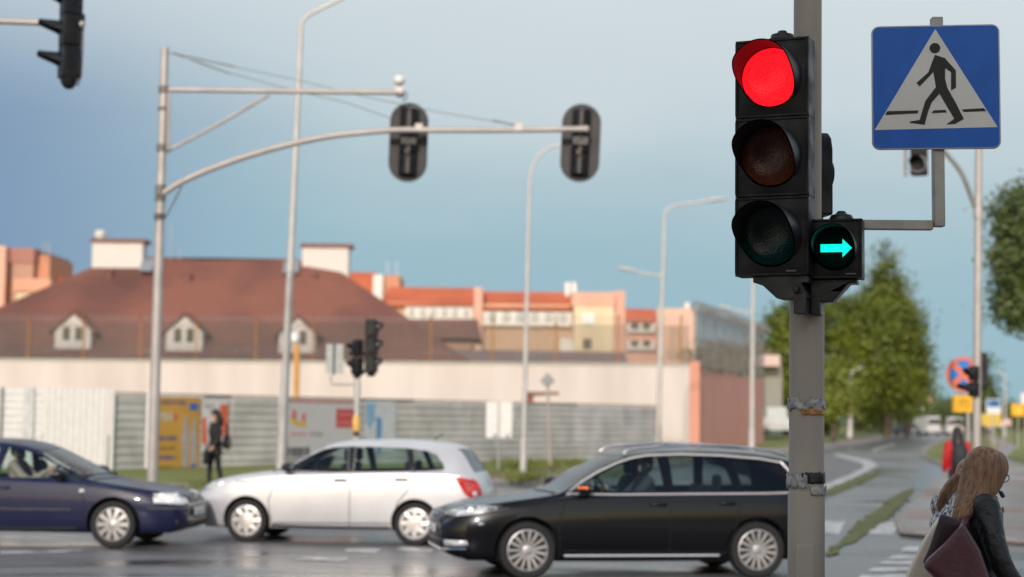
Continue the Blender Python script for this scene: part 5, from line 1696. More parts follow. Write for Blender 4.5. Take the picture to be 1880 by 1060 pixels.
def lamp(root, name, outline, axis, bvh, inner, parts=()):
    o = patch(name, outline, axis, bvh, inner, root, off=.004, thick=.01)
    c = patch('lamp_cover', outline, axis, bvh, LCLEAR, o, off=.014)
    return o
mir = lambda pts: [(-a, c) for a, c in pts]
def badge(root, x, y, z, r, nrm, name='badge', bars=True):
    """chrome ring badge with a V over a W, facing nrm in the xy plane"""
    n = Vector(nrm).normalized(); t = Vector((-n.y, n.x, 0)); upv = Vector((0, 0, 1)); c = Vector((x, y, z))
    b = MB(); b.tube([c + t * (r * math.cos(a)) + upv * (r * math.sin(a)) for a in (2 * math.pi * i / 24 for i in range(24))], r * .12, n=6, closed=True)
    if bars:
        for pts in ([(-.45, .85), (0, .12), (.45, .85)], [(-.9, .35), (-.42, -.82), (0, -.1), (.42, -.82), (.9, .35)]):
            b.tube([c + t * (r * u) + upv * (r * v) for u, v in pts], r * .08, n=5)
    b.lathe([(.001, -.01), (r * .98, -.01)], 20, c, Matrix((t, upv, n)).transposed())
    return b.build(name, CHROME, root, local=True, fixn=False)

# ---- black estate car
def ex_black(root, bvh, P):
    # chrome window surround, both sides
    ol = P['surround']
    for ax in ('L', 'R'):
        b = MB(); stripe(b, V2(ol), ax, bvh, .017, .004, closed=True, flat=.7); b.build('window_trim', SATIN, root, local=True, fixn=False)
        b = MB(); stripe(b, V2([(.93, .262), (0, .262), (-.90, .262)]), ax, bvh, .014, .003); b.build('sill_strip', SATIN, root, local=True, fixn=False)
    for s_ in (1, -1):
        rl = [(.18, 1.40), (.05, 1.455), (-.5, 1.505), (-1.1, 1.50), (-1.6, 1.455), (-1.82, 1.40)]
        b = MB(); b.tube([Vector((x, s_ * (P['roofw'](x) - .035), z + .012)) for x, z in [(p.x, p.y) for p in spline([Vector((a, c, 0)) for a, c in rl], 5)]], .016, n=8)
        b.tube([(-.75, s_ * (P['roofw'](-.75) - .035), 1.44), (-.75, s_ * (P['roofw'](-.75) - .035), 1.52)], .018, n=8)
        b.build('roof_rail', mat('rail_silver', (.62, .60, .62), rough=.25, metal=.9), root, local=True)
    hl = [(.40, .715), (.60, .70), (.74, .70), (.83, .73), (.862, .80), (.80, .815), (.68, .81), (.52, .785), (.42, .76)]
    for o_ in (hl, mir(hl)):
        l_ = lamp(root, 'headlight', o_, 'F', bvh, HLAMP)
    for s_ in (1, -1):
        sd = [(2.02, .715), (1.74, .775), (1.70, .80), (1.80, .82), (2.0, .805)]
        o = patch('headlight', sd, 'L' if s_ == 1 else 'R', bvh, HLAMP, root, off=.004, thick=.01)
        patch('lamp_cover', sd, 'L' if s_ == 1 else 'R', bvh, LCLEAR, o, off=.014)
    g = [(-.41, .60), (.41, .60), (.45, .735), (-.45, .735)]
    patch('grille', g, 'F', bvh, TRIM, root, off=.005, thick=.008)
    b = MB()
    for z in (.62, .655, .69, .725): stripe(b, V2([(-.42, z), (.42, z)]), 'F', bvh, .008, .012)
    b.build('grille_bar', CHROME, root, local=True, fixn=False)
    lg = [(-.62, .34), (.62, .34), (.66, .44), (-.66, .44)]
    patch('lower_grille', lg, 'F', bvh, TRIM, root, off=.005, thick=.008)
    b = MB(); stripe(b, V2([(-.80, .335), (-.5, .315), (.5, .315), (.80, .335)]), 'F', bvh, .014, .008); b.build('bumper_strip', CHROME, root, local=True, fixn=False)
    for s_ in (1, -1):
        fl = [(s_ * .64, .36), (s_ * .82, .375), (s_ * .82, .43), (s_ * .64, .43)]
        patch('fog_lamp', fl, 'F', bvh, HLAMP, root, off=.012, thick=.01)
    for s_ in (1, -1):
        q = project([Vector((0, s_ * .70, .765))], 'F', bvh, .0)[0]
        b = MB(); b.ball(q, (.03, .045, .03), 10); b.build('headlamp_bulb', mat('bulb_on', (.9, .9, .85), emit=(1, .95, .88), es=1.4), root, local=True)
    pl = [(-.26, .485), (.26, .485), (.26, .585), (-.26, .585)]
    patch('number_plate', pl, 'F', bvh, PLATEW, root, off=.02, thick=.01)
    q = project([Vector((0, 0, .70))], 'F', bvh, .02)[0]
    badge(root, q.x, 0, .695, .068, (1, 0, 0))
    for s_, ax in ((1, 'L'), (-1, 'R')):
        patch('side_marker', [(1.93, .60), (1.86, .60), (1.85, .635), (1.92, .64)], ax, bvh, CHROME, root, off=.006, thick=.006)
        tl_ = [(-1.92, .82), (-2.2, .82), (-2.2, .95), (-2.0, .95), (-1.90, .9)]
        patch('tail_light', tl_, ax, bvh, TAILR, root, off=.006, thick=.012)
        patch('bumper_marker', [(-2.14, .42), (-2.19, .42), (-2.19, .47), (-2.14, .47)], ax, bvh, TAILR, root, off=.006, thick=.006)
    patch('number_plate', [(-.26, .72), (.26, .72), (.26, .82), (-.26, .82)], 'B', bvh, PLATEW, root, off=.01, thick=.01)
PB = dict(near=1, wb=2.712, track=.905, x0=-2.456, x1=2.306, r=.325, rim=.232, arch=.372, style='twin', paint=paint('black_car_paint', (.004, .004, .0055), 0, .25, .35), glass=CGLASST,
    top=curve([(2.306, .58), (2.285, .66), (2.22, .735), (2.08, .79), (1.85, .845), (1.5, .905), (1.2, .945), (.98, .985), (.62, 1.19), (.2, 1.405), (-.05, 1.462), (-.4, 1.487), (-.8, 1.49), (-1.3, 1.475), (-1.75, 1.435), (-2.02, 1.39), (-2.12, 1.36), (-2.28, 1.14), (-2.38, .98), (-2.44, .80), (-2.456, .66)]),
    belt=curve([(2.306, .52), (2.2, .65), (2.0, .725), (1.7, .79), (1.3, .85), (.9, .905), (0, .945), (-1, .965), (-2, .975), (-2.3, .93), (-2.456, .60)]),
    bot=curve([(2.306, .34), (2.2, .25), (1.9, .20), (0, .19), (-1.9, .21), (-2.3, .30), (-2.456, .40)]),
    plan=curve([(2.306, .42), (2.294, .55), (2.25, .68), (2.15, .775), (1.95, .85), (1.7, .885), (1.3, .905), (0, .91), (-1.6, .905), (-2.1, .88), (-2.34, .82), (-2.42, .75), (-2.456, .62)]),
    roofw=curve([(2.306, .5), (2.0, .70), (1.5, .80), (1.0, .78), (.8, .72), (.2, .62), (-.5, .60), (-1.8, .58), (-2.15, .57), (-2.3, .64), (-2.456, .58)]),
    crown=curve([(2.306, .03), (1.5, .05), (1.0, .05), (.6, .07), (.2, .075), (-2.1, .08), (-2.3, .05), (-2.456, .03)]),
    cabin=(1.0, -2.2), cowl=.98, seatx=.02,
    windows=[[(.80, .985), (.66, 1.075), (.48, 1.175), (.28, 1.27), (.10, 1.335), (-.06, 1.368), (-.24, 1.382), (-.26, .99)],
             [(-.36, .992), (-.36, 1.386), (-.6, 1.388), (-.95, 1.378), (-1.02, 1.372), (-1.10, 1.0)],
             [(-1.20, 1.002), (-1.13, 1.366), (-1.5, 1.34), (-1.78, 1.305), (-1.88, 1.22), (-1.97, 1.01)]],
    surround=[(.88, .955), (.70, 1.085), (.48, 1.208), (.26, 1.308), (.08, 1.366), (-.1, 1.396), (-.5, 1.412), (-1.0, 1.402), (-1.5, 1.368), (-1.84, 1.325), (-1.96, 1.2), (-2.06, .985), (-1.5, .972), (-.5, .962), (.3, .952)],
    screen=([(-.66, 1.0), (.66, 1.0), (.615, 1.2), (.545, 1.385), (-.545, 1.385), (-.615, 1.2)], .12, 1.05),
    rear=([(-.58, 1.05), (.58, 1.05), (.50, 1.32), (-.50, 1.32)], -2.6, -1.9),
    seams=[[(.98, .28), (1.0, .60), (.93, .90)], [(-.30, .25), (-.31, .97)], [(-.98, .27), (-1.08, .55), (-1.16, .97)], [(.98, .27), (-.98, .27)], [(1.0, .86), (1.6, .80), (2.0, .74)], [(-.98, .30), (.95, .32)]],
    handles=[(-.16, .845), (-.98, .86)], mirror=(.70, .985), mirror_mat=TRIM, mirror_light=True, extras=ex_black)
def ground_d(px, d): return Vector(((px - 940) / FPX * d * 1.0, d, 0))
# the estate's tail overhang is short: squeeze everything behind the rear axle
_q = .80
_ax = -PB['wb'] / 2
sqx = lambda x: x if x > _ax else _ax + (x - _ax) * _q
for k_ in ('top', 'belt', 'bot', 'plan', 'roofw', 'crown'):
    PB[k_] = (lambda f: (lambda x: f(x if x > _ax else _ax + (x - _ax) / _q)))(PB[k_])
PB['x0'] = sqx(PB['x0']); PB['cabin'] = (PB['cabin'][0], sqx(PB['cabin'][1]))
PB['windows'] = [[(sqx(a), c) for a, c in w_] for w_ in PB['windows']]; PB['surround'] = [(sqx(a), c) for a, c in PB['surround']]
PB['rear'] = (PB['rear'][0], PB['rear'][1], sqx(PB['rear'][2]))
black_car, bvhB = make_car(PB, 'estate_car', 'black estate car with chrome window trim crossing in front towards the left', ground_d(975, 19.2), R(180 + 10.5))

# ---- white hatchback estate
def ex_white(root, bvh, P):
    hl = [(.44, .72), (.60, .70), (.72, .72), (.77, .80), (.75, .87), (.62, .86), (.50, .82), (.44, .77)]
    for o_ in (hl, mir(hl)): lamp(root, 'headlight', o_, 'F', bvh, HLAMP)
    for s_, ax in ((1, 'L'), (-1, 'R')):
        sd = [(1.86, .74), (1.66, .80), (1.58, .86), (1.68, .885), (1.84, .86)]
        o = patch('headlight', sd, ax, bvh, HLAMP, root, off=.004, thick=.01)
        patch('lamp_cover', sd, ax, bvh, LCLEAR, o, off=.012)
        tl_ = [(-1.78, .96), (-1.86, .975), (-2.03, .93), (-2.12, .80), (-2.13, .66), (-2.02, .66), (-1.93, .74), (-1.85, .86)]
        o = patch('tail_light', tl_, ax, bvh, TAILR, root, off=.006, thick=.012)
        patch('reversing_lamp', [(-2.05, .78), (-2.10, .76), (-2.10, .70), (-2.04, .72)], ax, bvh, PLATEW, o, off=.015, thick=.006)
        patch('fog_lamp', [(1.95, .43), (1.86, .43), (1.86, .50), (1.95, .50)], ax, bvh, TRIM, root, off=.006, thick=.006)
    for s_ in (1, -1):
        tl2 = [(s_ * .70, .66), (s_ * .60, .68), (s_ * .60, .90), (s_ * .72, .95)]
        patch('tail_light', tl2, 'B', bvh, TAILR, root, off=.006, thick=.012)
    patch('grille', [(-.40, .64), (.40, .64), (.42, .76), (-.42, .76)], 'F', bvh, TRIM, root, off=.005, thick=.008)
    patch('lower_grille', [(-.5, .30), (.5, .30), (.52, .42), (-.52, .42)], 'F', bvh, TRIM, root, off=.005, thick=.008)
    patch('number_plate', [(-.26, .47), (.26, .47), (.26, .57), (-.26, .57)], 'F', bvh, PLATEW, root, off=.012, thick=.008)
    patch('number_plate', [(-.26, .68), (.26, .68), (.26, .79), (-.26, .79)], 'B', bvh, PLATEW, root, off=.012, thick=.008)
    for ax in ('L', 'R'):
        for pl in ([(-.205, 1.372), (-.245, 1.02), (-.325, 1.022), (-.305, 1.374)], [(-1.04, 1.362), (-1.14, 1.04), (-1.22, 1.045), (-1.12, 1.355)]):
            patch('pillar_trim', pl, ax, bvh, TRIM, root, off=.003, thick=.003)
        patch('mirror_corner', [(.90, .99), (.72, 1.02), (.56, 1.122), (.66, 1.11), (.80, 1.05)], ax, bvh, TRIM, root, off=.002, thick=.002)
    b = MB(); b.tube([(-1.35, 0, 1.45), (-1.36, 0, 1.50), (-1.47, 0, 1.56)], .008, n=6); b.build('aerial', TRIM, root, local=True)
    for ax in ('L', 'R'):
        b = MB(); stripe(b, V2([(.72, 1.002), (0, 1.012), (-1.6, 1.055)]), ax, bvh, .008, .002); b.build('window_seal', TRIM, root, local=True, fixn=False)
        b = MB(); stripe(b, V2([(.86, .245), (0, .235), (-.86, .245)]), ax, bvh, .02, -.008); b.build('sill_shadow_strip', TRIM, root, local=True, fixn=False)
PW = dict(near=1, wb=2.451, track=.815, x0=-2.19, x1=2.045, r=.302, rim=.215, arch=.345, style='holes', paint=paint('silver_car_paint', (.72, .715, .715), .4, .38, .6), glass=CGLASS,
    top=curve([(2.045, .56), (2.03, .66), (1.97, .765), (1.85, .84), (1.65, .91), (1.35, .965), (1.05, 1.005), (.86, 1.035), (.55, 1.20), (.2, 1.385), (-.02, 1.445), (-.4, 1.482), (-.8, 1.488), (-1.3, 1.468), (-1.68, 1.425), (-1.80, 1.39), (-1.98, 1.13), (-2.08, .97), (-2.16, .80), (-2.19, .60)]),
    belt=curve([(2.045, .50), (1.95, .68), (1.8, .76), (1.5, .86), (1.1, .92), (.7, .955), (0, .975), (-1, 1.01), (-1.8, 1.0), (-2.08, .90), (-2.19, .55)]),
    bot=curve([(2.045, .30), (1.95, .22), (1.6, .19), (0, .20), (-1.6, .20), (-2.05, .26), (-2.19, .36)]),
    plan=curve([(2.045, .40), (2.03, .52), (1.98, .63), (1.88, .71), (1.7, .775), (1.4, .81), (1.0, .82), (-1.3, .82), (-1.8, .795), (-2.05, .74), (-2.15, .68), (-2.19, .56)]),
    roofw=curve([(2.045, .45), (1.8, .60), (1.4, .70), (1.0, .70), (.8, .66), (.2, .565), (-.5, .555), (-1.5, .54), (-1.8, .53), (-2.0, .60), (-2.19, .52)]),
    crown=curve([(2.045, .03), (1.5, .05), (1.0, .05), (.6, .07), (.2, .07), (-1.7, .075), (-2.0, .05), (-2.19, .03)]),
    cabin=(.86, -1.95), cowl=.86, seatx=.0,
    windows=[[(.72, 1.02), (.55, 1.125), (.38, 1.225), (.20, 1.315), (.05, 1.355), (-.20, 1.372), (-.24, 1.02)],
             [(-.33, 1.022), (-.31, 1.374), (-.7, 1.374), (-1.04, 1.362), (-1.14, 1.04)],
             [(-1.22, 1.045), (-1.12, 1.355), (-1.36, 1.325), (-1.50, 1.27), (-1.60, 1.15), (-1.635, 1.075)]],
    screen=([(-.61, 1.06), (.61, 1.06), (.57, 1.2), (.505, 1.365), (-.505, 1.365), (-.57, 1.2)], .12, .95),
    rear=([(-.56, 1.03), (.56, 1.03), (.48, 1.36), (-.48, 1.36)], -2.4, -1.6),
    seams=[[(.86, .26), (.90, .60), (.78, .95)], [(-.28, .25), (-.29, 1.0)], [(-.88, .30), (-.98, .60), (-1.16, .82), (-1.20, 1.03)], [(.9, .82), (1.4, .86)], [(-.86, .30), (.84, .28)]],
    handles=[(-.14, .90), (-1.02, .925)], handle_mat=mat('handle_grey', (.10, .10, .09), rough=.4), mirror=(.60, 1.03), mirror_mat=TRIM, extras=ex_white)
white_car, bvhW = make_car(PW, 'hatchback', 'silver white hatchback estate driving left between the sedan and the black estate', ground_d(460, 24.3), R(180 - 8))

# ---- dark blue sedan
def ex_blue(root, bvh, P):
    hl = [(.42, .60), (.62, .585), (.74, .60), (.76, .665), (.72, .72), (.55, .725), (.44, .71)]
    for o_ in (hl, mir(hl)): lamp(root, 'headlight', o_, 'F', bvh, HLIT)
    for s_, ax in ((1, 'L'), (-1, 'R')):
        sd = [(2.20, .60), (1.90, .615), (1.88, .68), (1.93, .735), (2.14, .725)]
        o = patch('headlight', sd, ax, bvh, HLIT, root, off=.005, thick=.01)
        patch('lamp_cover', sd, ax, bvh, LCLEAR, o, off=.014)
        b = MB(); stripe(b, V2([(.78, .505), (0, .50), (-.95, .51)]), ax, bvh, .026, .002, flat=.5); b.build('side_moulding', mat('moulding_grey', (.12, .115, .125), rough=.5), root, local=True, fixn=False)
        b = MB(); stripe(b, V2([(1.82, .535), (2.05, .535), (2.2, .54)]), ax, bvh, .024, .003, flat=.5); b.build('bumper_moulding', mat('moulding_grey', (.12, .115, .125)), root, local=True, fixn=False)
        patch('side_repeater', [(.95, .74), (.88, .74), (.88, .785), (.95, .785)], ax, bvh, PLATEW, root, off=.006, thick=.006)
        b = MB(); stripe(b, V2([(.84, .245), (0, .235), (-.84, .245)]), ax, bvh, .035, -.012); b.build('sill_strip', TRIM, root, local=True, fixn=False)
        patch('tail_light', [(-2.0, .72), (-2.34, .72), (-2.34, .86), (-2.05, .88)], ax, bvh, TAILR, root, off=.006, thick=.01)
    b = MB(); stripe(b, V2([(-.72, .535), (-.4, .53), (.4, .53), (.72, .535)]), 'F', bvh, .024, .004, flat=.5); b.build('bumper_moulding', mat('moulding_grey', (.12, .115, .125)), root, local=True, fixn=False)
    patch('grille', [(-.36, .60), (.36, .60), (.38, .70), (-.38, .70)], 'F', bvh, TRIM, root, off=.005, thick=.008)
    b = MB()
    for z in (.625, .65, .675): stripe(b, V2([(-.36, z), (.36, z)]), 'F', bvh, .006, .01)
    b.build('grille_bar', mat('moulding_grey', (.12, .115, .125)), root, local=True, fixn=False)
    patch('lower_grille', [(-.66, .27), (.66, .27), (.70, .38), (-.70, .38)], 'F', bvh, TRIM, root, off=.005, thick=.008)
    patch('number_plate', [(-.26, .42), (.26, .42), (.26, .53), (-.26, .53)], 'F', bvh, PLATEW, root, off=.03, thick=.01)
    q = project([Vector((0, 0, .655))], 'F', bvh, .02)[0]
    badge(root, q.x, 0, .655, .055, (1, 0, 0))
PN = dict(near=-1, wb=2.703, track=.86, x0=-2.39, x1=2.28, r=.315, rim=.222, arch=.365, style='petal', paint=paint('navy_car_paint', (.010, .0145, .050), .0, .35, .3), glass=CGLASS,
    top=curve([(2.28, .54), (2.265, .625), (2.21, .685), (2.08, .735), (1.85, .79), (1.5, .85), (1.2, .89), (.98, .93), (.6, 1.13), (.2, 1.325), (-.05, 1.40), (-.4, 1.44), (-.8, 1.44), (-1.2, 1.38), (-1.6, 1.19), (-1.88, 1.02), (-2.1, .99), (-2.3, .95), (-2.37, .80), (-2.39, .60)]),
    belt=curve([(2.28, .48), (2.2, .60), (2.0, .66), (1.6, .76), (1.0, .85), (0, .885), (-1, .90), (-2, .90), (-2.3, .86), (-2.39, .55)]),
    bot=curve([(2.28, .30), (2.15, .22), (1.8, .19), (0, .19), (-1.8, .20), (-2.3, .28), (-2.39, .36)]),
    plan=curve([(2.28, .42), (2.27, .54), (2.23, .64), (2.14, .73), (1.95, .805), (1.7, .845), (1.3, .865), (0, .87), (-1.6, .865), (-2.1, .83), (-2.32, .76), (-2.39, .6)]),
    roofw=curve([(2.28, .45), (2.0, .62), (1.5, .74), (1.0, .74), (.8, .69), (.2, .59), (-.5, .57), (-1.2, .56), (-1.7, .62), (-2.0, .70), (-2.39, .6)]),
    crown=curve([(2.28, .03), (1.5, .05), (1.0, .05), (.6, .07), (.2, .075), (-1.2, .07), (-1.8, .05), (-2.39, .03)]),
    cabin=(.98, -1.75), cowl=.98, seatx=.0,
    windows=[[(.78, .93), (.62, 1.02), (.42, 1.125), (.22, 1.215), (.05, 1.275), (-.12, 1.31), (-.25, 1.325), (-.29, .925)],
             [(-.37, .925), (-.34, 1.33), (-.6, 1.33), (-.85, 1.30), (-1.02, 1.25), (-1.15, .93)], [(-1.22, .935), (-1.1, 1.22), (-1.3, 1.10), (-1.42, .95)]],
    screen=([(-.66, .955), (.66, .955), (.615, 1.12), (.545, 1.30), (-.545, 1.30), (-.615, 1.12)], .12, 1.05),
    rear=([(-.58, 1.04), (.58, 1.04), (.50, 1.30), (-.50, 1.30)], -2.0, -1.1),
    seams=[[(.93, .26), (.96, .60), (.88, .86)], [(-.33, .25), (-.33, .90)], [(-.95, .28), (-1.05, .60), (-1.2, .91)], [(.96, .83), (1.6, .76), (2.0, .71)], [(-.95, .30), (.92, .28)]],
    handles=[(-.18, .79), (-1.02, .80)], mirror=(.60, .945), mirror_mat=TRIM, extras=ex_blue)
blue_car, bvhN = make_car(PN, 'sedan', 'dark blue sedan with silver hubcaps entering from the left edge', ground_d(217, 22.9), R(-5))

# ---- small far cars and vans
def far_car(name, label, px, py, d, heading, L_, Wd, H_, col, kind='car', zg=0.0, group=None):
    q = W(px, py, d)
    root = thing(name, label, 'van' if kind == 'van' else 'car', (q.x, d, zg), heading, group)
    if kind == 'car':
        pr = [(-.5, .25), (.49, .25), (.5, .5), (.47, .6), (.3, .66), (.16, .98), (-.05, 1.0), (-.28, .97), (-.42, .68), (-.5, .62)]
    else:
        pr = [(-.5, .18), (.5, .18), (.5, .42), (.42, .55), (.28, .98), (.2, 1.0), (-.48, 1.0), (-.5, .96)]
    pr = [(a * L_, c * H_) for a, c in pr]
    b = MB(); w0, w1 = Wd / 2, Wd / 2 * .82
    vs = []
    for s_ in (-1, 1):
        for a, c in pr: vs.append((a, s_ * (w0 if c < H_ * .68 else w1), c))
    n = len(pr); tri = tessellate_polygon([[Vector((a, c, 0)) for a, c in pr]])
    b.add(vs, [(j, (j + 1) % n, n + (j + 1) % n, n + j) for j in range(n)] + [tuple(t) for t in tri] + [tuple(n + i for i in t) for t in tri])
    b.build('body', paint('far_paint_' + '_'.join(str(int(c * 100)) for c in col), col, 0, .3), root, local=True, bevel=.06)
    for s_, nm in ((1, 'windscreen'), (-1, 'rear_window')):
        b = MB()
        if s_ == 1:
            x0_, z0_, x1_, z1_ = (pr[4][0], pr[4][1], pr[5][0], pr[5][1]) if kind == 'car' else (pr[3][0], pr[3][1], pr[4][0], pr[4][1])
        else:
            x0_, z0_, x1_, z1_ = (pr[8][0], pr[8][1], pr[7][0], pr[7][1]) if kind == 'car' else (-.5 * L_, H_ * .55, -.5 * L_, H_ * .9)
        p0 = Vector((lerp(x0_, x1_, .12) + s_ * .03, 0, lerp(z0_, z1_, .12) + .02)); p1 = Vector((lerp(x0_, x1_, .88) + s_ * .03, 0, lerp(z0_, z1_, .88) + .02))
        y0_, y1_ = Wd * .42, Wd * .36
        b.add([p0 + Vector((0, -y0_, 0)), p0 + Vector((0, y0_, 0)), p1 + Vector((0, y1_, 0)), p1 + Vector((0, -y1_, 0))], [(0, 1, 2, 3)])
        o = b.build(nm, DGLASS, root, local=True); sm = o.modifiers.new('thick', 'SOLIDIFY'); sm.thickness = .02
    for xs_ in (.30 * L_, -.30 * L_):
        for s_ in (-1, 1):
            b = MB(); b.lathe([(.001, -.1), (.3, -.1), (.31, 0), (.3, .1), (.18, .1), (.17, .07), (.001, .07)], 20, (xs_, s_ * (w0 - .1), .31), Matrix.Rotation(R(-90 * s_), 3, 'X')); b.build('wheel', RUBBER, root, local=True)
    for s_ in (-1, 1):
        b = MB(); b.ball((L_ * .495, s_ * Wd * .36, H_ * .47), (.05, .16, .09), 10); b.build('headlight', mat('far_headlight', (.9, .86, .8), rough=.2, emit=(1, .9, .8), es=.6), root, local=True)
        b = MB(); b.ball((-L_ * .495, s_ * Wd * .38, H_ * .52), (.05, .14, .12), 10); b.build('tail_light', TAILR, root, local=True)
    return root
far_car('car', 'small grey car driving towards us far along the side road', 1667, 800, 205, R(-70), 4.3, 1.75, 1.55, (.14, .16, .18))
far_car('car', 'small white car parked beyond the pink side wall', 1424, 798, 128, R(20), 4.2, 1.7, 1.35, (.66, .66, .64), zg=.7)
far_car('van', 'white van with a red rear lamp beside the far grey car', 1700, 786, 225, R(100), 5.2, 2.0, 2.5, (.72, .70, .66), 'van')
far_car('van', 'white van parked behind the no stopping sign post', 1752, 792, 215, R(80), 5.4, 2.1, 2.3, (.72, .70, .68), 'van', .1)
# ------------------------------------------------------------------ trees
BARK = mat('bark', (.10, .075, .05), rough=.9, var=.3, scale=3)
def tree(label, base, h, trunk_h, blobs, leaf, n, lm, seed, trunk_r=.2, name='tree', group=None, cat='tree', spread=1.0):
    """blobs: (dx,dy,z,rx,rz) ellipsoids; leaves gather in twig clusters near their skins"""
    rnd = random.Random(seed)
    o = thing(name, label, cat, base, group=group)
    base = Vector(base)
    b = MB()
    b.tube([base + Vector((0, 0, -.2)), base + Vector((.05, 0, trunk_h * .6)), base + Vector((.0, .05, trunk_h)), base + Vector((0, 0, h * .85))], [trunk_r * 1.3, trunk_r, trunk_r * .85, trunk_r * .15], n=10)
    for bl in blobs:
        for k in range(3):
            a = rnd.uniform(0, 6.28)
            q = base + Vector((bl[0] + bl[3] * .6 * math.cos(a), bl[1] + bl[3] * .6 * math.sin(a), bl[2] + rnd.uniform(-.3, .5) * bl[4]))
            s_ = base + Vector((0, 0, min(q.z - base.z - .3, max(trunk_h * .8, (q.z - base.z) * .6))))
            b.tube([s_, (s_ + q) / 2 + Vector((0, 0, .2)), q], [trunk_r * .4, trunk_r * .25, trunk_r * .06], n=6)
    b.build('trunk', BARK, o)
    verts, faces = [], []
    vol = [bl[3] ** 1.6 * bl[4] ** .8 for bl in blobs]; tv = sum(vol)
    for bl, v in zip(blobs, vol):
        nc = int(n * v / tv / 26)
        for _ in range(nc):
            while True:
                d = Vector((rnd.gauss(0, 1), rnd.gauss(0, 1), rnd.gauss(0, 1)))
                if d.length > .1: break
            d.normalize()
            rad = rnd.uniform(.45, 1.0) ** .5 * (1 + rnd.gauss(0, .10))
            c = Vector((bl[0] + d.x * bl[3] * rad, bl[1] + d.y * bl[3] * rad, bl[2] + d.z * bl[4] * rad))
            cs = leaf * rnd.uniform(1.6, 3.4)
            for k in range(26):
                p = base + c + Vector((rnd.gauss(0, cs), rnd.gauss(0, cs), rnd.gauss(0, cs * .7)))
                nn = (d * spread + Vector((rnd.gauss(0, .6), rnd.gauss(0, .6), rnd.gauss(.3, .6)))).normalized()
                t = nn.orthogonal().normalized(); t.rotate(Quaternion(nn, rnd.uniform(0, 6.28))); u = nn.cross(t)
                s_ = leaf * rnd.uniform(.55, 1.25)
                i0 = len(verts)
                verts += [p - t * s_, p + u * s_ * .45 + nn * s_ * .1, p + t * s_, p - u * s_ * .45 + nn * s_ * .1]
                faces.append((i0, i0 + 1, i0 + 2, i0 + 3))
    me = bpy.data.meshes.new('crown')
    me.from_pydata([v - base for v in verts], [], faces)
    me.materials.append(lm)
    c = link(bpy.data.objects.new('crown', me)); c.parent = o
    return o
LF1 = leafmat('leaf_yellow_green', (.150, .180, .009), (.052, .078, .007), .3)
LF2 = leafmat('leaf_mid_green', (.12, .145, .014), (.06, .085, .012), .4)
LF3 = leafmat('leaf_dark_green', (.105, .14, .032), (.055, .082, .022), .5)
def at(px, d, z): return Vector((W(px, 780, d).x, d, z))
T = tree
mpx = lambda d: d / FPX
d = 165
def pb_(px0, d, px, py, rpx, rzpx, zg):
    """ellipsoid from photo pixels around a tree standing at px0"""
    c = W(px, py, d); return (c.x - W(px0, 780, d).x, 0.0, c.z - zg, rpx * d / FPX, rzpx * d / FPX)
T('tall pointed leafy tree whose tip rises highest behind the near pole', at(1628, 172, .4), 19, 3,
  [pb_(1628, 172, 1624, 462, 8, 24, .4), pb_(1628, 172, 1624, 488, 17, 30, .4), pb_(1628, 172, 1625, 530, 34, 40, .4), pb_(1628, 172, 1612, 585, 58, 55, .4), pb_(1628, 172, 1645, 600, 50, 60, .4), pb_(1628, 172, 1625, 665, 66, 65, .4), pb_(1628, 172, 1655, 690, 44, 70, .4), pb_(1628, 172, 1600, 720, 45, 50, .4)], .27, 24000, LF1, 1, .35)
T('broad olive green tree just right of the near pole', at(1560, 160, .5), 14, 3,
  [pb_(1560, 160, 1545, 600, 50, 50, .5), pb_(1560, 160, 1580, 640, 55, 60, .5), pb_(1560, 160, 1555, 700, 55, 55, .5), pb_(1560, 160, 1600, 590, 35, 40, .5)], .26, 15000, LF1, 2, .3)
T('ragged green tree standing left of the near pole', at(1446, 150, .6), 12, 2.6,
  [pb_(1446, 150, 1440, 600, 26, 40, .6), pb_(1446, 150, 1436, 655, 34, 40, .6), pb_(1446, 150, 1445, 705, 36, 45, .6), pb_(1446, 150, 1462, 640, 34, 60, .6), pb_(1446, 150, 1475, 560, 26, 40, .6)], .25, 11000, LF1, 3, .25)
T('low rounded bright green tree right beside the near pole', at(1530, 120, .5), 6, 1.6,
  [pb_(1530, 120, 1528, 700, 30, 38, .5), pb_(1530, 120, 1520, 740, 32, 34, .5), pb_(1530, 120, 1545, 725, 24, 34, .5)], .2, 5000, leafmat('leaf_bright_green', (.20, .23, .025), (.11, .14, .018), .5), 4, .16)
T('dark green tree at the right end of the tree row', at(1665, 200, .3), 13, 3,
  [pb_(1665, 200, 1668, 650, 26, 50, .3), pb_(1665, 200, 1672, 700, 30, 50, .3), pb_(1665, 200, 1650, 730, 30, 40, .3)], .36, 5000, LF2, 5, .3)
T('large dark tree cut by the right edge of the picture', at(1905, 62, .1), 11, 4.2,
  [pb_(1905, 62, 1890, 400, 62, 62, .1), pb_(1905, 62, 1895, 480, 72, 70, .1), pb_(1905, 62, 1900, 560, 68, 52, .1), pb_(1905, 62, 1960, 460, 80, 90, .1)], .13, 22000, LF3, 6, .22)
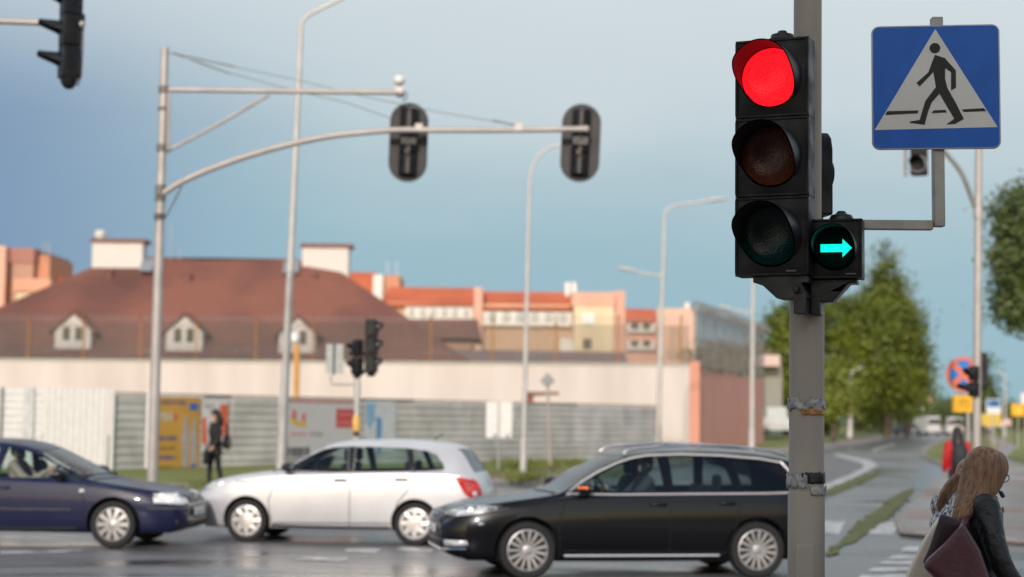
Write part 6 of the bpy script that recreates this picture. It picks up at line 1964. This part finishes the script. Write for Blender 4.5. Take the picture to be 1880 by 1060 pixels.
for i, (px, pyt, rp, dd, lb, lm_) in enumerate([
    (1725, 745, 34, 260, 'rounded dark hedge tree behind the white vans', LF3), (1705, 722, 26, 300, 'hazy far tree behind the pink roofed house', LF2),
    (1760, 735, 26, 280, 'dark green tree right behind the yellow plate', LF3), (1812, 735, 16, 240, 'small dark tree right of the beige mast', LF3),
    (1868, 745, 26, 290, 'bushy far tree behind the yellow board at the right edge', LF2), (1790, 758, 20, 330, 'low far tree between the mast and the blue and white sign', LF2),
    (1655, 755, 22, 250, 'small dark tree behind the far grey car', LF3), (1595, 745, 26, 230, 'shrubby dark tree under the broad olive tree', LF3), (1485, 770, 30, 170, 'low green shrub row end hidden behind the near pole', LF2)]):
    T(lb, at(px, dd, .1), 5, 1.0, [pb_(px, dd, px, (pyt + 782) / 2, rp, (782 - pyt) / 2, .1), pb_(px, dd, px + rp * .5, (pyt + 790) / 2, rp * .8, (780 - pyt) / 2.6, .1)], .40 if dd > 200 else .3, 1700, lm_, 20 + i, .2)
T('slender dark cypress like tree just right of the beige mast', at(1806, 205, .1), 9, 1.5, [pb_(1806, 205, 1805, 690, 10, 40, .1), pb_(1806, 205, 1806, 735, 15, 45, .1)], .3, 2200, LF3, 40, .18)
T('dull olive bushes seen through the mesh on top of the pink side wall', at(1345, 150, .5), 9, 2.0, [pb_(1345, 150, px_, 668, 30, 24, .5) for px_ in (1300, 1335, 1370, 1398)], .3, 5200, leafmat('leaf_dull_olive', (.21, .20, .10), (.13, .125, .06), .5), 61, .16)
# buildings at the far end of the side road
fh = thing('house', 'small white house with a pink roof at the far end of the road', 'house', (W(1700, 780, 290).x, 290, 0))
b = MB(); pbox(b, 1674, 1712, 738, 790, 290, 8); b.build('wall', HWHITE, fh)
a_, c_ = W(1670, 740, 289), W(1718, 740, 289); q_ = W(1690, 712, 294)
b = MB(); b.add([(a_.x, 289, a_.z), (c_.x, 289, c_.z), (c_.x - 1, 294, q_.z), (a_.x + 1, 294, q_.z), (c_.x, 299, a_.z), (a_.x, 299, a_.z)], [(0, 1, 2, 3), (3, 2, 4, 5), (1, 4, 2), (0, 3, 5), (0, 5, 4, 1)]); b.build('roof', mat('far_pink_roof', (.42, .25, .20), rough=.8), fh, smooth=0)
pwin(fh, 1682, 1690, 748, 762, 290); pwin(fh, 1698, 1706, 748, 762, 290)
cn = thing('canopy_building', 'pale pink flat roofed kiosk half hidden left of the ragged green tree', 'building', (W(1410, 780, 140).x, 140, .6))
b = MB(); pbox(b, 1392, 1432, 652, 672, 139, 6); b.build('roof', mat('canopy_pink', (.66, .50, .44), rough=.7), cn)
b = MB(); pbox(b, 1404, 1436, 672, 800, 141, 5); b.build('wall', mat('kiosk_grey', (.30, .29, .25), rough=.8), cn)
b = MB(); pbox(b, 1408, 1445, 748, 790, 134, 3); b.build('stall_front', mat('stall_white', (.60, .62, .60), rough=.7), cn)
b = MB(); pbox(b, 1408, 1450, 776, 792, 133.8, .3); b.build('teal_base', mat('stall_teal', (.03, .22, .20), rough=.6), cn)
# ------------------------------------------------------------------ people
SKIN = mat('skin', (.60, .37, .275), rough=.5, var=.08, scale=8)
EYEM = mat('eye', (.02, .015, .012), rough=.2)
HAIRB = mat('brown_hair', (.30, .155, .072), rough=.42, col2=(.15, .077, .037), scale=60, stretch=(1, 1, .05), lo=.36, hi=.64)
HAIRD = mat('dark_hair', (.022, .018, .016), rough=.45)
LEATHER = mat('black_leather', (.0095, .0098, .0115), rough=.42, var=.25, scale=3.5, bump=.65, rvar=.1)
BLACKC = mat('black_cloth', (.012, .012, .013), rough=.8, var=.3, scale=10)
JEANS = mat('dark_trousers', (.02, .022, .03), rough=.8)
SHOE = mat('shoe_black', (.015, .014, .013), rough=.4)
def fuse(mb, name, voxel, m, parent, sm=4, local=True):
    me = bpy.data.meshes.new('t'); me.from_pydata(mb.v, [], mb.f)
    o = link(bpy.data.objects.new('t', me))
    r_ = o.modifiers.new('r', 'REMESH'); r_.mode = 'VOXEL'; r_.voxel_size = voxel
    if sm:
        s_ = o.modifiers.new('s', 'SMOOTH'); s_.factor = .5; s_.iterations = sm
    dg = bpy.context.evaluated_depsgraph_get(); dg.update()
    m2 = bpy.data.meshes.new_from_object(o.evaluated_get(dg))
    bpy.data.objects.remove(o)
    m2.materials.clear(); m2.materials.append(m)
    m2.shade_smooth()
    o = link(bpy.data.objects.new(name, m2)); o.parent = parent
    return o
def ell(c, rx, ry, rz_, n=16, fx=(1, 0, 0), fy=(0, 1, 0)):
    c = Vector(c); fx, fy = Vector(fx), Vector(fy)
    return [c + fx * (rx * math.cos(a)) + fy * (ry * math.sin(a)) for a in (2 * math.pi * i / n for i in range(n))]
def seg(b, pts, rs, n=12):
    b.tube(spline(pts, 4), [rs[min(int(i / 4), len(rs) - 2)] * (1 - (i % 4) / 4) + rs[min(int(i / 4) + 1, len(rs) - 1)] * ((i % 4) / 4) if i < 4 * (len(rs) - 1) else rs[-1] for i in range(4 * (len(pts) - 1) + 1)], n=n)
    b.ball(pts[0], rs[0], 10); b.ball(pts[-1], rs[-1], 10)
def head_mb(b, c, fwd, tilt, k=1.0):
    """skull, jaw, nose, ears about c; fwd is the yaw (radians) in the local frame, tilt > 0 looks down"""
    M = Matrix.Rotation(fwd, 3, 'Z') @ Matrix.Rotation(tilt, 3, 'Y')
    c = Vector(c); T_ = lambda x, y, z: c + M @ (Vector((x, y, z)) * k)
    b.ball(T_(-.012, 0, .02), (.098 * k, .077 * k, .10 * k), 18, M)
    b.ball(T_(.03, 0, -.045), (.058 * k, .055 * k, .072 * k), 14, M)
    b.ball(T_(.052, 0, -.095), (.026 * k, .028 * k, .022 * k), 10, M)
    b.tube([T_(.078, 0, .012), T_(.098, 0, -.022), T_(.085, 0, -.035)], [.010 * k, .014 * k, .013 * k], n=8)
    b.ball(T_(.072, 0, -.066), (.018 * k, .026 * k, .010 * k), 8, M)
    b.tube([T_(.072, -.045, .026), T_(.088, 0, .03), T_(.072, .045, .026)], .011 * k, n=6)
    for s_ in (-1, 1):
        b.ball(T_(-.005, s_ * .078, -.008), (.018 * k, .008 * k, .03 * k), 8, M)
    return T_
def hand_mb(b, wrist, d, palm_n, k=1.0, curl=.5):
    """palm, four fingers and a thumb from the wrist along d"""
    d = Vector(d).normalized(); pn = Vector(palm_n).normalized(); sd = d.cross(pn).normalized(); w = Vector(wrist)
    for t in (-1, -.33, .33, 1):
        b.tube([w + sd * (.012 * t * k), w + d * (.085 * k) + sd * (.028 * t * k)], [.017 * k, .013 * k], n=8)
    for t, ln in ((-1, .066), (-.33, .078), (.33, .082), (1, .070)):
        p0 = w + d * (.085 * k) + sd * (.028 * t * k); dd = d.copy(); pts = [p0]
        for q in (.45, .32, .23):
            dd = (dd + pn * curl * .55).normalized(); pts.append(pts[-1] + dd * (ln * q * k))
        b.tube(pts, [.0105 * k, .0095 * k, .0088 * k, .007 * k], n=7); b.ball(pts[-1], .007 * k, 7)
    p0 = w + d * (.03 * k) + sd * (.030 * k); pts = [p0, p0 + (sd * .8 + d * .5 + pn * .4).normalized() * .035 * k, p0 + (sd * .8 + d * .5 + pn * .4).normalized() * .035 * k + (d * .9 + pn * .5).normalized() * .03 * k]
    b.tube(pts, [.013 * k, .011 * k, .008 * k], n=7); b.ball(pts[-1], .008 * k, 7)

def person(label, loc, rz, J, top_m, leg_m, hair_m, voxel=.013, sleeve=1.0, hair=True, group=None, coat_len=.0, tops=True, fat=1.0):
    root = thing('person', label, 'person', loc, rz, group)
    g = lambda k: Vector(J[k])
    pel, che, nk, hd_ = g('pelvis'), g('chest'), g('neck'), g('head')
    def torso(b, e):
        top = nk
        b.rings([ell(pel + Vector((0, 0, -.10)), .085 + e, .12 + e, 0), ell(pel, .105 * fat + e, .158 * fat + e, 0), ell(pel.lerp(che, .35), .09 * fat + e, .128 * fat + e, 0), ell(pel.lerp(che, .7), .10 * fat + e, .143 * fat + e, 0), ell(che, .108 * fat + e, .155 * fat + e, 0), ell(che.lerp(top, .55), .092 + e, .15 + e, 0), ell(che.lerp(top, .88), .066 + e, .10 + e, 0), ell(top, .052 + e * .6, .06 + e * .6, 0)])
        for s_ in ('r', 'l'):
            b.ball(g('sh' + s_), .052 + e, 12)
            b.tube([che.lerp(top, .75), g('sh' + s_)], [.06 + e, .050 + e], n=10)
    b = MB(); torso(b, -.012)
    b.tube([nk - Vector((0, 0, .03)), hd_ - Vector((0, 0, .07))], .05, n=12)
    T_ = head_mb(b, hd_, J.get('yaw', 0), J.get('tilt', 0))
    for s_ in ('r', 'l'):
        seg(b, [g('sh' + s_), g('el' + s_), g('wr' + s_)], [.040, .034, .024])
        hand_mb(b, g('wr' + s_), J.get('hd' + s_, (g('wr' + s_) - g('el' + s_))), J.get('pn' + s_, (0, 1 if s_ == 'r' else -1, 0)), 1, J.get('curl' + s_, .5))
        seg(b, [g('hip' + s_), g('kn' + s_), g('an' + s_)], [.075, .05, .036])
        f_ = Vector(J.get('toe' + s_, (1, 0, 0)))
        b.tube([g('an' + s_) + Vector((-.03, 0, -.03)), g('an' + s_) + f_ * .13 + Vector((0, 0, -.05))], [.036, .026], n=10)
    fuse(b, 'body', voxel, SKIN, root, 3)
    for s_ in (-1, 1):
        b = MB(); b.ball(T_(.082, s_ * .031, .008), .011, 8); b.build('eye', EYEM, root, local=True)
    b = MB(); torso(b, .018)
    for s_ in ('r', 'l'):
        e_, w_ = g('el' + s_), g('wr' + s_)
        seg(b, [g('sh' + s_), e_, e_.lerp(w_, .93)], [.066, .056, .043])
    if coat_len:
        b.rings([ell(pel + Vector((0, 0, .05)), .125, .17, 0), ell(pel + Vector((0, 0, -coat_len)), .15, .20, 0)])
    fuse(b, 'jacket', max(voxel, .011), top_m, root, 5)
    b = MB()
    b.rings([ell(pel + Vector((0, 0, -.11)), .095, .14, 0), ell(pel + Vector((0, 0, .06)), .112, .16, 0)])
    for s_ in ('r', 'l'):
        seg(b, [g('hip' + s_), g('kn' + s_), g('an' + s_) + Vector((0, 0, .03))], [.092, .064, .05])
    fuse(b, 'trousers', max(voxel, .013), leg_m, root, 4)
    for s_ in ('r', 'l'):
        f_ = Vector(J.get('toe' + s_, (1, 0, 0)))
        b = MB(); a_ = g('an' + s_)
        b.tube([a_ + Vector((0, 0, .03)), a_ + Vector((-.01, 0, -.035))], .05, n=12)
        b.tube([a_ + Vector((0, 0, -.04)) - f_ * .05, a_ + Vector((0, 0, -.045)) + f_ * .08, a_ + Vector((0, 0, -.055)) + f_ * .17], [.045, .045, .028], n=12)
        fuse(b, 'shoe', .011, SHOE, root, 2)
    return root, T_
def stand(H=1.68, stride=.12, lean=.03, armsw=.06):
    k = H / 1.68
    J = dict(pelvis=(0, 0, .92), chest=(lean, 0, 1.24), neck=(lean * 1.6, 0, 1.41), head=(lean * 2.2, 0, 1.56),
             shr=(lean, -.17, 1.36), shl=(lean, .17, 1.36), elr=(-armsw, -.215, 1.09), ell=(armsw, .215, 1.09), wrr=(-.02 + armsw, -.23, .86), wrl=(.10 + armsw, .22, .87),
             hipr=(0, -.085, .88), hipl=(0, .085, .88), knr=(stride * .8, -.09, .49), knl=(-stride * .3, .09, .48), anr=(stride, -.09, .09), anl=(-stride * 1.2, .09, .10))
    return {a: tuple(v * k for v in c) for a, c in J.items()}
def sit(x, y, z=.62):
    return dict(pelvis=(x - .12, y, z), chest=(x - .20, y, z + .32), neck=(x - .22, y, z + .47), head=(x - .19, y, z + .625),
                shr=(x - .2, y - .17, z + .43), shl=(x - .2, y + .17, z + .43), elr=(x + .04, y - .21, z + .22), ell=(x + .04, y + .21, z + .22), wrr=(x + .26, y - .12, z + .34), wrl=(x + .26, y + .12, z + .34),
                hipr=(x - .08, y - .09, z - .02), hipl=(x - .08, y + .09, z - .02), knr=(x + .34, y - .1, z + .05), knl=(x + .34, y + .1, z + .05), anr=(x + .62, y - .1, z - .28), anl=(x + .62, y + .1, z - .28))
def hair_cap(root, T_, m, long=None, name='hair', vox=.012):
    b = MB()
    pts = []
    b.ball(T_(-.022, 0, .034), (.105, .087, .102), 18)
    b.ball(T_(-.05, 0, -.02), (.075, .086, .085), 14)
    if long: long(b)
    return fuse(b, name, vox, m, root, 3)

# woman in black by the hoarding
pw = W(394, 905, 39.2)
J = stand(1.76, .10, .02, -.05)
J['elr'] = (-.05, -.22, 1.12); J['wrr'] = (.06, -.21, .90); J['tilt'] = .12
J['ell'] = (.02, .23, 1.13); J['wrl'] = (.14, .2, .95)
wb_, T_ = person('woman in black coat and trousers walking past the posters behind the cars', (pw.x, 39.2, .13), R(215), J, BLACKC, BLACKC, HAIRD, voxel=.014, coat_len=.22, fat=1.25)
hair_cap(wb_, T_, HAIRD, lambda b: (b.tube([T_(-.06, .0, .03), T_(-.10, 0, -.12), T_(-.12, 0, -.26)], [.10, .115, .07], n=14), b.ball(T_(-.03, 0, .06), (.115, .10, .10), 14)))
b = MB(); b.tube([Vector((.05, .0, 1.42)), Vector((.06, .02, 1.36))], [.075, .065], n=12); b.build('scarf', mat('scarf_grey', (.30, .29, .31), rough=.9), wb_, local=True)
hb_ = thing('handbag', 'black shoulder bag on the back of the woman in black', 'bag', (pw.x + .27, 39.12, .13 + 1.04), R(205))
b = MB(); b.rings([ell((0, 0, z), rx, ry, 0) for z, rx, ry in ((-.17, .05, .12), (-.15, .08, .19), (0, .085, .20), (.12, .06, .17), (.17, .03, .12))]); b.build('bag', LEATHER, hb_, local=True, smooth=60)
b = MB(); b.tube(spline([(-.0, -.13, .13), (.0, -.08, .34), (.02, 0, .42), (.0, .06, .34), (0, .13, .13)], 5), .014, n=6); b.build('strap', LEATHER, hb_, local=True)
cb_ = thing('handbag', 'small dark bag with a pale flap carried low in front by the woman in black', 'bag', (pw.x - .17, 38.95, .13 + .72), R(200))
b = MB(); b.rings([ell((0, 0, z), rx, ry, 0) for z, rx, ry in ((-.2, .05, .11), (-.18, .07, .14), (.1, .065, .13), (.16, .03, .10))]); b.build('bag', BLACKC, cb_, local=True, smooth=60)
b = MB(); b.tube(spline([(0, -.07, .14), (0, -.04, .24), (0, .04, .24), (0, .07, .14)], 4), .01, n=6); b.build('handle', BLACKC, cb_, local=True)
b = MB(); b.box((-.0, .0, .12), (.15, .1, .04)); b.build('flap', mat('flap_pale', (.45, .46, .5)), cb_, local=True, bevel=.01)

# person in red with a dark rucksack, seen from behind
pr_ = W(1759, 968, 30.5)
J = stand(1.63, .10, .02, .03)
rp_, T_ = person('person in a red jacket with long dark hair walking away towards the mast', (pr_.x, 30.5, .10), R(85), J, mat('red_jacket', (.52, .012, .015), rough=.6, var=.15), JEANS, HAIRD, voxel=.014)
hair_cap(rp_, T_, HAIRD, lambda b: b.tube([T_(-.05, 0, .02), T_(-.10, 0, -.14), T_(-.15, 0, -.32)], [.09, .11, .10], n=14))
rk = thing('rucksack', 'dark rucksack on the back of the person in red', 'bag', (pr_.x, 30.5 - .17, .10 + 1.12), R(85))
b = MB(); b.rings([ell((0, 0, z), rx, ry, 0) for z, rx, ry in ((-.28, .05, .11), (-.25, .10, .145), (-.05, .11, .15), (.14, .09, .135), (.22, .05, .09), (.24, .02, .05))]); b.build('sack', mat('rucksack_grey', (.022, .022, .026), rough=.7, var=.3, scale=6), rk, local=True, smooth=60)
b = MB(); b.rings([ell((-.10, 0, z), rx, ry, 0) for z, rx, ry in ((-.22, .03, .09), (-.2, .045, .11), (-.06, .045, .11), (-.03, .02, .09))]); b.build('front_pocket', mat('rucksack_grey', (.022, .022, .026)), rk, local=True, smooth=60)
b = MB()
for s_ in (-1, 1): b.tube(spline([(.06, s_ * .08, .2), (.14, s_ * .10, .24), (.24, s_ * .11, .12), (.2, s_ * .13, -.1), (.06, s_ * .12, -.2)], 4), .016, n=6)
b.build('strap', mat('rucksack_grey', (.022, .022, .026)), rk, local=True)

# people in the cars
def rider(label, car_root, P, sx, sy, m, hair_m, yaw=0.0):
    o, T__ = person(label, car_root.location, car_root.rotation_euler.z, dict(sit(sx, sy, .66), yaw=yaw), m, JEANS, hair_m, voxel=.016)
    hair_cap(o, T__, hair_m, vox=.014)
    return o
rider('driver of the black estate seen through its front window', black_car, PB, .06, .36, mat('dull_top', (.10, .10, .12), rough=.9), HAIRD, R(35))
rider('front passenger of the dark blue sedan in a pale top', blue_car, PN, .02, -.36, mat('pale_top', (.42, .34, .28), rough=.9), mat('grey_hair', (.16, .13, .10), rough=.6), R(-25))

# ---- woman in the leather jacket in front
HA_ = R(4)
la = Vector((2.325, 8.42, .12))
J = stand(1.62, .16, .05, .02)
J.update(pelvis=(-.03, 0, .90), chest=(-.015, 0, 1.19), neck=(.01, 0, 1.335), head=(.040, 0, 1.46), shr=(-.02, -.165, 1.295), shl=(.0, .165, 1.295),
         elr=(.02, -.235, 1.045), wrr=(.16, -.20, .86), ell=(.07, .22, 1.06), wrl=(.115, .14, 1.22), tilt=.32, yaw=.42, hdl=(-.15, -.35, .9), pnl=(-.3, -1, 0), curll=.9, curlr=.7, pnr=(.2, 1, 0))
wa, TA = person('woman in a black leather jacket with long straight brown hair, nearest to the viewer', la, HA_, J, LEATHER, JEANS, HAIRB, voxel=.0085)
def strands(root, name, guides, n, r, m, seed, jit=.012):
    """guides: function(u,v)->list of points; many thin locks"""
    rn_ = random.Random(seed)
    b = MB()
    for i in range(n):
        pts = guides(rn_.random(), rn_.random())
        off_ = Vector((rn_.gauss(0, jit), rn_.gauss(0, jit), rn_.gauss(0, jit)))
        sp2 = spline([p + off_ * (q / (len(pts) - 1)) for q, p in enumerate(pts)], 5)
        k = len(sp2)
        b.tube(sp2, [r * (.55 + .45 * math.sin(math.pi * min(.5 + .5 * (1 - q / k), 1))) * (1 if q < k * .8 else max(.15, (k - 1 - q) / (k * .2))) for q in range(k)], n=5, flat=.6)
    return b.build(name, m, root, local=True, smooth=80, fixn=False)
def wloc(root_loc, ang, p):
    return Matrix.Rotation(-ang, 3, 'Z') @ (Vector(p) - Vector(root_loc))
LA = lambda px, py, d: wloc(la, HA_, W(px, py, d))
# long straight hair: a curtain from the crown over the near side of the head, down behind the shoulder
HROWS = [(825, 1798, 1826, 8.45, .05), (831, 1784, 1837, 8.45, .095), (843, 1776, 1845, 8.445, .115), (860, 1771, 1846, 8.44, .120), (876, 1768, 1841, 8.43, .115), (890, 1765, 1833, 8.41, .102),
         (903, 1762, 1826, 8.385, .085), (917, 1759, 1812, 8.35, .070), (932, 1756, 1797, 8.315, .055), (946, 1753, 1781, 8.29, .040), (957, 1753, 1769, 8.275, .024), (964, 1755, 1760, 8.27, .010)]
def hrow(t):
    k = min(t * (len(HROWS) - 1), len(HROWS) - 1.0001); i = int(k); f = k - i
    return [lerp(a, c, f) for a, c in zip(HROWS[i], HROWS[i + 1])]
def hpt(t, a, grow=1.0):
    """point of the hair surface at height t; a = -90 deg is the side towards the road user"""
    py, xl, xr, d_, ry = hrow(t)
    c = W((xl + xr) / 2, py, d_); rx = (xr - xl) / 2 * d_ / FPX
    return wloc(la, HA_, c + Vector((rx * grow * math.cos(a), ry * grow * math.sin(a), 0)))
b = MB()
b.rings([[hpt(i / 33, 2 * math.pi * j / 24, .97) for j in range(24)] for i in range(34)])
b.ball(TA(-.024, 0, .030), (.102, .082, .100), 20)
hA = fuse(b, 'hair', .009, HAIRB, wa, 3)
def guideA(u, v):
    a = lerp(-3.6, .45, u)
    g_ = 1.01 + .05 * v
    t1 = 1.0 - .08 * abs(math.sin(u * 9)) * v - .12 * max(0, a)
    return [hpt(lerp(.0, t1, (q / 7)), a + .10 * math.sin(q * .9 + v * 6) * (v - .5), g_) for q in range(8)]
strands(hA, 'hair_locks', guideA, 900, .0036, HAIRB, 8, .004)
# glasses
b = MB()
for s_ in (-1, 1):
    b.tube([TA(.098, s_ * .034 + .024 * math.cos(a), .004 + .02 * math.sin(a)) for a in (2 * math.pi * i / 18 for i in range(18))], .0022, n=5, closed=True)
    b.tube([TA(.098, s_ * .058, .008), TA(.06, s_ * .08, .01), TA(0, s_ * .084, .008)], .002, n=5)
b.tube([TA(.098, -.01, .006), TA(.1, 0, .01), TA(.098, .01, .006)], .002, n=5)
gl_ = b.build('glasses', mat('glasses_frame', (.10, .08, .03), rough=.3), wa, local=True)
wl_ = J['wrl']
vp = thing('vaporizer', 'small dark blue stick held to the mouth of the woman in leather', 'vaporizer', la, HA_)
b = MB(); c_ = TA(.115, 0, -.062); b.tube([c_ + Vector((-.005, 0, .004)), c_ + Vector((.006, .0, -.006)), c_ + Vector((.022, .02, -.022))], [.005, .011, .011], n=10); b.build('tube', mat('dark_blue_gloss', (.02, .03, .16), rough=.2), vp, local=True)
# jacket details
b = MB()
b.rings([ell(Vector(J['neck']) + Vector((-.005, 0, z)), rx, rx * 1.1, 0, 20) for z, rx in ((-.03, .085), (.015, .075), (.03, .068), (.02, .06))], cap=False)
b.build('collar', LEATHER, wa, local=True, smooth=60)

# burgundy tote on her near shoulder
BURG = mat('burgundy_leather', (.085, .022, .034), rough=.45, var=.2, scale=4, bump=.15)
tb = thing('tote_bag', 'large burgundy tote bag hanging from the shoulder of the woman in leather', 'bag', W(1755, 1010, 8.15))
def soft(outline, d0_, d1_, name, m, root, vox=.012, sm=8, fan=True):
    b = MB(); n = len(outline)
    rings_ = []
    cx = sum(p[0] for p in outline) / n; cy = sum(p[1] for p in outline) / n
    for t in (0, .2, .5, .8, 1):
        k = {0: .90, .2: .985, .5: 1, .8: .985, 1: .90}[t]
        rings_.append([W(cx + (x - cx) * k, cy + (y - cy) * k, lerp(d0_, d1_, t)) - WL[root] for x, y in outline])
    b.rings(rings_)
    return fuse(b, name, vox, m, root, sm)
soft([(1768, 958), (1785, 985), (1800, 1010), (1812, 1045), (1826, 1085), (1815, 1105), (1770, 1098), (1735, 1080), (1695, 1042), (1700, 1028), (1735, 995)], 8.02, 8.20, 'front_panel', BURG, tb, .011, 6)
soft([(1727, 942), (1748, 950), (1770, 957), (1778, 985), (1760, 1020), (1730, 1050), (1698, 1040), (1694, 1032), (1706, 1005)], 8.14, 8.28, 'back_panel', mat('burgundy_inside', (.025, .008, .012), rough=.6), tb, .011, 5)
b = MB()
for k_ in (0, 1):
    b.tube(spline([W(x + k_ * 3, y, d_) for x, y, d_ in [(1766, 964, 8.12), (1776, 946, 8.27), (1788, 925, 8.32), (1802, 909, 8.36), (1812, 903, 8.42)]], 5), .013, n=6, flat=.4)
b.build('strap', BURG, tb)
# second woman: grey coat, pony tail, cream bag
HERR = mat('herringbone_tweed', (.62, .62, .62), rough=.9, col2=(.07, .07, .075), scale=85, lo=.44, hi=.56, stretch=(1, 1, .45))
lb = Vector((2.44, 9.05, .12))
J2 = stand(1.66, .14, .05, .02)
J2.update(pelvis=(0, 0, .86), chest=(-.06, 0, 1.17), neck=(-.01, 0, 1.29), head=(.05, 0, 1.39), shr=(-.07, -.17, 1.255), shl=(-.05, .17, 1.255), elr=(-.06, -.24, 1.0), ell=(.06, .24, 1.0), wrr=(.05, -.24, .8), wrl=(.16, .22, .8), tilt=.25, yaw=.2)
wb2, TB = person('woman in grey tweed with a brown pony tail, half hidden behind the leather jacket', lb, R(16), J2, HERR, JEANS, HAIRB, voxel=.011, coat_len=.35, fat=1.12)
hair2 = hair_cap(wb2, TB, HAIRB)
LB = lambda px, py, d: wloc(lb, R(16), W(px, py, d))
def guideT(u, v):
    s0 = LB(1771, 860, 8.95)
    w_ = (u - .5)
    return [s0, LB(1764 + w_ * 8, 872 + w_ * 6, 8.88 + v * .04), LB(1750 + w_ * 14, 888 + w_ * 8, 8.86 + v * .05), LB(1736 + w_ * 13, 908 + w_ * 6, 8.84 + v * .05), LB(1723 + w_ * 6, 938 + v * 6 - abs(w_) * 18, 8.84 + v * .04)]
b = MB()
for u in (.1, .5, .9): b.tube(spline(guideT(u, .5), 4), [.014] * 6 + [.017] * 8 + [.010, .007, .005], n=8)
pt2 = fuse(b, 'pony_tail', .008, HAIRB, wb2, 3)
strands(pt2, 'hair_locks', guideT, 120, .0035, HAIRB, 4, .005)
b = MB(); q = LB(1773, 853, 8.95); b.ball(q, (.022, .022, .026), 12); b.build('hair_tie', mat('hair_tie_pale', (.38, .33, .30), rough=.8), wb2, local=True)
cr_ = thing('tote_bag', 'cream cloth tote bag hanging low behind the woman in the tweed coat', 'bag', W(1700, 1020, 8.75))
soft([(1724, 950), (1738, 965), (1738, 1010), (1740, 1060), (1745, 1120), (1650, 1130), (1652, 1085), (1668, 1045), (1690, 1000), (1710, 965)], 8.62, 8.78, 'bag', mat('cream_cloth', (.74, .65, .54), rough=.9, var=.06, scale=5, bump=.15), cr_, .013, 6)
b = MB(); b.tube(spline([W(x, y, 8.72) for x, y in [(1727, 958), (1733, 952), (1738, 955), (1740, 965)]], 4), .012, n=6, flat=.4); b.build('strap', mat('cream_cloth', (.74, .65, .54)), cr_)
